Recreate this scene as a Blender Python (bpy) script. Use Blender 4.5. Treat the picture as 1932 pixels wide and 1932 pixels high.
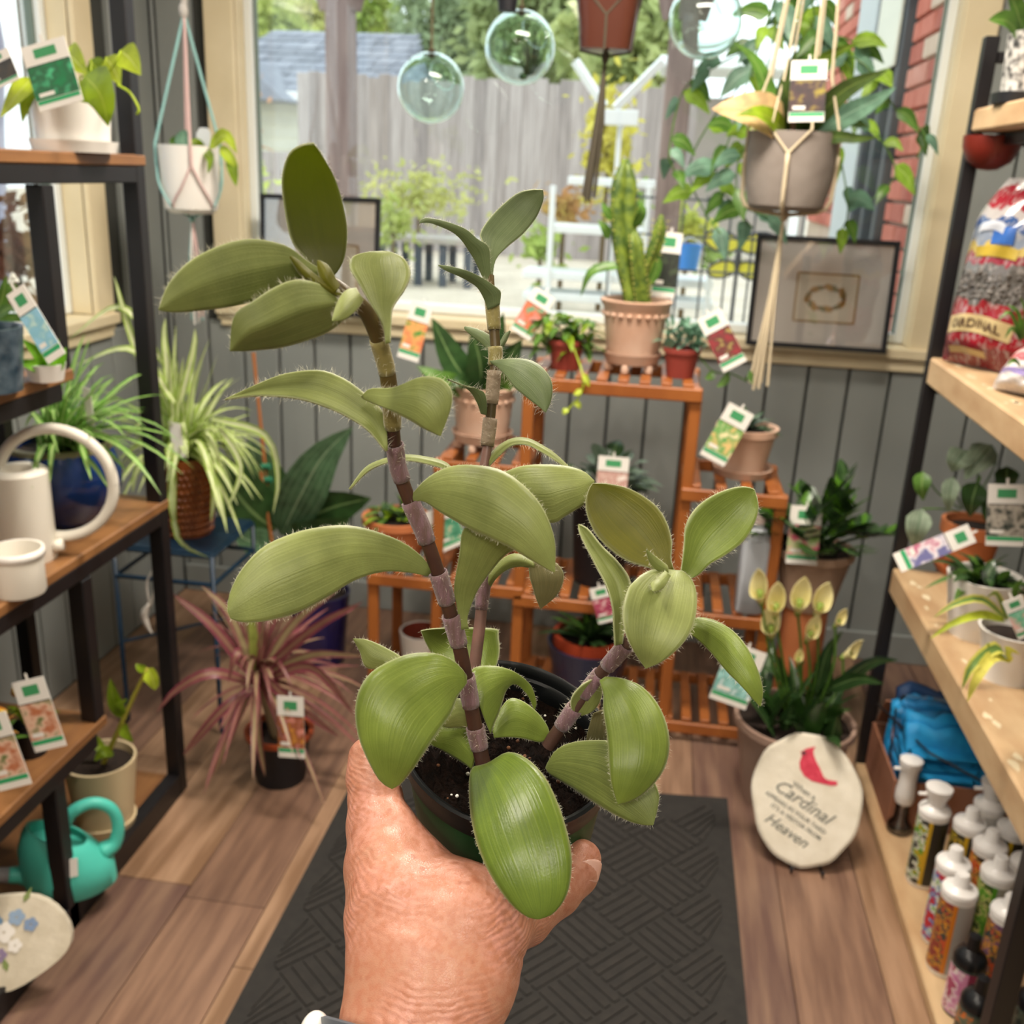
import bpy, math, random
import numpy as np
from mathutils import Vector, Matrix

random.seed(7); np.random.seed(7)
scene = bpy.context.scene
COL = scene.collection
for o in list(bpy.data.objects):
    bpy.data.objects.remove(o)

# ------------------------------------------------------------------ camera
CX = 966.0; FPX = 1900.0; HC = 1.5
def _axes():
    d = np.array([1265 - CX, 335 - CX, FPX]); d /= np.linalg.norm(d)
    z = -np.array([700 - CX, 6600 - CX, FPX]); z /= np.linalg.norm(z)
    z = z - d * (z @ d); z /= np.linalg.norm(z)
    return np.array([np.cross(d, z), d, z])
CM = _axes()
cam_d = bpy.data.cameras.new('camera'); cam = bpy.data.objects.new('camera', cam_d); COL.objects.link(cam)
cam.matrix_world = Matrix(((CM[0][0], -CM[0][1], -CM[0][2], 0), (CM[1][0], -CM[1][1], -CM[1][2], 0),
                           (CM[2][0], -CM[2][1], -CM[2][2], HC), (0, 0, 0, 1)))
cam_d.sensor_width = 36; cam_d.lens = 36 * FPX / 1932; cam_d.clip_start = 0.02; cam_d.clip_end = 200
cam_d.dof.use_dof = True; cam_d.dof.focus_distance = 0.54; cam_d.dof.aperture_fstop = 12.0
scene.camera = cam

# ------------------------------------------------------------------ world, exposure
w = bpy.data.worlds.new('overcast_sky'); scene.world = w; w.use_nodes = True
bg = w.node_tree.nodes['Background']; bg.inputs[0].default_value = (0.86, 0.95, 1.0, 1); bg.inputs[1].default_value = 1.75
scene.view_settings.view_transform = 'Standard'; scene.view_settings.look = 'None'
scene.view_settings.gamma = 1; scene.view_settings.exposure = 0.35; scene.view_settings.use_curve_mapping = False

# soft hazy sun over the yard
sd = bpy.data.lights.new('sun', 'SUN'); sd.energy = .8; sd.angle = 0.35; sd.color = (1, .96, .88)
so = bpy.data.objects.new('sun', sd); COL.objects.link(so); so.rotation_euler = (math.radians(38), math.radians(-12), 0)

# the shop's ceiling LED panels (their housings are built with the ceiling)
PANELS = [(-0.8, 0.35, 13), (0.62, 0.85, 6), (-0.62, -1.1, 16), (0.42, -1.1, 14), (-0.1, 1.9, 44)]
for (x, y, e_) in PANELS:
    ld = bpy.data.lights.new('ceiling_panel_light', 'AREA'); ld.shape = 'RECTANGLE'; ld.size = .1; ld.size_y = .45
    ld.energy = e_; ld.color = (1.0, .915, .81)
    if y > 1.5: ld.size = .9; ld.size_y = .28
    lo = bpy.data.objects.new('ceiling_panel_light', ld); COL.objects.link(lo); lo.location = (x, y, 2.535)

# ------------------------------------------------------------------ pixel -> place helpers
def ray(px, py): return CM @ np.array([(px - CX) / FPX, (py - CX) / FPX, 1.0])
def atY(px, py, Y): r = ray(px, py); return r * (Y / r[1]) + np.array([0, 0, HC])
def atZ(px, py, Z): r = ray(px, py); return r * ((Z - HC) / r[2]) + np.array([0, 0, HC])
def atX(px, py, X): r = ray(px, py); return r * (X / r[0]) + np.array([0, 0, HC])
def atD(px, py, d): return ray(px, py) * d + np.array([0, 0, HC])
def depth(p): return float((CM.T @ (np.array(p) - [0, 0, HC]))[2])
def pxm(p): return depth(p) / FPX           # metres per pixel at that place
V3 = lambda *a: np.array(a, float)
def nrm(v): v = np.array(v, float); return v / (np.linalg.norm(v) + 1e-12)

# ------------------------------------------------------------------ materials
def lin(c):
    if isinstance(c, str):
        c = c.lstrip('#'); c = [int(c[i:i + 2], 16) / 255 for i in (0, 2, 4)]
    return tuple((x / 12.92 if x <= .04045 else ((x + .055) / 1.055) ** 2.4) for x in c[:3]) + (1,)
MATS = {}
def mat(name, col, rough=.5, col2=None, nscale=8, nstretch=None, amount=1.0, bump=0, bscale=40, metal=0, spec=.5,
        trans=0, coat=0, emit=0, alpha=1, transmission=0, ior=1.45, detail=4, sheen=0):
    if name in MATS: return MATS[name]
    m = bpy.data.materials.new(name); MATS[name] = m; m.use_nodes = True
    nt = m.node_tree; N = nt.nodes; L = nt.links
    b = N['Principled BSDF']; b.inputs['Roughness'].default_value = rough; b.inputs['Metallic'].default_value = metal
    b.inputs['Specular IOR Level'].default_value = spec; b.inputs['Base Color'].default_value = lin(col)
    b.inputs['Coat Weight'].default_value = coat; b.inputs['Transmission Weight'].default_value = transmission
    b.inputs['IOR'].default_value = ior; b.inputs['Sheen Weight'].default_value = sheen
    tc = N.new('ShaderNodeTexCoord'); src = tc.outputs['Object']
    if nstretch:
        mp = N.new('ShaderNodeMapping'); mp.inputs['Scale'].default_value = nstretch; L.new(src, mp.inputs[0]); src = mp.outputs[0]
    cs = None
    if col2:
        n = N.new('ShaderNodeTexNoise'); n.inputs['Scale'].default_value = nscale; n.inputs['Detail'].default_value = detail
        L.new(src, n.inputs['Vector'])
        r = N.new('ShaderNodeValToRGB'); r.color_ramp.elements[0].position = .35; r.color_ramp.elements[1].position = .65
        r.color_ramp.elements[0].color = lin(col); r.color_ramp.elements[1].color = lin(col2)
        L.new(n.outputs[0], r.inputs[0]); cs = r.outputs[0]; L.new(cs, b.inputs['Base Color'])
    if bump:
        n2 = N.new('ShaderNodeTexNoise'); n2.inputs['Scale'].default_value = bscale; n2.inputs['Detail'].default_value = 5
        L.new(src, n2.inputs['Vector']); bp = N.new('ShaderNodeBump'); bp.inputs['Strength'].default_value = bump
        bp.inputs['Distance'].default_value = .004; L.new(n2.outputs[0], bp.inputs['Height']); L.new(bp.outputs[0], b.inputs['Normal'])
    if emit:
        b.inputs['Emission Color'].default_value = lin(col); b.inputs['Emission Strength'].default_value = emit
    out = N['Material Output']
    if trans:
        t = N.new('ShaderNodeBsdfTranslucent'); mx = N.new('ShaderNodeMixShader'); mx.inputs[0].default_value = trans
        t.inputs[0].default_value = lin(col2 or col)
        if cs: L.new(cs, t.inputs[0])
        L.new(b.outputs[0], mx.inputs[1]); L.new(t.outputs[0], mx.inputs[2]); L.new(mx.outputs[0], out.inputs[0])
    return m

def leaf_mat(name, base, mid=None, edge=None, rough=.45, trans=.3, veins=0, midw=.06, edgew=.8, vary=.15, nscale=25, tcol=None, veincol=None, bump=.15, spec=.4):
    """leaf: UV u across (0..1), v along; midrib band, optional pale margins and stripes along the blade"""
    if name in MATS: return MATS[name]
    m = bpy.data.materials.new(name); MATS[name] = m; m.use_nodes = True
    nt = m.node_tree; N = nt.nodes; L = nt.links; b = N['Principled BSDF']
    b.inputs['Roughness'].default_value = rough; b.inputs['Specular IOR Level'].default_value = spec
    uv = N.new('ShaderNodeUVMap'); sp = N.new('ShaderNodeSeparateXYZ'); L.new(uv.outputs[0], sp.inputs[0])
    def math_(op, a, bb=None):
        n = N.new('ShaderNodeMath'); n.operation = op
        for i, q in enumerate((a, bb)):
            if q is None: continue
            if isinstance(q, (int, float)): n.inputs[i].default_value = q
            else: L.new(q, n.inputs[i])
        return n.outputs[0]
    d = math_('ABSOLUTE', math_('SUBTRACT', math_('MULTIPLY', sp.outputs[0], 2.0), 1.0))     # 0 at midrib, 1 at margin
    def mix(fac, a, c):
        n = N.new('ShaderNodeMix'); n.data_type = 'RGBA'
        L.new(fac, n.inputs[0])
        for i, q in ((6, a), (7, c)):
            if isinstance(q, tuple): n.inputs[i].default_value = q
            else: L.new(q, n.inputs[i])
        return n.outputs[2]
    def smooth(x, lo, hi):
        n = N.new('ShaderNodeMapRange'); n.interpolation_type = 'SMOOTHSTEP'; L.new(x, n.inputs[0])
        n.inputs[1].default_value = lo; n.inputs[2].default_value = hi; return n.outputs[0]
    tc = N.new('ShaderNodeTexCoord'); no = N.new('ShaderNodeTexNoise'); no.inputs['Scale'].default_value = nscale; no.inputs['Detail'].default_value = 3
    L.new(tc.outputs['Object'], no.inputs['Vector'])
    lb = np.array(lin(base)); dk = tuple(np.clip(lb * (1 - vary * 1.6), 0, 1)[:3]) + (1,); br = tuple(np.clip(lb * (1 + vary * 1.6), 0, 1)[:3]) + (1,)
    c = mix(smooth(no.outputs[0], .35, .65), dk, br)
    if edge: c = mix(smooth(d, edgew - .12, edgew + .08), c, lin(edge))
    if veins:
        wv = math_('SINE', math_('MULTIPLY', sp.outputs[0], veins * 6.2832))
        c = mix(math_('MULTIPLY', smooth(wv, .3, 1.0), .35), c, lin(veincol or mid or edge or base))
    if mid:
        inv = math_('SUBTRACT', 1.0, smooth(d, midw * .4, midw * 1.6)); c = mix(inv, c, lin(mid))
    L.new(c, b.inputs['Base Color'])
    if bump:
        bp = N.new('ShaderNodeBump'); bp.inputs['Strength'].default_value = bump; bp.inputs['Distance'].default_value = .002
        if veins: hh = wv
        else:
            hh = no.outputs[0]
        L.new(hh, bp.inputs['Height']); L.new(bp.outputs[0], b.inputs['Normal'])
    if trans:
        t = N.new('ShaderNodeBsdfTranslucent'); mx = N.new('ShaderNodeMixShader'); mx.inputs[0].default_value = trans
        if tcol: t.inputs[0].default_value = lin(tcol)
        else: L.new(c, t.inputs[0])
        L.new(b.outputs[0], mx.inputs[1]); L.new(t.outputs[0], mx.inputs[2]); L.new(mx.outputs[0], N['Material Output'].inputs[0])
    return m

def glass_mat(name, tint='#ffffff', refl=.08, rough=0.0):
    if name in MATS: return MATS[name]
    m = bpy.data.materials.new(name); MATS[name] = m; m.use_nodes = True
    nt = m.node_tree; N = nt.nodes; L = nt.links; N.remove(N['Principled BSDF'])
    t = N.new('ShaderNodeBsdfTransparent'); t.inputs[0].default_value = lin(tint)
    g = N.new('ShaderNodeBsdfGlossy'); g.inputs['Roughness'].default_value = rough
    lw = N.new('ShaderNodeLayerWeight'); lw.inputs[0].default_value = .35
    mr = N.new('ShaderNodeMapRange'); mr.inputs[3].default_value = refl; mr.inputs[4].default_value = min(1, refl * 9)
    L.new(lw.outputs['Fresnel'], mr.inputs[0])
    mx = N.new('ShaderNodeMixShader'); L.new(mr.outputs[0], mx.inputs[0]); L.new(t.outputs[0], mx.inputs[1]); L.new(g.outputs[0], mx.inputs[2])
    L.new(mx.outputs[0], N['Material Output'].inputs[0])
    return m

# ------------------------------------------------------------------ mesh builder
OFF = {}
def catmull(P, n):
    P = np.array(P, float)
    if len(P) == 2: return P[0] + (P[1] - P[0]) * np.linspace(0, 1, n)[:, None]
    E = np.vstack([2 * P[0] - P[1], P, 2 * P[-1] - P[-2]])
    seg = np.maximum(np.linalg.norm(np.diff(P, axis=0), axis=1), 1e-9); cum = np.concatenate([[0], np.cumsum(seg)]) / seg.sum()
    out = []
    for t in np.linspace(0, 1, n):
        i = min(np.searchsorted(cum, t, side='right') - 1, len(P) - 2); u = (t - cum[i]) / (cum[i + 1] - cum[i])
        p0, p1, p2, p3 = E[i], E[i + 1], E[i + 2], E[i + 3]
        out.append(.5 * (2 * p1 + (p2 - p0) * u + (2 * p0 - 5 * p1 + 4 * p2 - p3) * u * u + (3 * p1 - p0 - 3 * p2 + p3) * u ** 3))
    return np.array(out)

class MB:
    def __init__(s): s.v = []; s.f = []; s.mi = []; s.uv = {}; s.m = 0
    def add(s, vs, fs, uvs=None):
        o = len(s.v); s.v += [tuple(map(float, p)) for p in vs]
        for k, q in enumerate(fs):
            s.f.append(tuple(o + i for i in q)); s.mi.append(s.m)
            if uvs is not None: s.uv[len(s.f) - 1] = [uvs[i] for i in q]
        return s
    def box(s, lo, hi):
        (x0, y0, z0), (x1, y1, z1) = lo, hi
        return s.add([(x0, y0, z0), (x1, y0, z0), (x1, y1, z0), (x0, y1, z0), (x0, y0, z1), (x1, y0, z1), (x1, y1, z1), (x0, y1, z1)],
                     [(0, 3, 2, 1), (4, 5, 6, 7), (0, 1, 5, 4), (1, 2, 6, 5), (2, 3, 7, 6), (3, 0, 4, 7)])
    def cbox(s, c, size, R=None):
        h = np.array(size) / 2; R = np.eye(3) if R is None else np.array(R)
        vs = [np.array(c) + R @ (h * V3(*k)) for k in ((-1, -1, -1), (1, -1, -1), (1, 1, -1), (-1, 1, -1), (-1, -1, 1), (1, -1, 1), (1, 1, 1), (-1, 1, 1))]
        return s.add(vs, [(0, 3, 2, 1), (4, 5, 6, 7), (0, 1, 5, 4), (1, 2, 6, 5), (2, 3, 7, 6), (3, 0, 4, 7)])
    def bbox(s, c, size, b, R=None):
        """box with bevelled edges"""
        h = np.array(size, float) / 2; R = np.eye(3) if R is None else np.array(R); vs = []; idx = {}
        for sx in (-1, 1):
            for sy in (-1, 1):
                for sz in (-1, 1):
                    for ax in range(3):
                        p = h - b; p = p.copy(); p[ax] = h[ax]; idx[(sx, sy, sz, ax)] = len(vs)
                        vs.append(np.array(c) + R @ (p * V3(sx, sy, sz)))
        fs = []
        for ax in range(3):
            a, bb = [i for i in range(3) if i != ax]
            for sg in (-1, 1):
                q = []
                for (u, v) in ((-1, -1), (1, -1), (1, 1), (-1, 1)):
                    k = [0, 0, 0]; k[ax] = sg; k[a] = u; k[bb] = v; q.append(idx[(k[0], k[1], k[2], ax)])
                fs.append(q)
        for ax in range(3):
            a, bb = [i for i in range(3) if i != ax]
            for u in (-1, 1):
                for v in (-1, 1):
                    k0 = [0, 0, 0]; k0[ax] = -1; k0[a] = u; k0[bb] = v; k1 = list(k0); k1[ax] = 1
                    fs.append([idx[tuple(k0) + (a,)], idx[tuple(k1) + (a,)], idx[tuple(k1) + (bb,)], idx[tuple(k0) + (bb,)]])
        for sx in (-1, 1):
            for sy in (-1, 1):
                for sz in (-1, 1): fs.append([idx[(sx, sy, sz, a)] for a in range(3)])
        return s.add(vs, fs)
    def tube(s, path, r, n=8, cap=True, res=None):
        P = np.array(path, float)
        if res: 
            rr = np.array(r if hasattr(r, '__len__') else [r] * len(P), float)
            r = np.interp(np.linspace(0, 1, res), np.linspace(0, 1, len(rr)), rr); P = catmull(P, res)
        R = r if hasattr(r, '__len__') else [r] * len(P)
        T = np.gradient(P, axis=0); T /= (np.linalg.norm(T, axis=1)[:, None] + 1e-12)
        a = nrm(np.cross(T[0], V3(.31, .2, .93))); vs = []
        for i in range(len(P)):
            a = nrm(a - T[i] * (a @ T[i])); bb = np.cross(T[i], a)
            for k in range(n):
                t = 2 * math.pi * k / n; vs.append(P[i] + R[i] * (math.cos(t) * a + math.sin(t) * bb))
        fs = [(i * n + k, i * n + (k + 1) % n, (i + 1) * n + (k + 1) % n, (i + 1) * n + k) for i in range(len(P) - 1) for k in range(n)]
        if cap: fs += [tuple(range(n))[::-1], tuple((len(P) - 1) * n + k for k in range(n))]
        return s.add(vs, fs)
    def lathe(s, prof, c=(0, 0, 0), n=28, R=None, cap=False, square=0):
        """prof: list of (r, z); R: 3x3 with columns = local axes"""
        R = np.eye(3) if R is None else np.array(R); vs = []
        for (r, z) in prof:
            for k in range(n):
                t = 2 * math.pi * (k + .5) / n; x, y = math.cos(t), math.sin(t)
                if square: q = (abs(x) ** square + abs(y) ** square) ** (-1 / square); x *= q; y *= q
                vs.append(np.array(c) + R @ V3(r * x, r * y, z))
        fs = [(i * n + k, i * n + (k + 1) % n, (i + 1) * n + (k + 1) % n, (i + 1) * n + k) for i in range(len(prof) - 1) for k in range(n)]
        if cap: fs += [tuple(range(n))[::-1], tuple((len(prof) - 1) * n + k for k in range(n))]
        return s.add(vs, fs)
    def grid(s, G, uv=True, closed=False):
        G = np.array(G, float); a, b = G.shape[:2]
        vs = G.reshape(-1, 3); uvs = [(j / (b - 1), i / (a - 1)) for i in range(a) for j in range(b)]
        fs = [(i * b + j, i * b + j + 1, (i + 1) * b + j + 1, (i + 1) * b + j) for i in range(a - 1) for j in range(b - 1)]
        return s.add(vs, fs, uvs if uv else None)
    def poly(s, pts2, origin, ex, ey, th=0):
        """flat polygon (or a plate of thickness th along -normal)"""
        o = np.array(origin); ex = np.array(ex); ey = np.array(ey); nz = nrm(np.cross(ex, ey))
        f = [o + ex * p[0] + ey * p[1] for p in pts2]; n = len(f)
        if not th: return s.add(f, [tuple(range(n))])
        bk = [p - nz * th for p in f]
        return s.add(f + bk, [tuple(range(n)), tuple(range(2 * n - 1, n - 1, -1))] + [(i, n + i, n + (i + 1) % n, (i + 1) % n) for i in range(n)])
    def sphere(s, c, r, n=12, m=8, sc=(1, 1, 1)):
        vs = []; 
        for i in range(m + 1):
            ph = math.pi * i / m
            for k in range(n):
                t = 2 * math.pi * k / n; vs.append(np.array(c) + r * V3(math.sin(ph) * math.cos(t) * sc[0], math.sin(ph) * math.sin(t) * sc[1], math.cos(ph) * sc[2]))
        return s.add(vs, [(i * n + k, (i + 1) * n + k, (i + 1) * n + (k + 1) % n, i * n + (k + 1) % n) for i in range(m) for k in range(n)])
    def build(s, name, mats, parent=None, smooth=False, loc=None, solid=0, subdiv=0, angle=None):
        if not isinstance(mats, (list, tuple)): mats = [mats]
        off = OFF[parent.name] if parent is not None else (np.array(loc, float) if loc is not None else np.zeros(3))
        me = bpy.data.meshes.new(name); V = np.array(s.v) - off
        me.from_pydata(V.tolist(), [], s.f)
        for q in mats: me.materials.append(q)
        if len(mats) > 1: me.polygons.foreach_set('material_index', s.mi)
        if s.uv:
            ul = me.uv_layers.new(name='UVMap'); li = 0
            for pi, p in enumerate(me.polygons):
                u = s.uv.get(pi)
                for k, l in enumerate(p.loop_indices):
                    if u: ul.data[l].uv = u[k]
        if smooth: me.polygons.foreach_set('use_smooth', [True] * len(me.polygons))
        me.update()
        if smooth and angle: me.set_sharp_from_angle(angle=math.radians(angle))
        o = bpy.data.objects.new(name, me); COL.objects.link(o)
        if parent is not None: o.parent = parent
        else: o.location = off
        OFF[o.name] = off
        if solid:
            md = o.modifiers.new('thickness', 'SOLIDIFY'); md.thickness = solid; md.offset = 0
        if subdiv:
            md = o.modifiers.new('smooth', 'SUBSURF'); md.levels = subdiv; md.render_levels = subdiv
        return o

def tagp(o, label=None, cat=None, group=None, kind=None):
    if label: o['label'] = label
    if cat: o['category'] = cat
    if group: o['group'] = group
    if kind: o['kind'] = kind
    return o
def thing(name, label, cat, loc, group=None, kind=None):
    o = bpy.data.objects.new(name, None); COL.objects.link(o); o.location = tuple(map(float, loc)); o.empty_display_size = .05
    OFF[o.name] = np.array(loc, float); return tagp(o, label, cat, group, kind)
def copy_tree(o, dloc, parent=None, label=None):
    c = o.copy(); COL.objects.link(c); OFF[c.name] = OFF[o.name]
    if parent is None: c.location = Vector(o.location) + Vector([float(q) for q in dloc]); OFF[c.name] = OFF[o.name] + np.array(dloc)
    else: c.parent = parent
    if label: c['label'] = label
    for ch in list(o.children): copy_tree(ch, (0, 0, 0), c)
    return c
def rotz(a): c, s_ = math.cos(a), math.sin(a); return np.array([[c, -s_, 0], [s_, c, 0], [0, 0, 1]])
def rotx(a): c, s_ = math.cos(a), math.sin(a); return np.array([[1, 0, 0], [0, c, -s_], [0, s_, c]])
def roty(a): c, s_ = math.cos(a), math.sin(a); return np.array([[c, 0, s_], [0, 1, 0], [-s_, 0, c]])

def text_mesh(s, size, mat_, name, parent, origin, ex, ey, off=.001, font_shear=0, align='CENTER', bold=0):
    cu = bpy.data.curves.new('txt', 'FONT'); cu.body = s; cu.size = size; cu.align_x = align; cu.align_y = 'CENTER'; cu.shear = font_shear; cu.offset = bold
    cu.resolution_u = 2
    t = bpy.data.objects.new('txt', cu); COL.objects.link(t); dg = bpy.context.evaluated_depsgraph_get()
    me = bpy.data.meshes.new_from_object(t.evaluated_get(dg)); bpy.data.objects.remove(t)
    o_ = np.array(origin); ex = nrm(ex); ey = nrm(ey); nz = np.cross(ex, ey); po = OFF[parent.name]
    for v in me.vertices:
        c = v.co; q = o_ + ex * c.x + ey * c.y + nz * off - po; v.co = q
    me.materials.clear(); me.materials.append(mat_); me.name = name
    o = bpy.data.objects.new(name, me); COL.objects.link(o); o.parent = parent; OFF[o.name] = po
    return o

# ------------------------------------------------------------------ leaf generators
def blade(path, side, width, n=10, m=4, prof='ovate', fold=.15, up=None, wave=0, tipw=0.02):
    """grid along path; side = width direction (projected); fold lifts the margins along the normal"""
    P = catmull(path, n); T = np.gradient(P, axis=0); G = []
    side = np.array(side, float)
    for i in range(n):
        t = i / (n - 1)
        if prof == 'ovate': w_ = (math.sin(math.pi * min(1, t ** .75)) ** .8) if 0 < t < 1 else 0
        elif prof == 'strap': w_ = min(1, .45 + t * 3) * (1 - t ** 3) ** .8
        elif prof == 'heart': w_ = min(1, (t / .22) ** .6 if t > 0 else 0) * (1 - max(0, (t - .22) / .78) ** 1.6)
        elif prof == 'obov': w_ = (math.sin(math.pi * t ** 1.3) ** .75) if 0 < t < 1 else 0
        else: w_ = math.sin(math.pi * t) ** .7 if 0 < t < 1 else 0
        w_ = max(w_, tipw) * width / 2
        tt = nrm(T[i]); sd_ = nrm(side - tt * (side @ tt)); nn = np.cross(tt, sd_)
        if up is not None and nn @ np.array(up) < 0: nn = -nn
        row = []
        for j in range(m + 1):
            u = 2 * j / m - 1
            row.append(P[i] + sd_ * (u * w_) + nn * (fold * w_ * abs(u) ** 1.3 + wave * w_ * math.sin(9 * t + 3 * u)))
        G.append(row)
    return np.array(G)
def arch(base, az, elev, length, droop, n=6):
    """path that leaves base at elevation elev in direction az and bends down"""
    d = V3(math.cos(az) * math.cos(elev), math.sin(az) * math.cos(elev), math.sin(elev)); P = []
    for i in range(n):
        t = i / (n - 1); P.append(np.array(base) + d * (length * t) - V3(0, 0, 1) * (droop * length * t * t))
    return np.array(P)
def leaf_obj(parent, G, m, name='leaf', solid=0, sub=0):
    return MB().grid(G).build(name, m, parent, smooth=True, solid=solid, subdiv=sub)

# =================================================================== THE ROOM
YW = 3.2; XL = -1.62; XR = 1.36; YB = -2.4; ZC = 2.6
m_panel = mat('sage_grey_paint', '#858986', .5, '#8e928e', 3, bump=.05, bscale=60)
m_groove = mat('panel_groove', '#3c3d39', .8)
m_ceil = mat('white_ceiling', '#d9d6cf', .9)
m_trim = mat('cream_trim', '#d6c6a2', .5, '#dfd0ae', 5)
m_vinyl = mat('white_vinyl', '#e4e8e6', .35)
m_gasket = mat('window_gasket', '#6f7d72', .6)
WX0, WX1, WZ0, WZ1 = -1.345, .755, 1.045, 2.3      # back window opening
# floor with separate planks
m_fl_base = mat('floor_joint', '#3b2a20', .8)
fl = MB().box((XL - .14, YB - .12, -.06), (XR + .12, YW + .14, -.004)).build('floor', m_fl_base); fl['kind'] = 'structure'
plank_m = []
for i, (a, b_) in enumerate((('#6c5143', '#8e6f5b'), ('#745947', '#997a63'), ('#654c3f', '#866855'), ('#7e6048', '#a18167'), ('#614840', '#806554'))):
    plank_m.append(mat('plank_%d' % i, a, .38, b_, 4.0, nstretch=(9, .8, 1), bump=.08, bscale=30, detail=8))
PW = .182; x = XL; k = 0
rng = random.Random(3)
while x < XR - .01:
    y = YB - rng.random() * 1.1
    while y < YW:
        y0 = max(YB, y); y1 = min(YW, y + 1.2)
        if y1 - y0 > .02:
            MB().bbox(((x + min(x + PW, XR)) / 2, (y0 + y1) / 2, -.004), (min(PW, XR - x) - .002, y1 - y0 - .002, .008), .001).build('plank', plank_m[rng.randrange(5)], fl)
        y += 1.2
    x += PW
# back wall: studs behind and grooved boards in front
wb = MB()
wb.box((XL, YW + .02, 0), (XR, YW + .14, WZ0 - .06)); wb.box((XL, YW + .02, WZ1), (XR, YW + .14, ZC))
wb.box((XL, YW + .02, WZ0 - .06), (WX0, YW + .14, WZ1)); wb.box((WX1, YW + .02, WZ0 - .06), (XR, YW + .14, WZ1))
wall = wb.build('wall_back', m_groove); wall['kind'] = 'structure'
g0 = .600 - 20 * .1225
def board(name, parent, lo, hi):
    lo = np.array(lo); hi = np.array(hi); c = (lo + hi) / 2
    return MB().bbox(c, hi - lo, .0035).build(name, m_panel, parent)
x = g0
while x < XR:
    a, b_ = max(XL, x + .004), min(XR, x + .1185)
    if b_ - a > .01:
        if b_ <= WX0 - .09 or a >= WX1 - .01: board('wall_panel', wall, (a, YW, 0), (b_, YW + .022, ZC))
        else: board('wall_panel', wall, (a, YW, 0), (b_, YW + .022, WZ0 - .06))
    x += .1225
MB().bbox(((XL + XR) / 2, YW - .006, .05), (XR - XL - .02, .014, .1), .003).build('baseboard_back', m_panel)['kind'] = 'structure'
# left wall with its own window
LY0, LY1, LZ0, LZ1 = .75, 2.74, 1.05, 2.3
wl = MB(); wl.box((XL - .14, YB, 0), (XL - .02, YW + .14, LZ0 - .06)); wl.box((XL - .14, YB, LZ1), (XL - .02, YW + .14, ZC))
wl.box((XL - .14, YB, LZ0 - .06), (XL - .02, LY0, LZ1)); wl.box((XL - .14, LY1, LZ0 - .06), (XL - .02, YW + .14, LZ1))
wleft = wl.build('wall_left', m_groove); wleft['kind'] = 'structure'
y = YW - .004
while y > YB:
    a, b_ = max(YB, y - .1145), y
    if a >= LY1 + .1 or b_ <= LY0 - .1: board('wall_panel', wleft, (XL - .022, a, 0), (XL, b_, ZC))
    else: board('wall_panel', wleft, (XL - .022, a, 0), (XL, b_, LZ0 - .06))
    y -= .1225
MB().box((XR, YB, 0), (XR + .12, YW + .14, ZC)).build('wall_right', m_panel)['kind'] = 'structure'
m_room = mat('pale_shop_wall', '#b9b2a4', .8)
MB().box((XL - .14, YB - .12, 0), (XR + .12, YB, ZC)).build('wall_front', m_room)['kind'] = 'structure'
ceil = MB().box((XL - .14, YB - .12, ZC), (XR + .12, YW + .14, ZC + .1)).build('ceiling', m_ceil); ceil['kind'] = 'structure'
m_led = mat('led_diffuser', '#fff0d8', .4, emit=6.0)
m_house = mat('white_metal', '#d8d8d6', .4)
for (x, y, _e) in PANELS:
    sx, sy = (.32, .94) if y < 1.5 else (.94, .32)
    hb = MB().bbox((x, y, ZC - .022), (sx, sy, .044), .004).build('panel_housing', m_house, ceil)
    MB().box((x - sx / 2 + .02, y - sy / 2 + .02, ZC - .05), (x + sx / 2 - .02, y + sy / 2 - .02, ZC - .0445)).build('panel_diffuser', m_led, hb)
# back window
def window(nm, ax, p, a0, a1, z0, z1, sgn, deep=.12):
    """ax 0: wall runs along X at Y=p; ax 1: wall runs along Y at X=p. sgn: outward direction"""
    def B(u0, u1, d0, d1, za, zb):
        d0, d1 = sorted((p + sgn * d0, p + sgn * d1))
        return ((u0, d0, za), (u1, d1, zb)) if ax == 0 else ((d0, u0, za), (d1, u1, zb))
    root = thing(nm, None, None, ((a0 + a1) / 2, p, z0) if ax == 0 else (p, (a0 + a1) / 2, z0), kind='structure')
    def bb(name, m, *q):
        lo, hi = B(*q); lo = np.array(lo); hi = np.array(hi); MB().bbox((lo + hi) / 2, hi - lo, min(.004, (hi - lo).min() * .3)).build(name, m, root)
    cw = .095
    bb('casing', m_trim, a0 - cw, a0, -.018, .0, z0 - .055, z1 + cw); bb('casing', m_trim, a1, a1 + cw, -.018, .0, z0 - .055, z1 + cw)
    bb('casing', m_trim, a0, a1, -.018, .0, z1, z1 + cw)
    bb('sill', m_trim, a0 - cw, a1 + cw, -.035, .10, z0 - .035, z0 - .002)
    bb('apron', m_trim, a0 - cw + .01, a1 + cw - .01, -.016, .0, z0 - .075, z0 - .036)
    bb('reveal', m_trim, a0 - .002, a0 + .004, .0, .06, z0, z1); bb('reveal', m_trim, a1 - .004, a1 + .002, .0, .06, z0, z1)
    f = .028
    bb('frame', m_vinyl, a0, a0 + f, .06, .115, z0, z1); bb('frame', m_vinyl, a1 - f, a1, .06, .115, z0, z1)
    bb('frame', m_vinyl, a0 + f, a1 - f, .06, .115, z0, z0 + f); bb('frame', m_vinyl, a0 + f, a1 - f, .06, .115, z1 - f, z1)
    bb('gasket', m_gasket, a0 + f, a0 + f + .006, .075, .1, z0 + f, z1 - f); bb('gasket', m_gasket, a1 - f - .006, a1 - f, .075, .1, z0 + f, z1 - f)
    lo, hi = B(a0 + f, a1 - f, .084, .089, z0 + f, z1 - f)
    MB().box(lo, hi).build('pane', glass_mat('window_glass', '#fdfffe', .035), root)
    return root
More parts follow.
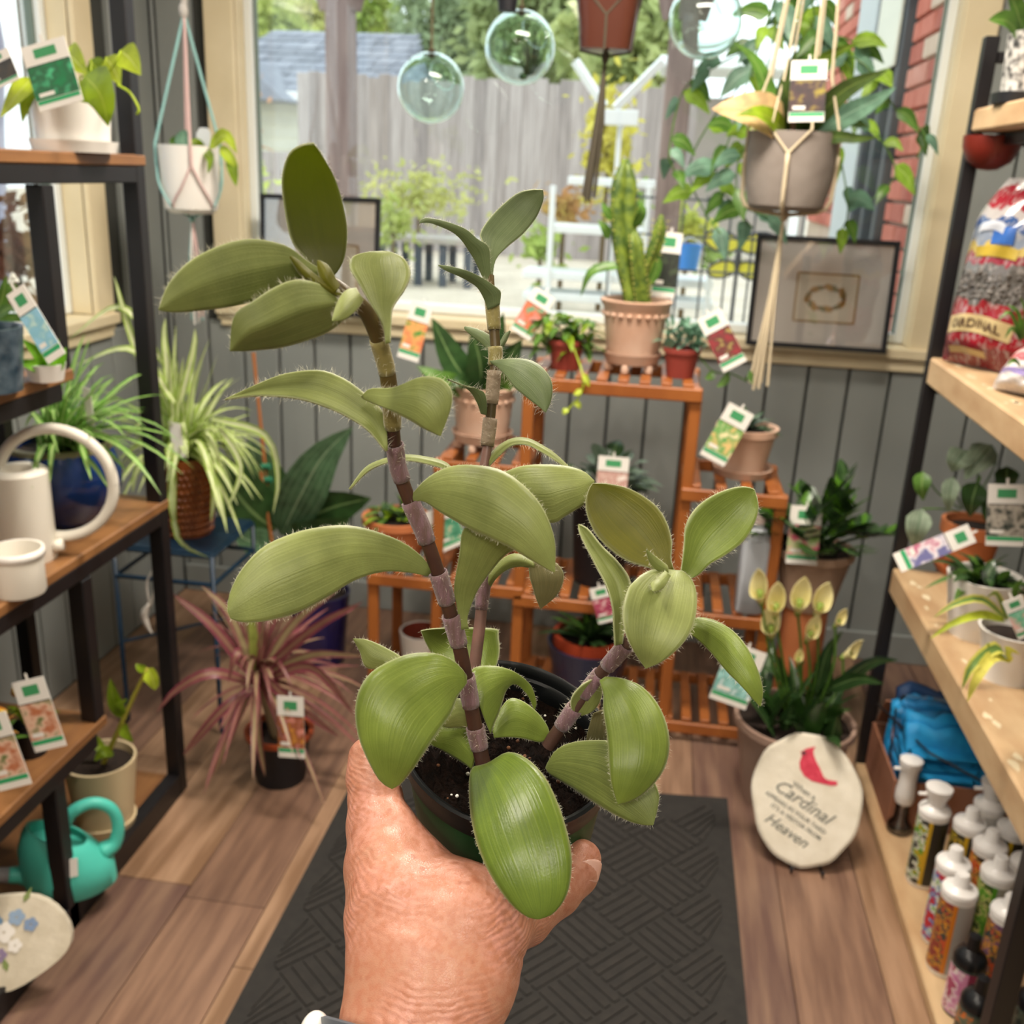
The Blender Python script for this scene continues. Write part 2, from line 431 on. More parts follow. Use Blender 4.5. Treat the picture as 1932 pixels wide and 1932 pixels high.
window('window_1', 0, YW, WX0, WX1, WZ0, WZ1, 1)
w2 = window('window_2', 1, XL, LY0, LY1, LZ0, LZ1, -1)
for yy in (2.2, 1.5):
    MB().bbox((XL - .09, yy, (LZ0 + LZ1) / 2), (.05, .05, LZ1 - LZ0 - .05), .004).build('mullion', m_vinyl, w2)
# floor mat
rugm = mat('charcoal_mat', '#272523', .9, '#302d2a', 60, bump=.6, bscale=400)
rl, rr = atZ(650, 1490, 0), atZ(1360, 1515, 0)
RUG = thing('floor_mat', 'charcoal ribbed rubber-backed runner mat on the plank floor', 'mat', ((-.68 + .27) / 2, 1.2, 0))
RX0, RX1, RY0, RY1 = -.665, .285, -.1, 2.18
def rugp(x, y): return V3(x - .035 * (1.6 - y) * 0, y + .09 * (x - RX0) / (RX1 - RX0) * 1.0, 0)
def sheet(x0, x1, y0, y1, z0, z1):
    c = [rugp(x0, y0), rugp(x1, y0), rugp(x1, y1), rugp(x0, y1)]
    return [q + V3(0, 0, z0) for q in c] + [q + V3(0, 0, z1) for q in c]
BF = [(0, 3, 2, 1), (4, 5, 6, 7), (0, 1, 5, 4), (1, 2, 6, 5), (2, 3, 7, 6), (3, 0, 4, 7)]
b_ = MB(); b_.add(sheet(RX0, RX1, RY0, RY1, .0006, .006), BF); b_.build('mat_base', mat('mat_border', '#242220', .85, '#2b2926', 50, bump=.3, bscale=300), RUG)
ribs = MB(); cell = .118; s2 = math.sqrt(.5)
# basket-weave: square cells turned 45 degrees, four raised ribs each, direction alternating
uu = np.arange(-30, 31)
for iu in uu:
    for iv in uu:
        cu, cv = (iu + .5) * cell, (iv + .5) * cell
        cx = -.2 + (cu - cv) * s2; cy = .9 + (cu + cv) * s2
        if not (RX0 + .03 < cx < RX1 - .03 and .35 < cy < RY1 - .04): continue
        for k in range(5):
            o = (k - 2) * cell / 5
            if (iu + iv) % 2: p0, p1, wv = (cu - cell * .47, cv + o), (cu + cell * .47, cv + o), (0, cell * .065)
            else: p0, p1, wv = (cu + o, cv - cell * .47), (cu + o, cv + cell * .47), (cell * .065, 0)
            def W(p): return rugp(min(max(-.2 + (p[0] - p[1]) * s2, RX0 + .035), RX1 - .035), min(.9 + (p[0] + p[1]) * s2, RY1 - .035))
            q = [W((p0[0] - wv[0], p0[1] - wv[1])), W((p1[0] - wv[0], p1[1] - wv[1])), W((p1[0] + wv[0], p1[1] + wv[1])), W((p0[0] + wv[0], p0[1] + wv[1]))]
            ribs.add([z + V3(0, 0, .006) for z in q] + [q[i] * .8 + q[(i + 2) % 4] * .2 * 0 + q[i] * .2 + V3(0, 0, .0095) for i in range(4)], BF)
r_ = ribs.build('raised_ribs', rugm, RUG); r_['kind'] = 'stuff'

# =================================================================== THE YARD OUTSIDE
GZ = .55
m_ground = mat('pale_gravel', '#cfc4b2', .95, '#bdb19f', 3, bump=.3, bscale=80)
MB().box((-16, YW + .15, GZ - .2), (16, 42, GZ)).build('ground_yard', m_ground)['kind'] = 'structure'
MB().box((-16, -4, GZ - .2), (XL - .2, YW + .15, GZ)).build('ground_side', m_ground)['kind'] = 'structure'
yr = random.Random(11)
# fence of upright boards
FY = 12.0
fence = thing('board_fence', 'tall weathered grey fence of upright boards across the yard', 'fence', (0, FY, GZ))
fm = [mat('fence_board_%d' % i, c, .9, c2, 2.5, nstretch=(14, 1, .8), detail=6) for i, (c, c2) in enumerate((('#8a817e', '#a59c99'), ('#958c89', '#aea6a3'), ('#7d7573', '#9a918e')))]
x = atY(560, 140, FY)[0]; xe = atY(1300, 140, FY)[0]; zt = atY(930, 150, FY)[2]
for r in (GZ + .35, zt - .35):
    MB().bbox(((x + xe) / 2, FY + .06, r), (xe - x, .05, .09), .004).build('rail', fm[2], fence)
while x < xe:
    wd = .138 + yr.uniform(-.006, .006); h = zt + yr.uniform(-.03, .03)
    MB().bbox((x + wd / 2, FY + .013 * (int(x * 977) % 2) + yr.uniform(-.003, .003), (GZ + h) / 2), (wd + .002, .022, h - GZ), .004).build('fence_board', fm[yr.randrange(3)], fence)
    x += wd
# second, lower fence run on the left
fence2 = thing('board_fence', 'low pale fence run below the cream house siding', 'fence', (-5, 14.5, GZ))
x0 = atY(440, 300, 14.5)[0]; x1 = atY(600, 300, 14.5)[0]; z2 = atY(500, 285, 14.5)[2]
x = x0
MB().bbox(((x0 + x1) / 2, 14.56, z2 - .3), (x1 - x0, .05, .09), .004).build('rail', fm[1], fence2)
while x < x1:
    MB().bbox((x + .07, 14.5, (GZ + z2) / 2), (.132, .022, z2 - GZ), .004).build('fence_board', fm[1], fence2); x += .144
# neighbour house: lapped siding, shingle roof
HY = 17.0
hx0 = atY(380, 170, HY)[0]; hx1 = atY(800, 170, HY)[0]; ze = atY(560, 172, HY)[2]; HR = 20.5; zr = atY(640, 62, HR)[2]
house = thing('house', 'cream sided house with grey shingle roof beyond the fence', 'house', ((hx0 + hx1) / 2, HY, GZ))
m_sid = mat('cream_siding', '#dcdccb', .7, '#cfcfbe', 2)
MB().box((hx0, HY + .05, GZ), (hx1, HY + 6, ze)).build('wall', m_sid, house)
z = GZ
while z < ze - .02:
    MB().add([(hx0, HY + .0, z), (hx1, HY + .0, z), (hx1, HY + .03, z + .19), (hx0, HY + .03, z + .19), (hx0, HY + .05, z), (hx1, HY + .05, z), (hx1, HY + .05, z + .19), (hx0, HY + .05, z + .19)],
             [(0, 1, 2, 3), (4, 7, 6, 5), (0, 4, 5, 1), (3, 2, 6, 7), (0, 3, 7, 4), (1, 5, 6, 2)]).build('siding_board', m_sid, house); z += .185
shm = [mat('shingle_%d' % i, c, .9, c2, 6) for i, (c, c2) in enumerate((('#7d818c', '#898d97'), ('#727681', '#80848d'), ('#888b95', '#92959e'), ('#6a6e78', '#777b84')))]
rows = 9; ra = V3(0, HY - .35, ze - .05); rb = V3(0, HR, zr)
roof = MB().add([(hx0, ra[1], ra[2]), (hx1 + .1, ra[1], ra[2]), (hx1 - 1.0, rb[1], rb[2]), (hx0, rb[1], rb[2]), (hx0, ra[1], ra[2] - .12), (hx1 + .1, ra[1], ra[2] - .12), (hx1 - 1., HR + 3, zr - 1), (hx0, HR + 3, zr - 1)],
                [(0, 1, 2, 3), (4, 7, 6, 5), (0, 4, 5, 1), (2, 6, 7, 3), (1, 5, 6, 2), (0, 3, 7, 4)]).build('roof', shm[3], house)
for i in range(rows):
    t0, t1 = i / rows, (i + 1.12) / rows; xr_ = hx1 + .05 - 1.05 * t0; x = hx0 - yr.random() * .2
    p0 = ra + (rb - ra) * t0; p1 = ra + (rb - ra) * min(t1, 1.0)
    while x < xr_ - .1:
        wdt = .34 + yr.uniform(-.05, .05); xx = min(x + wdt, xr_)
        MB().add([(x + .01, p0[1], p0[2] + .05), (xx - .01, p0[1], p0[2] + .05), (xx - .01, p1[1], p1[2] + .015), (x + .01, p1[1], p1[2] + .015),
                  (x + .01, p0[1], p0[2] + .005), (xx - .01, p0[1], p0[2] + .005), (xx - .01, p1[1], p1[2] + .005), (x + .01, p1[1], p1[2] + .005)],
                 [(0, 1, 2, 3), (4, 7, 6, 5), (0, 4, 5, 1), (2, 6, 7, 3), (1, 5, 6, 2), (0, 3, 7, 4)]).build('shingle', shm[yr.randrange(4)], roof); x = xx
MB().bbox(((hx0 + hx1) / 2, HY - .38, ze - .1), (hx1 - hx0 + .2, .05, .14), .01).build('eave_trim', mat('house_trim', '#e6e8e6', .5), house)
# little dormer gable at the left
dg = atY(470, 120, HY - 1.0)
MB().add([dg + V3(-.9, 0, -.5), dg + V3(.55, 0, -.5), dg + V3(-.2, 0, .1), dg + V3(-.9, 2.5, -.5), dg + V3(.55, 2.5, -.5), dg + V3(-.2, 2.5, .1)], [(0, 1, 2), (3, 5, 4), (0, 3, 4, 1), (1, 4, 5, 2), (2, 5, 3, 0)]).build('porch_roof', shm[0], house)

# trees
def tree(label, c, rad, col1, col2, trunk=True, nleaf=2200, lw=.16, group='trees beyond the fence'):
    c = np.array(c, float); root = thing('tree', label, 'tree', (c[0], c[1], GZ), group)
    if trunk:
        pts = [V3(c[0], c[1], GZ), V3(c[0] + .1, c[1], (GZ + c[2]) / 2), V3(c[0] - .05, c[1], c[2] + rad[2] * .3)]
        MB().tube(pts, [.16, .12, .05], 8, res=7).build('trunk', mat('bark', '#6a5a4a', .9, '#574839', 9), root, smooth=True)
    mb = MB(); rr = np.random.RandomState(int(abs(c[0] * 97 + c[1] * 13)) % 9999)
    P = rr.normal(size=(nleaf, 3)); P /= np.linalg.norm(P, axis=1)[:, None]; P *= (rr.rand(nleaf, 1) ** .45)
    lump = 1 + .28 * np.sin(P[:, 0] * 5 + c[0]) * np.cos(P[:, 2] * 6 + P[:, 1] * 4)
    P = c + P * lump[:, None] * np.array(rad)
    for p in P:
        a = nrm(rr.normal(size=3)); b2 = nrm(np.cross(a, rr.normal(size=3))); s_ = lw * rr.uniform(.6, 1.3)
        mb.add([p - a * s_, p + b2 * s_ * .5, p + a * s_, p - b2 * s_ * .5], [(0, 1, 2, 3)])
    f = mb.build('foliage', mat('foliage_' + col1, col1, .7, col2, 1.2, trans=.35), root); f['kind'] = 'stuff'
    return root
tree('yellow-green tree behind the left end of the shingle roof', atY(470, 60, 24) + V3(0, 0, -.2), (1.5, 1.2, 1.1), '#a3b35c', '#bcc468')
tree('pale olive tree over the roof ridge left of the timber post', atY(560, 60, 29), (1.3, 1, .9), '#a8b568', '#c4c270')
tree('bright green tree just right of the timber post above the roof', atY(690, 45, 33), (1.1, 1, 1.1), '#8ba24a', '#9fb052')
tree('grey-green tree in the middle behind the hanging glass globe', atY(860, 70, 27) + V3(0, 0, .1), (1.75, 1.2, 1.75), '#8a9e78', '#a3b18a', nleaf=3000)
tree('broad hazy green tree behind the brown hanging pot', atY(1020, 60, 20) + V3(0, 0, .1), (1.6, 1, 1.5), '#96a874', '#b0bc84', nleaf=3200)
tree('soft light-green tree right of the brown hanging pot', atY(1190, 80, 18), (1.1, .9, 1.2), '#a3b374', '#bcc684', nleaf=3000)
def shrub(label, px, py, Y, r, c1, c2, n=500, lw=.05, base=None, name='shrub'):
    c = atY(px, py, Y); z0 = GZ if base is None else base
    root = thing(name, label, 'shrub', (c[0], c[1], z0))
    MB().tube([(c[0], c[1], z0), c], [.02, .012], 6).build('stem', mat('shrub_stem', '#6c5a3c', .8), root)
    rr = np.random.RandomState(int(px * 7 + py)); mb = MB()
    for _ in range(n):
        p = rr.normal(size=3) * np.array(r) * .55; p = p * (1 + .5 * math.sin(p[0] * 23 + px) * math.cos(p[2] * 31)) + c; p[2] = max(p[2], z0 + .02)
        a = nrm(rr.normal(size=3) + V3(0, 0, .6)); b2 = nrm(np.cross(a, rr.normal(size=3))); s_ = lw * rr.uniform(.6, 1.4)
        mb.add([p - a * s_, p + b2 * s_ * .45, p + a * s_, p - b2 * s_ * .45], [(0, 1, 2, 3)])
    mb.build('foliage', mat('foliage_' + c1, c1, .7, c2, 4, trans=.35), root)['kind'] = 'stuff'
    return root
shrub('wispy yellow-green shrub on the nursery table in front of the fence', 790, 365, 9, (.42, .25, .2), '#b4b96a', '#c9c982', 900, .035)
shrub('small lime shrub beside the left framed print outside', 742, 420, 8, (.14, .12, .16), '#a3b458', '#b9c272', 420, .035)
shrub('lime shrub low at the left window edge outside', 475, 450, 7, (.11, .1, .22), '#aebf60', '#c2cc78', 300)
shrub('pale green leafy shrub near the left window edge', 470, 360, 10, (.2, .12, .2), '#b5c660', '#cdd67c', 250)
shrub('reddish young tree foliage at far left of the window', 465, 220, 11, (.12, .1, .45), '#b98d6e', '#c9a07e', 220, .07)
shrub('yellow flowering shrub on the white rack behind the cord tassel', 1150, 270, 7.5, (.16, .14, .3), '#c6bf45', '#d9d064', 420, .05)
shrub('mixed pink and green bedding plant on the white rack', 1065, 390, 7.3, (.14, .12, .1), '#b7a052', '#c08a5c', 260, .04)
shrub('bushy light green plant under the white rack', 1020, 465, 7.2, (.13, .12, .12), '#9db854', '#b5c86c', 260, .04)
shrub('small green plant on the right of the white rack', 1190, 385, 7.35, (.1, .1, .1), '#9fbf4c', '#8fae4c', 200, .04)
shrub('green plant with yellow bloom above the blue bucket', 1300, 430, 7.3, (.12, .1, .12), '#a5bb57', '#d3cf52', 240, .04)
shrub('low green plant right of the second timber post', 1345, 470, 7.3, (.1, .1, .08), '#87a653', '#a5bd6a', 200, .035)
# nursery table on dark legs
tb = atY(800, 450, 8.6); TT = thing('nursery_table', 'long low grey nursery table with dark legs in front of the fence', 'table', (tb[0], 8.6, GZ))
m_tb = mat('grey_table', '#a39d97', .7); m_dk = mat('dark_blue_leg', '#4a515c', .6)
MB().bbox((tb[0], 8.6, tb[2]), (1.0, .5, .05), .005).build('table_top', m_tb, TT)
for i in range(5):
    for j in (-1, 1):
        xx = tb[0] - .42 + i * .21
        MB().bbox((xx, 8.6 + j * .2, (GZ + tb[2] - .025) / 2), (.06, .05, tb[2] - .025 - GZ), .004).build('leg', m_dk, TT)
# two timber pergola posts with curved braces
m_post = mat('weathered_brown_timber', '#7d6a66', .85, '#93807a', 4, nstretch=(8, 8, .7))
for k, (px, py, lab, yy) in enumerate(((645, 250, 'weathered timber post left of the glass globes outside the window', 5.2), (1272, 250, 'weathered timber post behind the trailing vine outside the window', 5.2))):
    c = atY(px, py, yy); root = thing('timber_post', lab, 'post', (c[0], yy, GZ), 'pergola posts in the yard')
    MB().bbox((c[0], yy, (GZ + 3.1) / 2), (.125, .125, 3.1 - GZ), .01).build('post', m_post, root)
    for sgn in (-1, 1):
        pts = [V3(c[0] + sgn * .05, yy, 1.95 + .25), V3(c[0] + sgn * .16, yy, 2.5), V3(c[0] + sgn * .45, yy, 2.95)]
        MB().tube(pts, .055, 4, res=6).build('brace', m_post, root)
# white nursery rack with sagging shelves
m_wr = mat('white_rack', '#e9eeee', .5)
rk = atY(1210, 560, 6.8); RK = thing('white_rack', 'white metal nursery rack behind the cactus outside the window', 'rack', (rk[0], 6.8, GZ))
xa, xb = atY(1075, 400, 6.8)[0], atY(1335, 400, 6.8)[0]
for (py, l, r) in ((340, 1075, 1235), (430, 1040, 1220), (520, 990, 1345), (560, 990, 1345)):
    a, b2 = atY(l, py, 6.8), atY(r, py + 8, 6.8)
    MB().bbox(((a[0] + b2[0]) / 2, 6.85, (a[2] + b2[2]) / 2), (b2[0] - a[0], .35, .05), .006).build('shelf', m_wr, RK)
for px in (1045, 1225, 1340):
    a = atY(px, 350 if px < 1300 else 510, 6.7)
    MB().bbox((a[0], 6.68, (a[2] + GZ) / 2), (.035, .035, a[2] - GZ), .004).build('upright', m_wr, RK)
for (q, e) in (((1085, 115), (1140, 200)), ((1250, 115), (1160, 205))):
    a, b2 = atY(*q, 6.6), atY(*e, 6.6); MB().tube([a, b2], .03, 4).build('brace', m_wr, RK)
a = atY(1170, 222, 6.6); MB().bbox(a, (.22, .05, .09), .006).build('bracket', m_wr, RK)
MB().bbox(a - V3(0, -.05, (a[2] - GZ) / 2), (.03, .03, a[2] - GZ), .003).build('upright', m_wr, RK)
# blue bucket on the rack
bb_ = atY(1296, 510, 6.6)
BK = thing('bucket', 'bright blue plastic bucket on the white rack outside', 'bucket', bb_)
MB().lathe([(.0, 0), (.062, 0), (.08, .15), (.084, .15), (.084, .16), (.076, .16), (.06, .01), (0, .01)], bb_, 20).build('body', mat('blue_plastic', '#2f86dc', .4), BK, smooth=True, angle=40)
MB().tube([bb_ + V3(-.08, 0, .155), bb_ + V3(0, -.05, .2), bb_ + V3(.08, 0, .155)], .004, 6, res=9).build('handle', m_wr, BK)
# yellow and black butterfly-like garden ornament
oc = atY(1392, 490, 6.3); OR = thing('garden_ornament', 'yellow and black winged garden ornament on a stake left of the right framed print', 'ornament', (oc[0], oc[1], GZ))
m_y = mat('yellow_enamel', '#e3e04a', .4); m_b = mat('black_enamel', '#3d434a', .4)
MB().tube([(oc[0], oc[1], GZ), oc + V3(0, 0, .16)], .012, 6).build('stake', m_b, OR)
MB().sphere(oc, .035, 10, 8, (.6, .6, 2.0)).build('body', m_b, OR, smooth=True)
for sg in (-1, 1):
    for (zc, rx, rz, tl) in ((.1, .105, .06, .25), (-.06, .085, .05, -.3)):
        cc = oc + V3(sg * rx, 0, zc); ring = [cc + rotz(0) @ V3(rx * math.cos(t) , 0, rz * math.sin(t) + sg * tl * rx * math.cos(t) * .6) for t in np.linspace(0, 2 * math.pi, 17)[:-1]]
        MB().add(ring + [p + V3(0, .012, 0) for p in ring], [tuple(range(16)), tuple(range(31, 15, -1))] + [(i, 16 + i, 16 + (i + 1) % 16, (i + 1) % 16) for i in range(16)]).build('wing', m_y, OR)
        MB().tube(ring + [ring[0]], .008, 6).build('wing_rim', m_b, OR)
# brick side wall of the shop with its dark window
BX = .80
bw = MB().box((BX + .03, YW + .15, GZ), (BX + .35, 6.4, 3.0)).build('wall_brick', mat('mortar', '#c9b5a4', .95, '#bda794', 8)); bw['kind'] = 'structure'
brm = [mat('brick_%d' % i, c, .85, c2, 14) for i, (c, c2) in enumerate((('#b5604f', '#c47262'), ('#c06b58', '#cd7d6b'), ('#a95748', '#b96a5a'), ('#c98472', '#d29686'), ('#d8c3b0', '#cdb49f')))]
def brick_field(y0, y1, z0, z1):
    z = z0; r = 0
    while z < z1:
        y = y0 - (0 if r % 2 else .11)
        while y < y1:
            a, b2 = max(y, y0), min(y + .205, y1)
            if b2 - a > .03:
                MB().bbox((BX + .02 + yr.uniform(-.002, .002), (a + b2) / 2, z + .033), (.03, b2 - a - .004, .064), .004).build('brick', brm[yr.choice((0, 0, 1, 1, 2, 2, 3, 1, 0, 4))], bw)
            y += .215
        z += .076; r += 1
brick_field(YW + .155, 4.1, GZ + .3, 2.4)
brick_field(5.2, 6.3, 1.3, 2.5)
m_jamb = mat('grey_jamb', '#c8cfd0', .6); m_bk = mat('dark_window_frame', '#4e5358', .5)
BWN = thing('side_window', 'dark framed side window in the brick wall with a white blind', 'window', (BX, 4.4, GZ + .3))
MB().bbox((BX, 4.93, 1.7), (.06, .44, 2.2), .006).build('jamb', m_jamb, BWN)
for yy in (4.14, 4.4, 4.66): MB().bbox((BX, yy, 1.7), (.05, .06, 2.2), .006).build('frame', m_bk, BWN)
MB().bbox((BX, 4.4, .9), (.05, .5, .06), .006).build('frame_rail', m_bk, BWN)
MB().box((BX + .012, 4.15, .6), (BX + .018, 4.65, 2.8)).build('pane', mat('dark_glass', '#6b7478', .08, spec=.7), BWN)
MB().bbox((BX - .035, 4.35, 2.28), (.012, .42, .72), .003).build('blind', mat('cream_blind', '#e6e6d6', .7), BWN)
# black wire fence panel low in front of the side window
WF = thing('wire_panel', 'thin black wire panel standing before the side window', 'panel', (BX - .12, 5.0, GZ))
for i in range(9): MB().tube([(BX - .12 - .12 * i, 5.4, GZ), (BX - .12 - .12 * i, 5.4, 1.42)], .006, 5).build('bar', m_bk, WF)
for zz in (1.05, 1.22, 1.4): MB().tube([(BX - 1.1, 5.4, zz), (BX - .1, 5.4, zz)], .006, 5).build('crossbar', m_bk, WF)
# pale roof slab seen over the fence on the right
pr = atY(1400, 130, 13); PB = thing('carport', 'low white carport roof right of the second timber post', 'carport', (pr[0], 13, GZ))
MB().bbox(pr, (1.9, 1.2, .12), .02).build('roof', m_wr, PB)
for sx in (-.8, .8): MB().bbox((pr[0] + sx, 13, (GZ + pr[2] - .06) / 2), (.1, .1, pr[2] - .06 - GZ), .01).build('post', m_wr, PB)
gz = mat('grey_garage', '#a89f98', .8)
MB().bbox((pr[0], 13.7, (GZ + pr[2] - .3) / 2 + .05), (2.0, .1, pr[2] - .35 - GZ), .01).build('back_wall', gz, PB)
# outside the left window: a white garden umbrella-cloth and low red shrubs
SH = thing('white_tarp', 'bluish white hanging shade cloth outside the left window', 'shade cloth', (-3.0, 2.6, GZ))
G = []
for i in range(9):
    G.append([V3(-2.5 - .10 * math.sin(i * 1.7 + j) - j * .05, 1.1 + i * .35, .95 + j * .28 + .08 * math.sin(i)) for j in range(7)])
MB().grid(np.array(G)).build('cloth', mat('bluish_white_cloth', '#dfe2f2', .7, '#bcc0e0', 1.5), SH, smooth=True, solid=.01)
MB().tube([(-2.7, 1.0, GZ), (-2.75, 1.0, 2.7)], .02, 8).build('pole', m_wr, SH)
MB().tube([(-2.7, 4.0, GZ), (-2.75, 4.0, 2.7)], .02, 8).build('pole', m_wr, SH)
_c = atX(30, 480, -2.0)
shr = shrub('dark red low shrub under the shade cloth outside the left window', 30, 480, _c[1], (.1, .25, .12), '#7c3a34', '#8f6a3a', 400, .035)

# =================================================================== GENERIC SHOP GOODS
def put(px, py, Y, z): p = atY(px, py, Y); return V3(p[0], Y, z)
def pot_part(root, c, rt, rb, h, m, name='pot', rim=0, rimh=0, thick=.006, n=32, foot=0, square=0, soil=True, soilm=None, profile=None):
    pr = [(0, 0), (rb, 0)]
    if profile: pr += profile
    else: pr += [(rb + (rt - rb) * t, h * t) for t in (.15, .5, .85)]
    if rim: pr += [(rt, h - rimh), (rt + rim, h - rimh), (rt + rim, h)]
    else: pr += [(rt, h)]
    pr += [(rt - thick, h), (rt - thick - .004, h - .02), (0, h - .022)]
    o = MB().lathe(pr, c, n, square=square).build(name, m, root, smooth=True, angle=35)
    if soil: MB().lathe([(0, h - .012), (rt - thick - .002, h - .018)], c, n, square=square).build('soil', soilm or mat('dark_soil', '#1d1510', .95, '#2d2018', 90), root)
    return o
def saucer_part(root, c, r, h, m):
    return MB().lathe([(0, 0), (r * .93, 0), (r, h), (r - .006, h), (r * .9, .006), (0, .006)], c, 32).build('saucer', m, root, smooth=True, angle=35)
def pleaf(root, pts, w, m, prof='ovate', fold=.2, tilt=0.0, n=9, name='leaf', wave=0, mm=4, end=None):
    """leaf along picture points with their own depths; w in pixels; tilt leans its width in depth"""
    P = [atY(*p) for p in pts]; d = depth(P[len(P) // 2]); t2 = np.array(pts[-1][:2], float) - np.array(pts[0][:2]); pp = nrm(V3(-t2[1], t2[0], 0))
    side = CM @ V3(pp[0] * math.cos(tilt), pp[1] * math.cos(tilt), math.sin(tilt))
    return leaf_obj(root, blade(P, side, w * d / FPX, n, mm, prof, fold, up=-CM[:, 2], wave=wave), m, name)
m_card = mat('tag_card', '#dedad3', .4); m_logo = mat('tag_green', '#3f8f5c', .4); m_line = mat('tag_line', '#3c3c3a', .5); m_stripe = mat('tag_stripe', '#2f9a62', .4)
def plant_tag(px, py, w, h, rot, Y, label, c1, c2, c3, group='printed plant tags', yaw=0.0, lean=.15):
    c = atY(px, py, Y); k = pxm(c); W, H = w * k, h * k; r = math.radians(rot)
    ex0 = rotz(yaw) @ V3(1, 0, 0); ey0 = nrm(V3(0, lean, 1)); n_ = nrm(np.cross(ex0, ey0)); ey0 = np.cross(n_, ex0)
    ex = ex0 * math.cos(r) + ey0 * math.sin(r); ey = -ex0 * math.sin(r) + ey0 * math.cos(r); nn = np.cross(ex, ey)
    mb = MB(); mb.m = 0; mb.cbox(c, (W, H, .0016), np.column_stack([ex, ey, nn]))
    def rect(u0, u1, v0, v1, mi, lift=.0012):
        mb.m = mi; o = c + nn * lift
        mb.add([o + ex * (u0 - .5) * W + ey * (v0 - .5) * H, o + ex * (u1 - .5) * W + ey * (v0 - .5) * H, o + ex * (u1 - .5) * W + ey * (v1 - .5) * H, o + ex * (u0 - .5) * W + ey * (v1 - .5) * H], [(0, 1, 2, 3)])
    rect(.0, 1., .16, .67, 1); rect(.25, .75, .78, .92, 2); rect(.02, .98, .67, .685, 3); rect(.02, .98, .09, .15, 4); rect(.1, .45, .2, .26, 0, .0016)
    mb.m = 5; s_ = ex * .0012
    mb.add([c - s_ * 2 + ey * H * .49, c + s_ * 2 + ey * H * .49, c + s_ * 2 + ey * (H * .5 + .012), c - s_ * 2 + ey * (H * .5 + .012)], [(0, 1, 2, 3)])
    pm = bpy.data.materials.new('tag_picture'); pm.use_nodes = True; N = pm.node_tree.nodes; L = pm.node_tree.links
    vo = N.new('ShaderNodeTexNoise'); vo.inputs['Scale'].default_value = 38; vo.inputs['Detail'].default_value = 2; tc = N.new('ShaderNodeTexCoord'); L.new(tc.outputs['Object'], vo.inputs['Vector'])
    rp = N.new('ShaderNodeValToRGB'); rp.color_ramp.elements[0].position = .36; rp.color_ramp.elements[1].position = .64; rp.color_ramp.elements[0].color = lin(c1); rp.color_ramp.elements[1].color = lin(c2)
    e = rp.color_ramp.elements.new(.5); e.color = lin(c3); L.new(vo.outputs[0], rp.inputs[0]); L.new(rp.outputs[0], N['Principled BSDF'].inputs['Base Color']); N['Principled BSDF'].inputs['Roughness'].default_value = .35
    o = mb.build('plant_tag', [m_card, pm, m_logo, m_line, m_stripe, m_card], None, loc=c - ey * H / 2); return tagp(o, label, 'tag', group)

m_terra = mat('terracotta', '#bd957c', .8, '#cdb09c', 6, bump=.1, bscale=50)
m_terra2 = mat('orange_terracotta', '#b9683c', .7, '#c57a4c', 6)
m_white = mat('white_glaze', '#e4dfd8', .3, coat=.3); m_cream = mat('cream_plastic', '#cbb894', .5)
m_black = mat('black_pot', '#15151a', .5); m_redp = mat('brick_red_plastic', '#8c3c33', .45); m_blueg = mat('cobalt_glaze', '#14387a', .18, '#0c2450', 9, coat=.5)
L_spider = leaf_mat('spider_leaf', '#b3ca68', mid='#f2f4cc', edge='#b7d070', midw=.34, rough=.4, trans=.35, edgew=.85)
L_spiderd = leaf_mat('green_strap_leaf', '#76a548', mid='#c8dc94', midw=.22, rough=.4, trans=.3)
L_lime = leaf_mat('lime_heart_leaf', '#b6c93a', mid='#d5df78', midw=.05, rough=.35, trans=.4)
L_olive = leaf_mat('olive_heart_leaf', '#7f9a22', mid='#a9bb4a', midw=.04, rough=.35, trans=.35)
L_dark = leaf_mat('dark_green_leaf', '#2f4a26', mid='#6f8a55', midw=.06, rough=.3, trans=.15)
L_mid = leaf_mat('mid_green_leaf', '#53792f', mid='#86a058', midw=.06, rough=.35, trans=.25)
L_silver = leaf_mat('silver_leaf', '#8d9d86', mid='#4e6a4c', midw=.05, veins=5, veincol='#5f7a5c', rough=.4, trans=.15)
L_grey = leaf_mat('greygreen_oval_leaf', '#7c917e', mid='#5e765e', midw=.06, rough=.45, trans=.15)
L_blue = leaf_mat('bluish_green_leaf', '#6a9078', mid='#8fb098', midw=.05, rough=.45, trans=.2)
L_pink = leaf_mat('pink_strap_leaf', '#7c4a4a', mid='#94705c', edge='#8c4252', edgew=.7, midw=.3, rough=.4, trans=.25)
L_pink2 = leaf_mat('tan_pink_strap_leaf', '#8a705a', edge='#96585c', edgew=.72, midw=.3, mid='#a89a70', rough=.4, trans=.25)

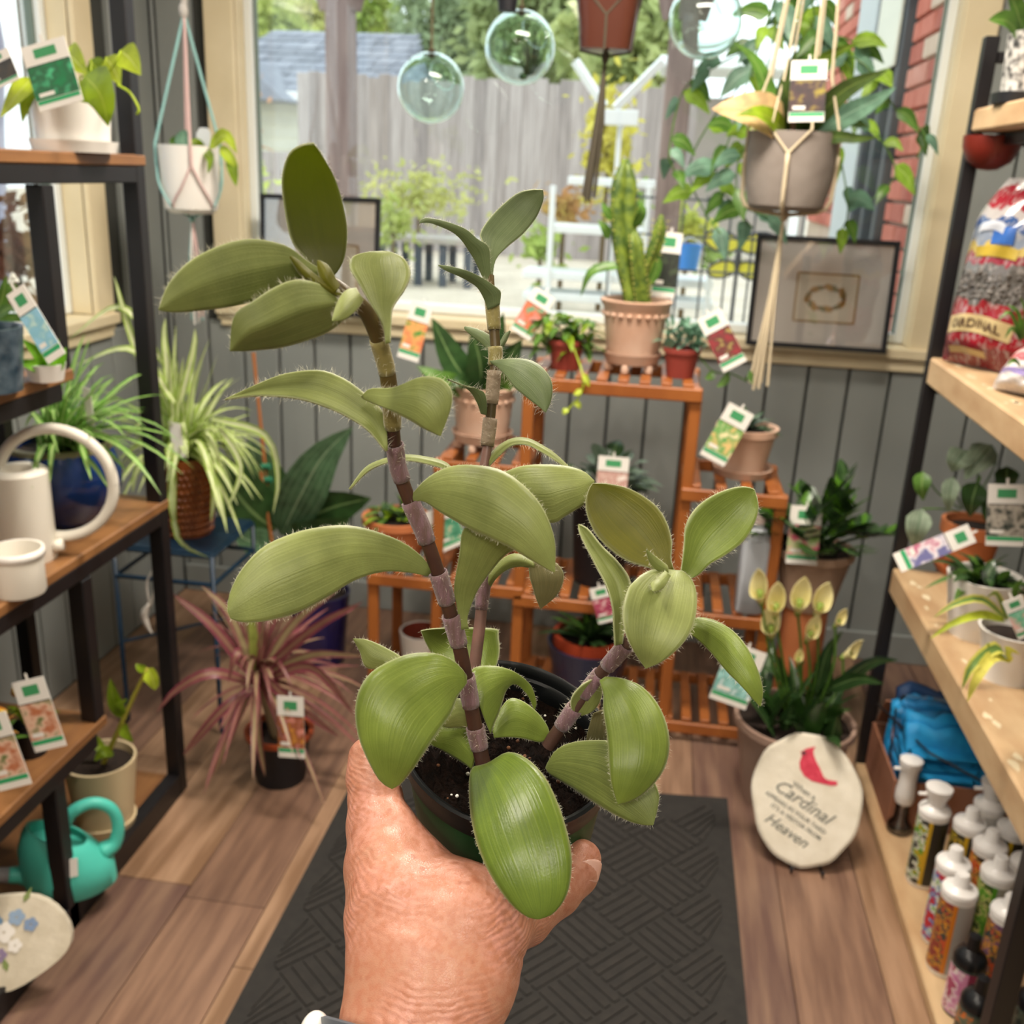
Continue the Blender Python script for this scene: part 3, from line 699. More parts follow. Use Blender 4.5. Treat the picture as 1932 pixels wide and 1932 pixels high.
# =================================================================== LEFT SHELVES
m_steel = mat('black_steel', '#1a181a', .4, spec=.45)
m_wood = mat('walnut_board', '#7b5434', .4, '#94683f', 3, nstretch=(9, 1.2, 9), bump=.05, bscale=30, detail=7)
XF, XB = -1.06, -1.42
SU = thing('shelf_unit', 'black steel shelf unit with staggered walnut boards along the left wall', 'shelf unit', (XF, 1.3, 0))
def barbox(root, name, lo, hi, m, b=.002):
    lo = np.array(lo, float); hi = np.array(hi, float); return MB().bbox((lo + hi) / 2, hi - lo, b).build(name, m, root)
ps = .034
for x in (XF, XB):
    barbox(SU, 'post', (x - ps, 2.0, 0), (x, 2.034, 2.15), m_steel)
    barbox(SU, 'post', (x - ps, 1.672, .394), (x, 1.706, .706), m_steel); barbox(SU, 'post', (x - ps, 1.672, 1.12), (x, 1.706, 1.44), m_steel)
    barbox(SU, 'post', (x - ps, 1.515, 0), (x, 1.549, .34), m_steel)
    barbox(SU, 'post', (x - ps, .60, 0), (x, .634, 2.15), m_steel)
    for z, y1 in ((1.442, 2.0), (1.064, 1.672), (.708, 2.0), (.338, 1.672), (.0, 2.0)):
        barbox(SU, 'rail', (x - ps, .634, z), (x, y1, z + (.032 if z > .1 else .058)), m_steel)
for z, y1 in ((1.474, 2.034), (1.096, 1.706), (.740, 2.034), (.370, 1.706), (.032, 2.0)):
    barbox(SU, 'end_rail', (XB, y1 - .034, z - .032), (XF - ps, y1, z), m_steel)
    barbox(SU, 'shelf_board', (XB - .03, .636, z), (XF + .002 if z > .1 else XF - ps - .002, y1 + .004, z + .022), m_wood, .003)
Z1, Z2, Z3, Z4, Z5 = 1.496, 1.118, .762, .392, .054
# --- top level: lime philodendron in a white pot
c = put(143, 300, 1.84, Z1); PT = thing('potted_philodendron', 'lime-leaved philodendron in a square-shouldered white pot on the top left shelf', 'potted plant', c)
saucer_part(PT, c, .078, .02, m_white); pot_part(PT, c + V3(0, 0, .007), .07, .063, .095, m_white, n=36)
for pts, w, m_ in (([(158, 200, 1.84), (150, 150, 1.8), (160, 142, 1.76), (190, 180, 1.73), (204, 238, 1.74)], 86, L_olive), ([(150, 200, 1.84), (128, 120, 1.84), (122, 100, 1.84), (140, 112, 1.82), (166, 142, 1.81)], 56, L_lime),
    ([(165, 200, 1.84), (195, 130, 1.85), (200, 108, 1.86), (214, 130, 1.85), (228, 162, 1.84)], 46, L_lime), ([(170, 200, 1.84), (220, 110, 1.85), (228, 95, 1.86), (246, 112, 1.85), (266, 142, 1.84)], 54, L_lime),
    ([(120, 205, 1.84), (75, 150, 1.8), (62, 146, 1.78), (35, 175, 1.76), (0, 222, 1.75)], 48, L_lime), ([(120, 205, 1.84), (80, 170, 1.8), (64, 160, 1.78), (50, 190, 1.77), (42, 232, 1.77)], 36, L_olive),
    ([(155, 200, 1.84), (172, 130, 1.86), (170, 112, 1.87), (188, 138, 1.86), (205, 172, 1.85)], 44, L_olive), ([(135, 200, 1.84), (105, 130, 1.87), (98, 115, 1.88), (110, 130, 1.87), (125, 165, 1.86)], 44, L_lime)):
    MB().tube([atY(*p) for p in pts[:3]], .0016, 5, res=8).build('petiole', L_lime, PT, smooth=True)
    pleaf(PT, pts[2:], w, m_, 'heart', .12, tilt=.2)
MB().tube([atY(222, 160, 1.84), atY(245, 175, 1.82), atY(262, 205, 1.82), atY(258, 216, 1.82)], .0022, 6, res=12).build('tendril', L_lime, PT, smooth=True)
plant_tag(98, 140, 88, 118, 17, 1.70, 'tag with green leaf picture in the lime philodendron on the top left shelf', '#1e7a4a', '#4db884', '#2b5f40', yaw=.1)
plant_tag(-2, 132, 66, 60, 24, 1.68, 'dark-pictured tag cut off by the left edge at top shelf level', '#2a2620', '#4a3d2c', '#35302a')
# --- second level: small patterned pot, blue stake tag, succulent leaves
c = put(-22, 700, 1.50, Z2); PB2 = thing('potted_orchid', 'small white flower in a dark blue patterned pot on the second left shelf', 'potted plant', c)
pot_part(PB2, c, .06, .05, .105, mat('dark_blue_pattern', '#16303f', .3, '#51606b', 40, coat=.4))
for pts, w in (([(-10, 600, 1.5), (5, 560, 1.48), (12, 520, 1.48)], 26), ([(-15, 600, 1.5), (22, 580, 1.47), (30, 600, 1.46)], 20), ([(-10, 600, 1.52), (20, 540, 1.52), (48, 556, 1.52)], 22), ([(-12, 600, 1.52), (40, 600, 1.54), (68, 620, 1.55)], 16)):
    pleaf(PB2, pts, w, L_mid, 'ovate', .2, .3)
for dx, dy in ((24, 522), (30, 530), (20, 532)): pleaf(PB2, [(dx - 6, dy, 1.49), (dx, dy - 3, 1.485), (dx + 7, dy + 2, 1.49)], 12, mat('white_petal', '#eceee6', .5, trans=.3), 'ovate', .1, name='petal')
plant_tag(68, 612, 42, 148, 34, 1.45, 'slanting pale blue stake tag on the second left shelf', '#8fc0d8', '#cfe3cf', '#7fb4c6')
c = put(88, 715, 1.6, Z2); AG = thing('potted_succulent', 'bright green sword-leaved succulent in a white dish on the second left shelf', 'potted plant', c)
pot_part(AG, c, .034, .028, .03, m_white)
for pts in ([(86, 700, 1.6), (75, 670, 1.58), (42, 640, 1.58)], [(88, 700, 1.6), (86, 660, 1.6), (76, 625, 1.6)], [(90, 700, 1.6), (100, 670, 1.58), (112, 640, 1.58)], [(88, 700, 1.6), (65, 690, 1.57), (30, 680, 1.56)], [(90, 700, 1.6), (110, 690, 1.6), (125, 655, 1.6)]):
    pleaf(AG, pts, 24, leaf_mat('bright_succulent', '#7fc02c', rough=.35, trans=.35), 'ovate', .3, .1)
# --- third level: round-handled white watering can, white cup, blue pot
c = atZ(52, 1052, Z3); c = V3(c[0], c[1], Z3); k = pxm(c)
WC = thing('watering_can', 'white modern watering can with a big ring handle on the third left shelf', 'watering can', c)
r = 53 * k; h = 172 * k * 1.02
m_wm = mat('matte_white_metal', '#e2dccf', .45)
MB().lathe([(0, 0), (r * .98, 0), (r, .004), (r, h - .006), (r - .008, h), (r * .55, h), (r * .5, h - .006), (r * .5, h - .03), (0, h - .032)], c, 40).build('body', m_wm, WC, smooth=True, angle=35)
rc = atY(106, 912, c[1] + .03); kr = pxm(rc); ring = [rc + V3(1, .25, 0) / math.sqrt(1.0625) * (104 * kr * math.cos(t)) + V3(0, 0, 1) * (106 * kr * math.sin(t)) for t in np.linspace(0, 2 * math.pi, 49)]
MB().tube(ring, 10.5 * kr, 12, cap=False).build('ring_handle', m_wm, WC, smooth=True)
MB().tube([c + V3(-r * .9, -.01, .03), c + V3(-r * 1.8, -.03, .07), c + V3(-r * 2.6, -.05, .16)], [.012, .009, .006], 10, res=10).build('spout', m_wm, WC, smooth=True)
MB().tube([c + V3(r * .95, .01, .025), c + V3(r * 1.25, .015, .028)], .012, 10).build('handle_lug', m_wm, WC, smooth=True)
c = atZ(52, 1108, Z3); c = V3(c[0], c[1] - .02, Z3); k = pxm(c); r = 49 * k; h = 88 * k
CU = thing('cup', 'small white ceramic cup in front of the ring-handled can', 'cup', c)
MB().lathe([(0, 0), (r * .9, 0), (r * .94, .004), (r * .94, h * .8), (r, h * .82), (r, h), (r - .005, h), (r - .008, h * .8), (r * .8, .008), (0, .008)], c, 36).build('body', m_wm, CU, smooth=True, angle=35)
MB().lathe([(r - .0045, h - .001), (r + .0006, h + .0006), (r + .001, h * .84), (r - .002, h * .82)], c, 36).build('rim_band', m_white, CU, smooth=True)
c = V3(-1.192, 1.85, Z3); k = pxm(c)
BP = thing('potted_spider_plant', 'spider plant in a shiny cobalt blue pot seen through the ring handle', 'potted plant', c)
h = .17; pot_part(BP, c, .1, .07, h, m_blueg, profile=[(.092, .02), (.114, .075), (.117, .115), (.107, .15)], thick=.01)
MB().lathe([(.104, h - .016), (.103, h - .003), (.1005, h + .001), (.09, h)], c, 36).build('glaze_lip', mat('olive_glaze_lip', '#6f6a48', .3), BP, smooth=True)
sr = random.Random(5)
for i in range(90):
    az = sr.uniform(-1.2, 2.6); el = sr.uniform(.5, 1.3); ln = sr.uniform(.2, .36)
    P_ = arch(c + V3(sr.uniform(-.03, .03), sr.uniform(-.03, .03), h - .015), az, el, ln, sr.uniform(.25, .75), 6); P_[:, 0] = np.maximum(P_[:, 0], XL + .05)
    leaf_obj(BP, blade(P_, V3(-math.sin(az), math.cos(az), .1), sr.uniform(.012, .018), 9, 2, 'strap', .35), L_spiderd)
for i in range(4):
    P_ = [atY(158 + i * 2, 858 - i, 1.86), atY(160, 800, 1.85), atY(163, 768, 1.85)]
MB().poly([(-.008, 0), (.008, 0), (.008, .075), (-.008, .08)], atY(172, 806, 1.8), V3(1, 0, 0), nrm(V3(-.1, .1, 1)), .0015).build('name_stake', m_card, BP)
# --- fourth level: two bromeliad starts with tags
for (px, py, yy, lab, fl) in ((62, 1420, 1.62, 'small yellow-bracted bromeliad in a black pot on the fourth left shelf', 1), (2, 1470, 1.50, 'bromeliad start in a black pot cut by the left edge on the fourth shelf', 0)):
    c = atZ(px, py, Z4); c = V3(c[0], c[1], Z4); B_ = thing('potted_bromeliad', lab, 'potted plant', c)
    pot_part(B_, c, .035, .026, .062, m_black)
    t0 = c + V3(0, 0, .055)
    for i in range(9):
        az = i * 2.4 + .5; P_ = arch(t0, az, .9 + .05 * i, .09 + .007 * i, .5, 5)
        leaf_obj(B_, blade(P_, V3(-math.sin(az), math.cos(az), 0), .018, 8, 2, 'strap', .3), (L_mid, L_olive, leaf_mat('tan_orange_leaf', '#b0713c', edge='#c8a04a', edgew=.6, trans=.3))[i % 3])
    MB().sphere(c + V3(0, 0, .135), .02, 8, 6, (1.4, 1.1, .8)).build('flower_bract', mat('yellow_bract', '#d9c83e', .4, '#c8652c', 60), B_, smooth=True)
P0 = atY(80, 1255, 1.62)
plant_tag(74, 1348, 62, 142, 16, 1.46, 'tag with orange pot picture beside the yellow-bracted bromeliad', '#b06a48', '#5d6f3c', '#d8b49c', yaw=.15)
plant_tag(4, 1418, 66, 150, 17, 1.38, 'second orange pot picture tag at the left edge on the fourth shelf', '#b06a48', '#5d6f3c', '#d8b49c', yaw=.15)
# --- bottom level
c = atZ(200, 1552, Z5); c = V3(c[0], c[1], Z5); k = pxm(c)
CP = thing('potted_pothos', 'leggy yellow-stemmed plant in a cream pot on the bottom left shelf', 'potted plant', c)
saucer_part(CP, c, .068, .02, m_cream); pot_part(CP, c + V3(0, 0, .006), .078, .06, .165, m_cream)
MB().tube([c + V3(0, 0, .14), atY(218, 1390, c[1]), atY(245, 1330, c[1]), atY(278, 1262, c[1] - .02)], [.006, .006, .005, .004], 8, res=14).build('stem', mat('yellow_stem', '#a8a03c', .5), CP, smooth=True)
for pts, w in (([(278, 1262, c[1] - .02), (288, 1280, c[1] - .03), (292, 1302, c[1] - .03)], 34), ([(275, 1266, c[1] - .02), (262, 1258, c[1] - .03), (256, 1252, c[1] - .03)], 16), ([(232, 1355, c[1]), (215, 1320, c[1] - .02), (208, 1280, c[1] - .02)], 26), ([(236, 1350, c[1]), (222, 1330, c[1] - .02), (240, 1318, c[1] - .04)], 20), ([(230, 1370, c[1]), (240, 1385, c[1] - .03), (252, 1400, c[1] - .04)], 24), ([(214, 1420, c[1]), (195, 1420, c[1] - .03), (178, 1436, c[1] - .04)], 24), ([(200, 1420, c[1]), (170, 1395, c[1]), (162, 1420, c[1])], 22)):
    pleaf(CP, pts, w, L_olive if w < 30 else L_lime, 'ovate', .25, .3)
c = atZ(140, 1672, Z5); c = V3(c[0], c[1], Z5); k = pxm(c)
TC_ = thing('watering_can', 'turquoise plastic watering can with a grey spout on the bottom left shelf', 'watering can', c)
m_tq = mat('turquoise_plastic', '#4fbfae', .4); m_gs = mat('grey_spout', '#8d8a8c', .45)
# body: oval tub rising to a peaked spout side, loop handle at the other end
ca_, sa_ = math.cos(.58), math.sin(.58)
def TQ(x, y, z): return c + V3(x * ca_ - y * sa_, x * sa_ + y * ca_, z)
prof = [(0, 0), (.066, 0), (.074, .006), (.08, .05), (.078, .085), (.066, .118), (.056, .132), (.05, .132), (.056, .11), (0, .105)]
bo = MB().lathe(prof, (0, 0, 0), 36)
def shear(p):
    x, y, z = p; t = z / .132
    return tuple(TQ(x * 1.16 * (1 - .12 * t) - .018 * t, y * .8, z * (1 + (.28 if z > .08 else 0) * max(0, -x / .06) + (-.22 if z > .08 else 0) * max(0, x / .06))))
bo.v = [shear(p) for p in bo.v]; bo.build('body', m_tq, TC_, smooth=True, angle=50)
hp = [TQ(-.01, 0, .145), TQ(.012, 0, .178), TQ(.05, 0, .19), TQ(.083, 0, .17), TQ(.095, 0, .13), TQ(.086, 0, .085), TQ(.06, 0, .07)]
MB().tube(hp, [.014, .013, .012, .012, .012, .014, .02], 12, res=26).build('handle', m_tq, TC_, smooth=True)
MB().tube([TQ(-.07, 0, .05), TQ(-.1, 0, .058), TQ(-.118, 0, .062)], [.032, .018, .0155], 12, res=8).build('spout_base', m_tq, TC_, smooth=True)
MB().tube([TQ(-.114, 0, .061), TQ(-.19, 0, .085), TQ(-.27, 0, .12)], [.0158, .013, .011], 12, res=8).build('spout', m_gs, TC_, smooth=True)
MB().poly([(-.012, -.02), (.012, -.02), (.012, .02), (-.012, .02)], TQ(.0, -.062, .09), V3(ca_, sa_, 0), nrm(V3(0, .12, 1)), .001).build('price_label', m_card, TC_)
c = atZ(30, 1845, Z5); c = V3(c[0] - .01, c[1], Z5)
ST_ = thing('garden_stone', 'cream garden stone with painted flowers at the lower left corner of the shelf', 'stone', c)
ol = [(.105 * math.cos(t) * (1 + .12 * math.cos(2 * t + .6)), .085 + .085 * math.sin(t) * (1 + .08 * math.sin(3 * t))) for t in np.linspace(0, 2 * math.pi, 33)[:-1]]
ex = nrm(V3(1, .35, 0)); ey = nrm(V3(-.1, .45, 1)); 
MB().poly(ol, c + V3(0, -.03, .0), ex, ey, .022).build('slab', mat('cream_stone', '#d3cab6', .8, '#c2b8a2', 20, bump=.3, bscale=60), ST_)
nn = nrm(np.cross(ex, ey)); fo = c + V3(0, -.03, .0) + nn * .0015
for i, (u, v, rr_, col) in enumerate(((.0, .1, .018, '#e7e3dc'), (-.02, .12, .016, '#6f8fb0'), (.02, .125, .014, '#8fa6c0'), (.02, .075, .012, '#e7e3dc'), (-.005, .06, .012, '#8a7a98'), (.045, .11, .012, '#7f95b5'))):
    mbf = MB()
    for q in range(5):
        a = q * 1.2566; mbf.poly([(u + rr_ * .6 * math.cos(a) + rr_ * .5 * math.cos(t), v + rr_ * .6 * math.sin(a) + rr_ * .5 * math.sin(t)) for t in np.linspace(0, 6.283, 9)[:-1]], fo + nn * .0003 * q, ex, ey)
    mbf.build('painted_flower', mat('paint_' + col, col, .7), ST_)
for (u, v, a) in ((-.05, .14, .5), (.03, .15, 1.1), (-.03, .04, 1.4), (.01, .03, 1.9)):
    MB().poly([(u, v), (u + .012 * math.cos(a + .5), v + .012 * math.sin(a + .5)), (u + .03 * math.cos(a), v + .03 * math.sin(a)), (u + .012 * math.cos(a - .5), v + .012 * math.sin(a - .5))], fo, ex, ey).build('painted_leaf', mat('paint_leaf', '#7c8c52', .7), ST_)

# =================================================================== BEHIND THE LEFT SHELVES
# blue metal stand with the big spider plant
YS = 2.42; tp = atY(350, 1002, YS); SZ = tp[2]
BS = thing('plant_stand', 'dark blue metal plant stand beside the left shelf unit', 'plant stand', (tp[0], YS, 0))
m_bm = mat('navy_metal', '#0c2436', .35, '#123048', 8, spec=.6)
hs = .135
MB().bbox((tp[0], YS, SZ - .006), (2 * hs, 2 * hs, .012), .002).build('top_plate', m_bm, BS)
for z in (SZ - .012, SZ - .09):
    for sx in (-1, 1):
        MB().tube([(tp[0] + sx * hs, YS - hs, z), (tp[0] + sx * hs, YS + hs, z)], .006, 8).build('ring_bar', m_bm, BS); MB().tube([(tp[0] - hs, YS + sx * hs, z), (tp[0] + hs, YS + sx * hs, z)], .006, 8).build('ring_bar', m_bm, BS)
for sx in (-1, 1):
    for sy in (-1, 1): MB().tube([(tp[0] + sx * hs, YS + sy * hs, SZ - .01), (tp[0] + sx * (hs + .0), YS + sy * hs, .012), (tp[0] + sx * (hs + .012), YS + sy * hs, .004)], .006, 8).build('leg', m_bm, BS, smooth=True)
MB().tube([(tp[0] - hs, YS - hs, .25), (tp[0] + hs, YS + hs, .25)], .005, 6).build('brace', m_bm, BS)
# brown basket-textured pot + spider plant
c = V3(tp[0] + .005, YS, SZ + .001)
SP = thing('potted_spider_plant', 'big variegated spider plant in a brown beaded pot on the blue stand', 'potted plant', c)
hP = 152 * pxm(c) * 1.0; m_bp = mat('amber_brown_glaze', '#6e3a1c', .25, '#86481f', 30, coat=.5)
pot_part(SP, c, .088, .066, hP, m_bp)
beads = MB()
for i in range(10):
    z = .012 + i * (hP - .03) / 9.5; rr_ = .066 + (.088 - .066) * z / hP
    for q in range(36):
        a = 2 * math.pi * (q + .5 * (i % 2)) / 36; beads.sphere(c + V3(rr_ * math.cos(a), rr_ * math.sin(a), z), .0058, 6, 4)
beads.build('beading', m_bp, SP, smooth=True)['kind'] = 'stuff'
t0 = c + V3(0, 0, hP - .01); sr = random.Random(21)
for i in range(150):
    az = sr.uniform(-math.pi, math.pi); el = sr.uniform(.55, 1.45); ln = sr.uniform(.22, .42) * (1.0 if el > .8 else .85); dr = sr.uniform(.25, 1.15) if el < 1.25 else sr.uniform(.05, .4)
    P_ = arch(t0 + V3(sr.uniform(-.025, .025), sr.uniform(-.025, .025), 0), az, el, ln, dr, 7)
    P_[:, 0] = np.maximum(P_[:, 0], XL + .04)
    leaf_obj(SP, blade(P_, V3(-math.sin(az), math.cos(az), .1), sr.uniform(.015, .023), 11, 2, 'strap', .35), L_spider)
for pts in ([(300, 860, 2.34), (285, 900, 2.32), (280, 955, 2.3)], [(290, 850, 2.34), (262, 880, 2.3), (250, 930, 2.28)], [(395, 855, 2.33), (405, 920, 2.3), (398, 985, 2.29)], [(410, 800, 2.36), (455, 880, 2.3), (430, 960, 2.28)], [(400, 790, 2.36), (500, 820, 2.3), (525, 900, 2.3), (515, 970, 2.3)], [(330, 870, 2.32), (330, 990, 2.27), (350, 1030, 2.26), (395, 1052, 2.26)],
            [(330, 860, 2.33), (323, 950, 2.28), (340, 1010, 2.27)], [(320, 750, 2.36), (310, 640, 2.36), (312, 600, 2.36)], [(300, 760, 2.36), (250, 640, 2.36), (215, 520, 2.36)], [(290, 650, 2.36), (265, 590, 2.37), (250, 530, 2.37)], [(310, 690, 2.36), (230, 580, 2.36), (130, 640, 2.34)], [(330, 760, 2.34), (250, 660, 2.33), (140, 690, 2.32)], [(340, 760, 2.34), (365, 660, 2.34), (368, 620, 2.34)]):
    pleaf(SP, pts, 15, L_spider, 'strap', .3, .4, n=12, mm=2)
for (px, py) in ((252, 830), (335, 825)):
    pass
MB().poly([(-.017, 0), (.014, 0), (.012, .085), (-.02, .09)], atY(340, 862, 2.32), V3(1, 0, 0), nrm(V3(-.12, .1, 1)), .0015).build('name_stake', m_card, SP)
# white hook hanging from the stand
hk = atY(286, 1090, 2.27)
HK = thing('hanging_scoop', 'small white plastic scoop hanging under the blue stand', 'scoop', atY(284, 1190, 2.27)); m_wp = mat('offwhite_plastic', '#cfc9c0', .5)
MB().tube([atY(290, 1072, 2.27), atY(277, 1100, 2.27), atY(282, 1140, 2.27)], .003, 6, res=10).build('loop', m_wp, HK, smooth=True); MB().tube([atY(290, 1072, 2.27), atY(291, 1110, 2.27), atY(284, 1145, 2.27)], .003, 6, res=10).build('loop', m_wp, HK, smooth=True)
MB().tube([atY(282, 1138, 2.27), atY(272, 1160, 2.27), atY(280, 1185, 2.27), atY(288, 1195, 2.27)], [.004, .011, .008, .002], 8, res=12).build('bowl', m_wp, HK, smooth=True)
# rubber plant in a cobalt pot on the floor against the back wall
c = put(606, 1290, 2.78, 0); RP = thing('potted_rubber_plant', 'large dark-leaved plant in a deep blue pot on the floor below the window', 'potted plant', c)
m_ind = mat('indigo_glaze', '#1c1750', .2, '#141040', 8, coat=.4)
pot_part(RP, c, .095, .075, .235, m_ind)
MB().tube([c + V3(0, 0, .2), c + V3(-.02, 0, .42), c + V3(-.05, .02, .62)], [.011, .009, .006], 8, res=12).build('stem', mat('brown_twig', '#5b3c26', .7), RP, smooth=True)
L_big = leaf_mat('big_blue_green_leaf', '#4c6b4c', mid='#9ab08e', midw=.03, veins=7, veincol='#7c9678', rough=.3, trans=.15)
for pts, w, m_ in (([(530, 1010, 2.72), (570, 930, 2.66), (610, 860, 2.64), (665, 806, 2.64)], 92, L_big), ([(520, 1000, 2.72), (470, 960, 2.66), (410, 880, 2.62), (395, 850, 2.62)], 110, L_dark), ([(540, 1000, 2.75), (620, 960, 2.7), (700, 940, 2.68)], 85, L_dark), ([(520, 1030, 2.72), (470, 1020, 2.64), (440, 1000, 2.62)], 60, L_big),
                   ([(540, 1020, 2.75), (590, 1010, 2.68), (660, 980, 2.65)], 70, L_dark), ([(520, 990, 2.76), (490, 900, 2.76), (470, 830, 2.78)], 100, L_dark), ([(525, 1040, 2.72), (500, 1060, 2.62), (465, 1085, 2.58)], 70, L_big), ([(545, 1040, 2.76), (600, 1080, 2.7), (640, 1110, 2.66)], 80, L_dark)):
    pleaf(RP, pts, w, m_, 'ovate', .15, .35, n=10)
for (a, b2) in (((478, 665, 2.74), (512, 1000, 2.74)), ((492, 890, 2.7), (516, 1040, 2.7))): MB().tube([atY(*a), atY(*b2)], .0055, 6).build('bamboo_cane', mat('orange_cane', '#a8683a', .6), RP)
for (px, py) in ((502, 880), (505, 905)): MB().tube([atY(px - 8, py, 2.73), atY(px + 8, py, 2.73)], .009, 8).build('green_tie', mat('green_tie', '#2e7a5a', .5), RP)
# pink dracaena on the floor
c = put(524, 1478, 2.07, 0); c[1] = 2.13; c = V3(atZ(524, 1474, 0)[0], 2.13, 0)
DR = thing('potted_dracaena', 'pink-leaved dracaena in a black nursery pot with an orange rim on the floor', 'potted plant', c)
k = pxm(c + V3(0, 0, .1)); pot_part(DR, c, .078, .062, .125, m_black)
MB().lathe([(.078, .128), (.086, .128), (.087, .14), (.078, .142), (.074, .14), (.074, .128)], c, 36).build('orange_rim', mat('burnt_orange_plastic', '#9a4420', .45), DR, smooth=True, angle=40)
cr = atY(487, 1275, 2.13)
MB().tube([c + V3(-.01, 0, .11), (c + cr) / 2 + V3(0, 0, .04), cr], [.012, .012, .014], 8, res=10).build('trunk', mat('pale_trunk', '#8c7a5c', .8), DR, smooth=True)
sr = random.Random(33)
for i in range(100):
    az = sr.uniform(-math.pi, math.pi); el = sr.choice((sr.uniform(.9, 1.4), sr.uniform(-.1, .9), sr.uniform(-.1, .9))); ln = sr.uniform(.18, .31)
    P_ = arch(cr + V3(0, 0, sr.uniform(-.03, .03)), az, el, ln, sr.uniform(.15, .75) if el < 1.1 else .1, 7)
    if P_[:, 0].min() < XF + .02: continue
    leaf_obj(DR, blade(P_, V3(-math.sin(az), math.cos(az), .1), sr.uniform(.013, .02), 9, 2, 'strap', .3), L_pink if sr.random() < .6 else L_pink2)
for pts, m_ in (([(483, 1280, 2.1), (478, 1200, 2.08), (470, 1140, 2.08)], leaf_mat('yellow_green_heart', '#8f9a4a', trans=.3)), ([(485, 1290, 2.05), (486, 1370, 2.0), (500, 1465, 1.99)], L_pink2), ([(478, 1292, 2.06), (440, 1370, 2.0), (402, 1465, 1.99)], L_pink2), ([(480, 1290, 2.08), (400, 1270, 2.0), (335, 1300, 1.99), (295, 1345, 1.98)], L_pink), ([(480, 1300, 2.05), (420, 1340, 2.0), (345, 1425, 1.99)], L_pink),
                ([(500, 1275, 2.06), (545, 1320, 2.0), (640, 1390, 1.99)], L_pink), ([(505, 1280, 2.1), (590, 1260, 2.04), (670, 1350, 2.03)], L_pink), ([(500, 1260, 2.12), (600, 1180, 2.1), (685, 1135, 2.1)], L_pink), ([(500, 1255, 2.13), (560, 1170, 2.14), (640, 1110, 2.14)], L_pink2), ([(480, 1270, 2.1), (435, 1160, 2.1), (380, 1105, 2.1)], L_pink2), ([(475, 1275, 2.1), (400, 1180, 2.08), (325, 1120, 2.08)], L_pink), ([(505, 1270, 2.12), (590, 1235, 2.1), (690, 1238, 2.1)], L_pink2), ([(478, 1270, 2.06), (450, 1230, 2.0), (430, 1290, 1.98)], L_pink)):
    pleaf(DR, pts, 21, m_, 'strap', .25, .3, n=11, mm=2)
plant_tag(549, 1372, 52, 122, 3, 1.97, 'tag with orange and pink picture in the pink dracaena on the floor', '#c98a3c', '#d88f80', '#8a4a30')

# =================================================================== HANGING WHITE PLANTER AT LEFT
YH = 2.72; c = atY(362, 402, YH); k = pxm(c)
HP_ = thing('hanging_planter', 'white hanging pot in pink and teal cord at the left window casing', 'hanging planter', c)
hh = 120 * k; pot_part(HP_, c, 55 * k, 40 * k, hh, m_white, profile=[(48 * k, .012), (52 * k, 40 * k), (53 * k, 80 * k)])
top = atY(347, -60, YH); m_pk = mat('pink_cord', '#c9a9a4', .8); m_tl = mat('teal_cord', '#8db8b4', .8)
kn = c + V3(0, 0, -.012)
MB().tube([atY(347, 8, YH), top], .008, 8).build('upper_cord', mat('grey_cord', '#b9b4ae', .8), HP_)
MB().sphere(atY(346, 20, YH), .016, 8, 6, (.8, .8, 1.3)).build('top_knot', mat('grey_cord', '#b9b4ae', .8), HP_, smooth=True)
for i in range(4):
    a = i * math.pi / 2 + .5; rp_ = c + V3(58 * k * math.cos(a), 58 * k * math.sin(a), hh * .72); lo_ = c + V3(46 * k * math.cos(a + .78), 46 * k * math.sin(a + .78), 14 * k)
    rp0 = c + V3(58 * k * math.cos(a), 58 * k * math.sin(a), hh); m_ = m_pk if i % 2 else m_tl
    MB().tube([atY(347, 25, YH), rp0, rp_], .0042, 6).build('cord', m_, HP_)
    for sg in (-1, 1):
        lo_ = c + V3(50 * k * math.cos(a + sg * .78), 50 * k * math.sin(a + sg * .78), 12 * k)
        MB().tube([rp_, (rp_ + lo_) / 2 + V3(math.cos(a), math.sin(a), 0) * .012, lo_, kn], .003, 6, res=10).build('cord', m_, HP_)
MB().sphere(kn - V3(0, 0, .004), .009, 8, 6).build('bottom_knot', m_tl, HP_, smooth=True)
for i in range(7):
    a = i * .9; MB().tube([kn, kn + V3(.012 * math.cos(a), .012 * math.sin(a), -.1), kn + V3(.016 * math.cos(a), .014 * math.sin(a), -.27 - .01 * (i % 3))], .0026, 5).build('tassel_strand', (m_pk, m_tl, m_white)[i % 3], HP_)
for pts, w, m_ in (([(350, 285, YH), (345, 260, YH), (352, 245, YH)], 30, L_blue), ([(375, 285, YH), (370, 270, YH - .02), (362, 262, YH - .02)], 26, L_olive), ([(385, 283, YH - .03), (398, 300, YH - .07), (392, 328, YH - .07)], 18, L_olive), ([(395, 280, YH - .04), (425, 255, YH - .06), (448, 290, YH - .06)], 26, L_lime), ([(415, 275, YH - .05), (436, 300, YH - .06), (450, 318, YH - .06)], 22, L_lime), ([(430, 295, YH - .05), (440, 320, YH - .06), (446, 352, YH - .06)], 22, L_olive), ([(340, 282, YH), (330, 268, YH), (335, 255, YH)], 22, L_mid)):
    pleaf(HP_, pts, w, m_, 'ovate', .2, .3)
MB().poly([(-.02, 0), (.018, 0), (.02, .04), (.01, .05), (-.01, .05), (-.02, .035)], atY(384, 278, YH), V3(1, 0, 0), nrm(V3(0, .1, 1)), .0015).build('name_stake', mat('pale_stake', '#c5c9c9', .5), HP_)

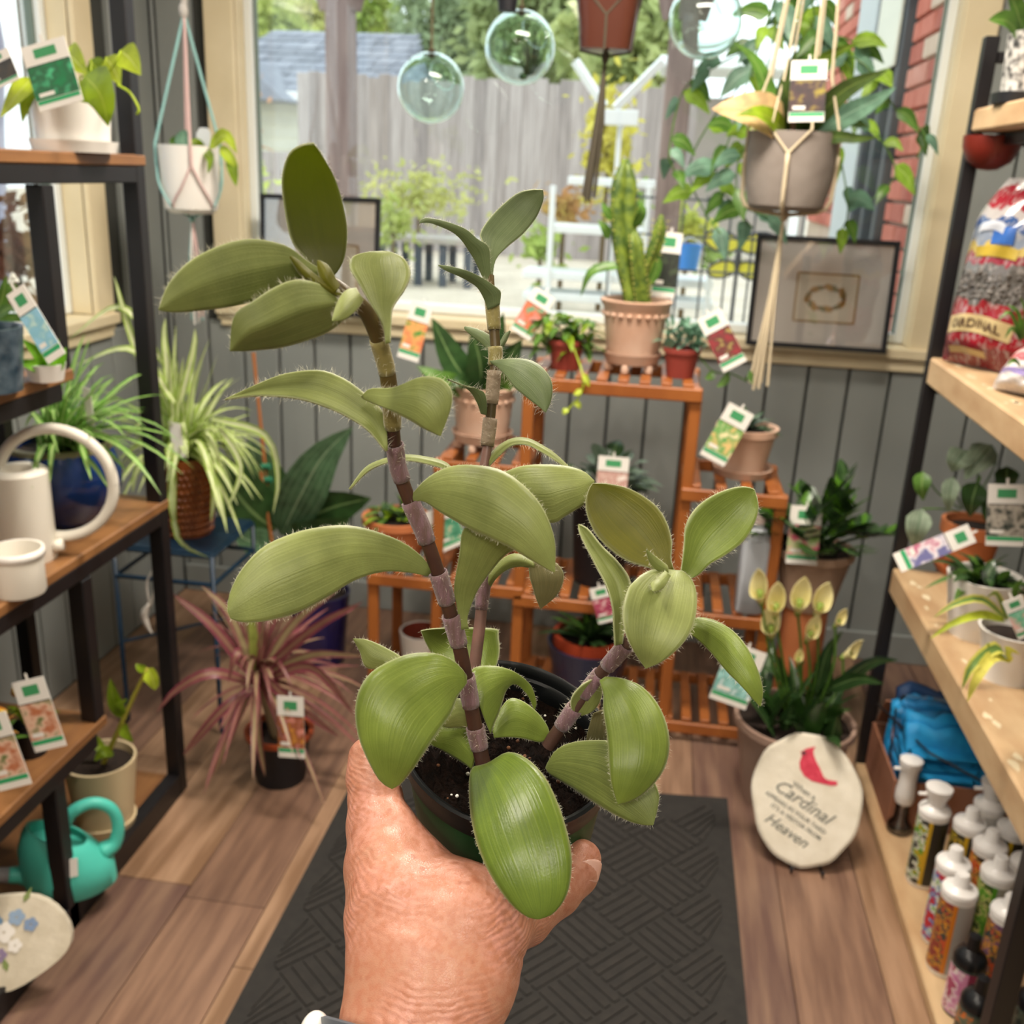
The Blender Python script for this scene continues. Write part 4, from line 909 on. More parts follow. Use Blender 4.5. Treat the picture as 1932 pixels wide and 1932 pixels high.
# =================================================================== TIERED WOODEN PLANT STAND
YF, YK = 2.55, 2.82
m_pine = mat('orange_pine', '#8a4c20', .45, '#a05e2a', 4, nstretch=(3, 3, 1), bump=.05, bscale=30)
def zat(px, py, Y=YF): return atY(px, py, Y)[2]
def xat(px, py, Y=YF): return atY(px, py, Y)[0]
TZ1, TZ2, TZ3, TZ0 = zat(1180, 722), zat(1380, 925), zat(850, 1092), .045
xs = [xat(705, 1100), xat(830, 890), xat(990, 900), xat(1303, 850), xat(1475, 940)]
STD = thing('tiered_plant_stand', 'orange pine tiered plant stand with slatted tiers under the window', 'plant stand', ((xs[0] + xs[4]) / 2, (YF + YK) / 2, 0))
pw = .03
def post(x, z1):
    for y in (YF, YK): barbox(STD, 'post', (x - pw / 2, y - .011, 0), (x + pw / 2, y + .011, z1), m_pine, .003)
post(xs[0], TZ3); post(xs[1], TZ2 + .02); post(xs[2], TZ1); post(xs[3], TZ1); post(xs[4], TZ2)
def tier(x0, x1, z, nsl=6):
    for y in (YF - .016, YK + .016): barbox(STD, 'tier_rail', (x0 - .014, y - .006, z - .034), (x1 + .014, y + .006, z), m_pine, .003)
    for x in (x0, x1): barbox(STD, 'side_rail', (x - .009, YF + .012, z - .03), (x + .009, YK - .012, z - .003), m_pine, .003)
    n = max(3, int((x1 - x0) / .05))
    for i in range(n):
        xx = x0 + .022 + (x1 - x0 - .044) * i / (n - 1); barbox(STD, 'slat', (xx - .014, YF - .008, z - .002), (xx + .014, YK + .008, z + .008), m_pine, .002)
tier(xs[2], xs[3], TZ1); tier(xs[3], xs[4], TZ2); tier(xs[1], xs[2], TZ2 + .02); tier(xs[0], xs[2], TZ3); tier(xs[2], xs[4], TZ3 - .02); tier(xs[2], xs[4], .06)
S_ = .009
def footed_pot(root, c, rt, rb, h, feet=True, frieze=True):
    z0 = .0
    if feet:
        for i in range(6):
            a = i * math.pi / 3 + .3; MB().bbox(c + V3(rb * .95 * math.cos(a), rb * .95 * math.sin(a), .011), (.024, .018, .022), .005, rotz(a)).build('pot_foot', m_terra, root)
        z0 = .0225
    MB().lathe([(0, 0), (rb * 1.05, 0), (rb * 1.22, .028), (rb * 1.16, .028), (rb * 1.0, .006), (0, .006)], c + V3(0, 0, z0), 40).build('saucer', m_terra, root, smooth=True, angle=35)
    b = c + V3(0, 0, z0 + .007)
    pot_part(root, b, rt, rb, h, m_terra, profile=[(rb + (rt - rb) * .5, h * .45), (rb + (rt - rb) * .8, h * .78), (rt * .97, h * .86), (rt * 1.06, h * .94), (rt * 1.08, h * .985)], n=40)
    if frieze:
        fr = MB()
        for i in range(22):
            a = i * 2 * math.pi / 22; fr.sphere(b + V3(rt * .93 * math.cos(a), rt * .93 * math.sin(a), h * .76), .009, 8, 6, (1, 1, .8))
        fr.build('scallop_band', m_terra, root, smooth=True)
    return b + V3(0, 0, h)
# cactus
c = put(1190, 700, 2.68, TZ1 + S_); CA = thing('potted_cactus', 'tall ridged cactus in a pale footed terracotta pot on the stand top', 'potted plant', c); k = pxm(c)
tp_ = footed_pot(CA, c, 62 * k, 46 * k, 112 * k)
m_cac = mat('cactus_green', '#3a5220', .5, '#74862e', 45, bump=.3, bscale=80)
def cactus_col(p, r, ribs=3):
    P = catmull(np.array(p), 16); mb = MB(); n = 30; vs = []
    T = np.gradient(P, axis=0); a = V3(1, 0, 0)
    for i in range(16):
        t = nrm(T[i]); a = nrm(a - t * (a @ t)); b2 = np.cross(t, a); f = min(1, (15.3 - i) / 3.0) ** .6 * (1 if i > 0 else .8)
        for q in range(n):
            th = 2 * math.pi * q / n; rr_ = r * f * (.55 + .5 * abs(math.cos(ribs * th / 2)) ** 1.4) * (1 + .05 * math.sin(i * 2.1)); vs.append(P[i] + rr_ * (a * math.cos(th) + b2 * math.sin(th)))
    mb.add(vs, [(i * n + q, i * n + (q + 1) % n, (i + 1) * n + (q + 1) % n, (i + 1) * n + q) for i in range(15) for q in range(n)] + [tuple(15 * n + q for q in range(n))])
    col_ = mb.build('cactus_column', m_cac, CA, smooth=True); sp = MB(); hr = random.Random(int(r * 1e5))
    for i in range(1, 15):
        for q in range(ribs):
            th = 2 * math.pi * q / ribs; t = nrm(T[i]); aa = nrm(V3(1, 0, 0) - t * t[0]); b2 = np.cross(t, aa); o = P[i] + r * 1.05 * (aa * math.cos(th) + b2 * math.sin(th)); ou = nrm(o - P[i])
            sp.sphere(o, .0022, 6, 4); sp.add([o - t * .001, o + t * .001, o + ou * .009 + t * .004], [(0, 1, 2)])
    sp.build('spines', mat('pale_areole', '#b9b25e', .7), col_)['kind'] = 'stuff'
b0 = tp_ - V3(0, 0, .02)
cactus_col([b0, atY(1178, 470, 2.68), atY(1172, 380, 2.68), atY(1180, 300, 2.68)], 26 * k, 3); cactus_col([b0 + V3(.014, -.014, 0), atY(1200, 490, 2.65), atY(1196, 435, 2.65)], 15 * k, 3)
cactus_col([b0 + V3(.02, 0, 0), atY(1215, 520, 2.68), atY(1240, 455, 2.68), atY(1248, 405, 2.68)], 12 * k, 4)
for pts in ([(1150, 450, 2.66), (1140, 430, 2.64), (1128, 415, 2.64)], [(1160, 410, 2.66), (1145, 400, 2.64), (1136, 380, 2.64)], [(1195, 430, 2.66), (1212, 400, 2.64), (1208, 380, 2.64)], [(1190, 500, 2.66), (1120, 510, 2.64), (1095, 560, 2.64)], [(1225, 540, 2.68), (1240, 500, 2.68), (1238, 470, 2.68)]): pleaf(CA, pts, 20, L_mid, 'ovate', .2, .3)
plant_tag(1258, 500, 44, 120, -3, 2.76, 'dark-pictured tag behind the cactus arm on the stand top', '#1f2a1e', '#3c4a30', '#151b14')
# little red pots on the top tier
def red_pot(px, py, label, name='potted_succulent'):
    c = put(px, py, 2.64, TZ1 + S_); r = thing(name, label, 'potted plant', c); k = pxm(c)
    pot_part(r, c, 34 * k, 25 * k, 55 * k, m_redp, rim=.002, rimh=.012); return r, c, k
R1, c, k = red_pot(1281, 722, 'blue-green succulent in a small red pot at the right end of the stand top')
sr = random.Random(8); t0 = c + V3(0, 0, 52 * k)
for i in range(90):
    az = sr.uniform(-3.14, 3.14); el = sr.uniform(.05, 1.4); P_ = arch(t0 + V3(sr.uniform(-.05, .05), sr.uniform(-.03, .03), sr.uniform(0, .055)), az, el, sr.uniform(.03, .055), .25, 4)
    leaf_obj(R1, blade(P_, V3(-math.sin(az), math.cos(az), 0), .016, 6, 2, 'ovate', .3), L_blue)
P_ = [t0 + V3(.03, 0, 0), atY(1345, 700, 2.6), atY(1380, 705, 2.58), atY(1410, 720, 2.58)]; MB().tube(P_, .002, 5, res=12).build('trailing_stem', L_mid, R1)
for pts in ([(1375, 705, 2.58), (1365, 722, 2.57), (1352, 730, 2.56)], [(1408, 718, 2.58), (1412, 705, 2.57), (1420, 725, 2.56)], [(1345, 700, 2.6), (1340, 712, 2.59), (1330, 715, 2.58)]): pleaf(R1, pts, 16, L_mid, 'ovate', .2, .3)
plant_tag(1362, 642, 48, 112, 32, 2.55, 'red-pictured tag leaning from the small red succulent pot', '#8a2f34', '#b5a45c', '#5d3430')
R2, c, k = red_pot(1064, 722, 'ferny trailing plant in a small red pot beside the cactus', 'potted_fern')
t0 = c + V3(0, 0, 52 * k)
for i in range(150):
    az = sr.uniform(-3.14, 3.14); el = sr.uniform(-.3, 1.3); P_ = arch(t0 + V3(sr.uniform(-.075, .07), sr.uniform(-.04, .03), sr.uniform(-.02, .06)), az, el, sr.uniform(.03, .06), .5, 4)
    leaf_obj(R2, blade(P_, V3(-math.sin(az), math.cos(az), 0), .02, 6, 2, 'ovate', .3), L_mid if i % 3 else L_olive)
P_ = [t0 + V3(.02, -.05, 0), atY(1100, 710, 2.52), atY(1095, 745, 2.515), atY(1072, 772, 2.515)]; MB().tube(P_, .0025, 5, res=12).build('trailing_stem', L_lime, R2)
for pts in ([(1100, 705, 2.52), (1108, 720, 2.51), (1112, 730, 2.51)], [(1098, 735, 2.515), (1088, 742, 2.51), (1082, 745, 2.51)], [(1085, 758, 2.515), (1092, 765, 2.51), (1094, 772, 2.51)], [(1072, 772, 2.515), (1066, 776, 2.51), (1062, 782, 2.51)]): pleaf(R2, pts, 12, L_lime, 'ovate', .2, .3)
plant_tag(1005, 592, 44, 92, -28, 2.66, 'pink-bordered tag with an orange flower picture left of the cactus pot', '#c98a80', '#5f9a78', '#d0603c')
# broad-leaved plant in the left terracotta pot
c = put(908, 868, 2.66, TZ2 + .02 + S_); BL = thing('potted_broadleaf', 'broad dark-leaved plant in a pale terracotta pot on the left middle tier', 'potted plant', c); k = pxm(c)
tp2 = footed_pot(BL, c, 58 * k, 47 * k, 100 * k)
Yb = c[1]
for pts, w in (([(905, 740, Yb), (860, 690, Yb - .03), (815, 600, Yb - .04)], 60), ([(910, 740, Yb), (905, 680, Yb - .04), (890, 622, Yb - .06)], 62), ([(905, 740, Yb), (840, 720, Yb - .08), (785, 690, Yb - .1)], 44), ([(915, 740, Yb), (950, 690, Yb - .03), (985, 640, Yb - .04)], 54), ([(910, 740, Yb), (930, 660, Yb), (950, 590, Yb)], 46), ([(912, 740, Yb), (965, 715, Yb - .06), (1005, 700, Yb - .08)], 40), ([(900, 745, Yb), (870, 720, Yb - .08), (850, 735, Yb - .1)], 46)): pleaf(BL, pts, w, L_dark if w > 45 else L_mid, 'ovate', .15, .4, n=10)
plant_tag(783, 626, 42, 108, -13, 2.55, 'orange-pictured tag at the left of the broad-leaved plant', '#d07a52', '#4f8a3c', '#e0a060')
# grey-leaved plant on the lower tier
c = put(1128, 1092, 2.68, TZ3 - .02 + S_); GP = thing('potted_peperomia', 'grey-green oval-leaved plant in a black pot behind the foreground leaves', 'potted plant', c); k = pxm(c)
pot_part(GP, c, 60 * k, 46 * k, 175 * k, m_black); sr = random.Random(9); t0 = c + V3(0, 0, 170 * k)
for i in range(52):
    az = sr.uniform(-3.14, 3.14); el = sr.uniform(.2, 1.35); ln = sr.uniform(.09, .22); P_ = arch(t0, az, max(el, .5), ln, .3, 6)
    MB().tube(P_[:4], .0016, 4).build('petiole', L_mid, GP); d_ = nrm(P_[4] - P_[3]); Q = [P_[3], P_[3] + d_ * .035 + V3(0, 0, .003), P_[3] + d_ * .075 - V3(0, 0, .012)]
    leaf_obj(GP, blade(Q, V3(-math.sin(az), math.cos(az), 0), .055, 7, 4, 'ovate', .15), L_grey if i % 3 else L_dark)
plant_tag(1155, 905, 58, 88, 0, 2.58, 'white-topped tag in the grey-leaved plant on the lower tier', '#caa9a0', '#e4d8d0', '#b98c80')
# terracotta pot on right middle tier
c = put(1398, 905, 2.68, TZ2 + S_); TR = thing('potted_aloe', 'dark spiky plant in a plain terracotta pot on the right middle tier', 'potted plant', c); k = pxm(c)
MB().lathe([(0, 0), (48 * k, 0), (56 * k, .024), (52 * k, .024), (45 * k, .006), (0, .006)], c, 36).build('saucer', m_terra, TR, smooth=True, angle=35)
pot_part(TR, c + V3(0, 0, .008), 56 * k, 38 * k, 88 * k, m_terra, rim=.003, rimh=.018); t0 = c + V3(0, 0, 86 * k)
for i in range(22):
    az = i * 2.4; el = sr.uniform(.3, 1.2); P_ = arch(t0, az, el, sr.uniform(.07, .11), .3, 5); leaf_obj(TR, blade(P_, V3(-math.sin(az), math.cos(az), 0), .02, 8, 2, 'strap', .35), L_dark if i % 4 else L_grey)
plant_tag(1371, 820, 52, 112, -24, 2.56, 'tag with a green flower on cream hanging over the right terracotta pot', '#d8b878', '#e8d8a8', '#4f9a4c')
# left low terracotta pot
c = put(748, 1060, 2.66, TZ3 + S_); LT = thing('potted_foliage', 'light green foliage in a terracotta pot on the left low tier', 'potted plant', c); k = pxm(c)
pot_part(LT, c, 62 * k, 44 * k, 80 * k, m_terra2, rim=.004, rimh=.02); t0 = c + V3(0, 0, 78 * k)
for i in range(40):
    az = sr.uniform(-3.14, 3.14); el = sr.uniform(.2, 1.4); P_ = arch(t0 + V3(sr.uniform(-.04, .04), sr.uniform(-.04, .04), 0), az, el, sr.uniform(.05, .11), .4, 5); leaf_obj(LT, blade(P_, V3(-math.sin(az), math.cos(az), 0), .022, 7, 2, 'ovate', .2), (L_mid, L_olive, L_dark)[i % 3])
plant_tag(842, 995, 56, 82, 28, 2.56, 'tilted tag with a green leaf picture on the left low tier', '#3a7a5c', '#d8b89c', '#5fa080')
# dark fern in a navy pot low down, orange liner
c = put(1105, 1300, 2.66, .0685); FN = thing('potted_fern', 'dark fern in a navy pot with an orange liner on the bottom tier', 'potted plant', c); k = pxm(c)
pot_part(FN, c, 78 * k, 60 * k, 95 * k, mat('navy_glaze', '#232c48', .3, coat=.3)); MB().lathe([(60 * k, 92 * k), (68 * k, 92 * k), (68 * k, 112 * k), (60 * k, 112 * k)], c, 32).build('liner', mat('orange_liner', '#9a3a1e', .5), FN, smooth=True, angle=40)
t0 = c + V3(0, 0, 95 * k)
for i in range(46):
    az = sr.uniform(-3.14, 3.14); el = sr.uniform(.5, 1.45); P_ = arch(t0, az, el, sr.uniform(.1, .2), .35, 6); leaf_obj(FN, blade(P_, V3(-math.sin(az), math.cos(az), 0), .028, 8, 2, 'ovate', .25), L_dark if i % 4 else L_mid)
plant_tag(1140, 1140, 40, 70, 20, 2.5, 'small tag with magenta picture in the dark fern', '#8a2f4c', '#e6d6d0', '#a84a60')
# white pot with terracotta lining on the floor at left of the stand
c = put(795, 1265, 2.62, .0); c = V3(c[0], 2.40, 0); c = V3(atZ(795, 1262, 0)[0], atZ(795, 1262, 0)[1], 0); WP_ = thing('empty_pot', 'empty white pot with a terracotta inside on the floor left of the stand', 'pot', c); k = pxm(c)
MB().lathe([(0, 0), (34 * k, 0), (42 * k, 80 * k), (38 * k, 80 * k)], c, 32).build('outside', m_white, WP_, smooth=True, angle=40); MB().lathe([(38 * k, 80 * k), (30 * k, .01), (0, .01)], c, 32).build('inside', mat('red_clay', '#7a2f1c', .7), WP_, smooth=True, angle=40)
# ZZ plant in a tall tan pot
zz = TZ3 - .02 + S_
c = put(1522, 1135, 2.62, 0); ZB = zat(1522, 1140, 2.62)
ZZ = thing('potted_zz_plant', 'glossy dark ZZ plant in a large tan pot right of the stand', 'potted plant', (c[0], 2.62, 0)); c = V3(c[0], 2.62, 0); k = pxm(V3(c[0], 2.62, .5))
m_tan = mat('tan_clay', '#a58670', .7, '#b4957e', 5)
zt_ = zat(1520, 1030, 2.62)
MB().lathe([(0, 0), (42 * k, 0), (42 * k, ZB - .004), (46 * k, ZB), (0, ZB)], c, 32).build('pedestal', m_terra2, ZZ, smooth=True, angle=40)
pot_part(ZZ, V3(c[0], c[1], ZB + .001), 72 * k, 47 * k, zt_ - ZB, m_tan, rim=.003, rimh=.02); t0 = V3(c[0], c[1], zt_ - .01); sr = random.Random(4)
for i in range(30):
    az = sr.uniform(-3.14, 3.14); el = sr.uniform(.5, 1.4); P_ = arch(t0 + V3(sr.uniform(-.05, .05), sr.uniform(-.05, .05), 0), az, el, sr.uniform(.14, .27), .25, 9); P_[:, 1] = np.minimum(P_[:, 1], YW - .05)
    stm = MB().tube(P_, .004, 5).build('stem', L_dark, ZZ)
    for j in range(3, 9):
        for sg in (-1, 1):
            d_ = nrm(P_[j] - P_[j - 1]); sd3 = nrm(np.cross(d_, V3(0, 0, 1)) * sg + d_ * .6 + V3(0, 0, .25)); L_ = .06 if j < 8 else .05
            leaf_obj(ZZ, blade([P_[j], P_[j] + sd3 * L_ * .5 + V3(0, 0, .003), P_[j] + sd3 * L_], np.cross(sd3, V3(0, 0, 1)) + V3(0, 0, .3), .03, 6, 2, 'ovate', .15), L_dark if (i + j) % 3 else leaf_mat('zz_young_leaf', '#4f7a24', rough=.25, trans=.2), 'leaflet')
plant_tag(1517, 1010, 58, 112, 1, 2.525, 'tag with pink flower picture in front of the tan ZZ plant pot', '#d8587c', '#8fb05c', '#c8c89c')
# translucent white bottle on the stand
c = put(1416, 1106, 2.57, zz); zb_ = zat(1416, 1108, 2.57); c = V3(c[0], 2.57, zz); k = pxm(c)
BT = thing('plastic_jug', 'cloudy white plastic bottle standing on the right low tier', 'bottle', c); m_cl = mat('cloudy_plastic', '#c2c6cc', .35, trans=.3); hb_ = zat(1416, 985, 2.57) - zz
MB().lathe([(0, 0), (.034, 0), (.038, .005), (.038, hb_ * .8), (.026, hb_ * .93), (.014, hb_ * .96), (.014, hb_), (0, hb_)], c, 28, square=4).build('body', m_cl, BT, smooth=True, angle=40); MB().lathe([(0, 0), (.017, 0), (.017, .022), (0, .022)], c + V3(0, 0, hb_ + .0003), 20).build('cap', mat('pinkish_cap', '#d8c0bc', .5), BT, smooth=True, angle=40)
# calla lily
c = atZ(1462, 1500, 0); c = V3(c[0] + .02, c[1] + .0, 0); k = pxm(c + V3(0, 0, .15))
CL = thing('potted_calla_lily', 'cream calla lilies in a big taupe pot on the floor', 'potted plant', c); zr_ = atY(1475, 1350, c[1])[2]
m_tp = mat('taupe_plastic', '#94796a', .5, '#a08576', 4)
pot_part(CL, c, 108 * k, 78 * k, zr_, m_tp, rim=.004, rimh=.018, n=40); sr = random.Random(14)
for i in range(44):
    az = sr.uniform(-3.14, 3.14); el = sr.uniform(.7, 1.45); P_ = arch(c + V3(sr.uniform(-.09, .09), sr.uniform(-.09, .09), zr_ - .02), az, el, sr.uniform(.12, .26), .3, 6)
    leaf_obj(CL, blade(P_, V3(-math.sin(az), math.cos(az), 0), .045, 8, 4, 'heart' if i % 2 else 'ovate', .25), L_dark if i % 4 else leaf_mat('calla_leaf', '#2c4a1e', rough=.35, trans=.2))
for pts in ([(1560, 1300, c[1]), (1620, 1280, c[1] - .05), (1668, 1290, c[1] - .08)], [(1560, 1310, c[1]), (1640, 1250, c[1]), (1695, 1245, c[1])], [(1540, 1310, c[1]), (1560, 1230, c[1]), (1590, 1190, c[1])]): pleaf(CL, pts, 30, L_dark, 'ovate', .2, .3)
m_spathe = mat('cream_spathe', '#e2d48c', .45, '#ece2ac', 30, trans=.15); m_spg = mat('green_throat', '#7f9440', .5)
for (px, py, s_, lean) in ((1432, 1105, 1.0, -.25), (1465, 1130, 1.0, -.1), (1512, 1122, 1.05, 0), (1553, 1130, 1.0, .15), (1455, 1170, 1.05, -.15), (1535, 1185, .8, .25), (1588, 1165, .55, .4), (1612, 1225, .7, .8), (1508, 1238, .45, 0)):
    tpc = atY(px, py, c[1] - .02); ln = .056 * s_; R_ = .0185 * s_; ax = nrm(V3(lean, -.25, 1)); bs = tpc - ax * ln * .9
    fl_ = thing_parent = MB().tube([V3(c[0] + (px - 1480) * .0004, c[1], zr_), (V3(c[0], c[1], zr_) + bs) / 2 + V3((px - 1490) * .0004, -.01, .02), bs], .0032, 6, res=10).build('flower_stem', L_mid, CL)
    fr_ = V3(-.25 + lean, -1, 0); fr_ = nrm(fr_ - ax * (fr_ @ ax)); rg = np.cross(fr_, ax); G = []
    for i in range(12):
        t = i / 11; row = []
        for q in range(21):
            th = 2 * math.pi * q / 20; bk = (1 - math.cos(th)) / 2          # 0 at the front lip, 1 at the back tip
            z_ = t * (.55 + 1.15 * bk ** 1.4); rr_ = R_ * (.3 + .85 * t ** .8) * (1 - .8 * bk ** 5 * t ** 3) + R_ * .35 * (1 - bk) ** 3 * t ** 4
            row.append(bs + ax * (ln * z_) + (fr_ * math.cos(th) + rg * math.sin(th)) * rr_ - fr_ * (bk ** 4 * t ** 3 * R_ * .25))
        G.append(row)
    MB().grid(np.array(G)).build('spathe', m_spathe, fl_, smooth=True, solid=.001)
    MB().tube([bs + ax * ln * .05, bs + ax * ln * .62], [R_ * .2, R_ * .42], 10).build('throat', m_spg, fl_, smooth=True)
    MB().tube([bs - ax * .012, bs + ax * ln * .18], [R_ * .25, R_ * .6], 10).build('green_base', m_spg, fl_, smooth=True)
plant_tag(1392, 1275, 72, 118, -14, 2.12, 'pale teal tag on the left rim of the calla lily pot', '#9fd0cc', '#e6eef0', '#6fa8a0')
# cardinal memorial stone on its little easel
b0 = atZ(1512, 1625, 0); b0 = V3(b0[0], b0[1], 0); k = pxm(b0 + V3(0, 0, .1))
CS = thing('memorial_stone', 'round cream stone with a red cardinal and script lettering on the floor', 'stone', b0)
cen = atY(1520, 1508, b0[1] + .04); ey = nrm(CM @ V3(.04, -1, .25) * V3(1, 1, 1)); ex = nrm(V3(1, -.08, 0) - ey * (V3(1, -.08, 0) @ ey)); nn = np.cross(ex, ey)
rx, ry = 102 * k, 124 * k; sr = random.Random(2)
ol = [(rx * math.cos(t) * (1 + .03 * math.sin(3 * t + 1) + .012 * math.sin(9 * t)), ry * math.sin(t) * (1 + .025 * math.sin(2 * t) + .012 * math.cos(11 * t))) for t in np.linspace(0, 2 * math.pi, 49)[:-1]]
ins = [(x * .955, y * .955) for x, y in ol]; th_ = .016
m_cst = mat('cream_cast_stone', '#d9d2c2', .75, '#cdc5b3', 18, bump=.5, bscale=45)
mb = MB(); F_ = [cen + ex * x + ey * y + nn * .004 for x, y in ins]; Mid = [cen + ex * x + ey * y for x, y in ol]; Bk = [cen + ex * x + ey * y - nn * th_ for x, y in ol]; n = 48
mb.add(F_ + Mid + Bk, [tuple(range(n)), tuple(range(3 * n - 1, 2 * n - 1, -1))] + [(n + i, n + (i + 1) % n, (i + 1) % n, i) for i in range(n)] + [(2 * n + i, 2 * n + (i + 1) % n, n + (i + 1) % n, n + i) for i in range(n)])
stn = mb.build('slab', m_cst, CS)
def S2(px, py): q = V3(*[0, 0, 0]); return ((px - 1520) * k, (1508 - py) * k)
bird = [S2(*p) for p in ((1513, 1420), (1519, 1417), (1523, 1414), (1530, 1412), (1541, 1409), (1537, 1417), (1537, 1424), (1541, 1436), (1548, 1450), (1554, 1465), (1560, 1470), (1579, 1473), (1578, 1480), (1566, 1481), (1550, 1478), (1532, 1474), (1518, 1465), (1511, 1452), (1510, 1440), (1515, 1428))]
MB().poly(bird, cen + nn * .0052, ex, ey, .001).build('cardinal_motif', mat('cardinal_red', '#b5203c', .6, '#c83a50', 60), stn)
MB().poly([S2(*p) for p in ((1514, 1420), (1521, 1418), (1524, 1424), (1516, 1427))], cen + nn * .0058, ex, ey, .0005).build('cardinal_mask', mat('cardinal_mask', '#4c2a30', .6), stn)
m_ink = mat('grey_ink', '#6f716a', .7); rt_ = math.radians(-33); ex2 = ex * math.cos(rt_) + ey * math.sin(rt_); ey2 = -ex * math.sin(rt_) + ey * math.cos(rt_)
for (txt, px, py, sz, sh) in (('When a', 1517, 1492, 13, 0), ('Cardinal', 1513, 1512, 30, .4), ('APPEARS IN YOUR YARD', 1500, 1533, 10, 0), ("IT'S A VISITOR FROM", 1500, 1550, 10, 0), ('Heaven', 1482, 1566, 25, .4)):
    u, v = S2(px, py); text_mesh(txt, sz * k * 1.15, m_ink, 'lettering', stn, cen + ex * u + ey * v, ex2, ey2, .0052, sh, bold=.0002)
for sx in (-1, 1):
    f0 = cen + ex * sx * .035 - ey * (ry * .93) + nn * .018; MB().tube([cen + ex * sx * .03 - ey * ry * .3 - nn * (th_ + .008), V3(f0[0], f0[1] + .03, .004), f0 * V3(1, 1, 0) + V3(0, 0, .004), f0 * V3(1, 1, 0) + V3(0, -.006, .02)], .003, 6).build('easel_leg', m_black, CS)
MB().tube([cen - ey * ry * .3 - nn * (th_ + .008) - ex * .03, cen - ey * ry * .3 - nn * (th_ + .008) + ex * .03], .003, 6).build('easel_bar', m_black, CS)
MB().tube([cen - ey * ry * .3 - nn * (th_ + .008), V3(cen[0], cen[1] + .1, .003)], .003, 6).build('easel_leg', m_black, CS)

# =================================================================== FRAMED PRINTS ON THE SILL
def framed(q, Y0, label, gold, wreath):
    tl, tr, br, bl = [atY(x, y, Y0 + dy) for (x, y), dy in zip(q, (.03, .03, -.01, -.01))]
    cen = (tl + tr + br + bl) / 4; ex = nrm(tr - tl + br - bl); ey = nrm((tl - bl + tr - br) - ex * ((tl - bl + tr - br) @ ex)); nn = np.cross(ex, ey); W = np.linalg.norm(tr - tl); H = np.linalg.norm(tl - bl)
    r = thing('framed_print', label, 'picture', (cen - ey * H / 2), 'framed prints on the window sill'); R_ = np.column_stack([ex, ey, nn]); b = .014
    for sx in (-1, 1): MB().bbox(cen + ex * sx * (W / 2 - b / 2), (b, H, .02), .002, R_).build('frame_side', m_black, r)
    for sy in (-1, 1): MB().bbox(cen + ey * sy * (H / 2 - b / 2), (W - 2 * b, b, .02), .002, R_).build('frame_side', m_black, r)
    MB().cbox(cen - nn * .004, (W - 2 * b, H - 2 * b, .004), R_).build('mat_board', mat('warm_grey_mat', '#e8e2dd', .8, '#eee9e4', 3), r)
    u0, u1, v0, v1 = gold
    pr = MB().cbox(cen + ex * W * ((u0 + u1) / 2 - .5) + ey * H * (.5 - (v0 + v1) / 2) - nn * .0012, (W * (u1 - u0), H * (v1 - v0), .001), R_).build('print_paper', mat('print_paper', '#efe5d3', .8), r)
    pc_ = cen + ex * W * ((u0 + u1) / 2 - .5) + ey * H * (.5 - (v0 + v1) / 2)
    for s2, d in ((1, 0), (-1, 0), (1, 1), (-1, 1)):
        if d: MB().cbox(pc_ + ey * s2 * H * (v1 - v0) / 2, (W * (u1 - u0), .005, .0016), R_).build('gold_border', mat('gold_line', '#b08a4a', .6), r)
        else: MB().cbox(pc_ + ex * s2 * W * (u1 - u0) / 2, (.005, H * (v1 - v0), .0016), R_).build('gold_border', mat('gold_line', '#b08a4a', .6), r)
    if wreath:
        for i in range(22):
            a = 2 * math.pi * i / 22; rad = .042; o = pc_ + ex * rad * 1.25 * math.cos(a) + ey * rad * .75 * math.sin(a) + nn * .001; s_ = .009 + .004 * ((i * 7) % 3)
            MB().poly([(s_ * math.cos(t), s_ * .55 * math.sin(t)) for t in np.linspace(0, 6.28, 9)[:-1]], o, ex * math.cos(a + 1.2) + ey * math.sin(a + 1.2), -ex * math.sin(a + 1.2) + ey * math.cos(a + 1.2)).build('wreath_petal', mat('wreath_%d' % (i % 3), ('#b9875a', '#8f8f62', '#c79a52')[i % 3], .7), r)
    MB().cbox(cen + nn * .006, (W - 2 * b, H - 2 * b, .0015), R_).build('glazing', glass_mat('picture_glass', '#ffffff', .1), r)
framed(((1427, 441), (1697, 456), (1676, 668), (1405, 650)), 3.13, 'black framed wreath print leaning in the right corner of the window', (.32, .75, .32, .75), True)
framed(((490, 365), (716, 377), (716, 598), (494, 588)), 3.13, 'black framed print on the sill behind the upper left foreground leaves', (.3, .82, .4, .86), False)

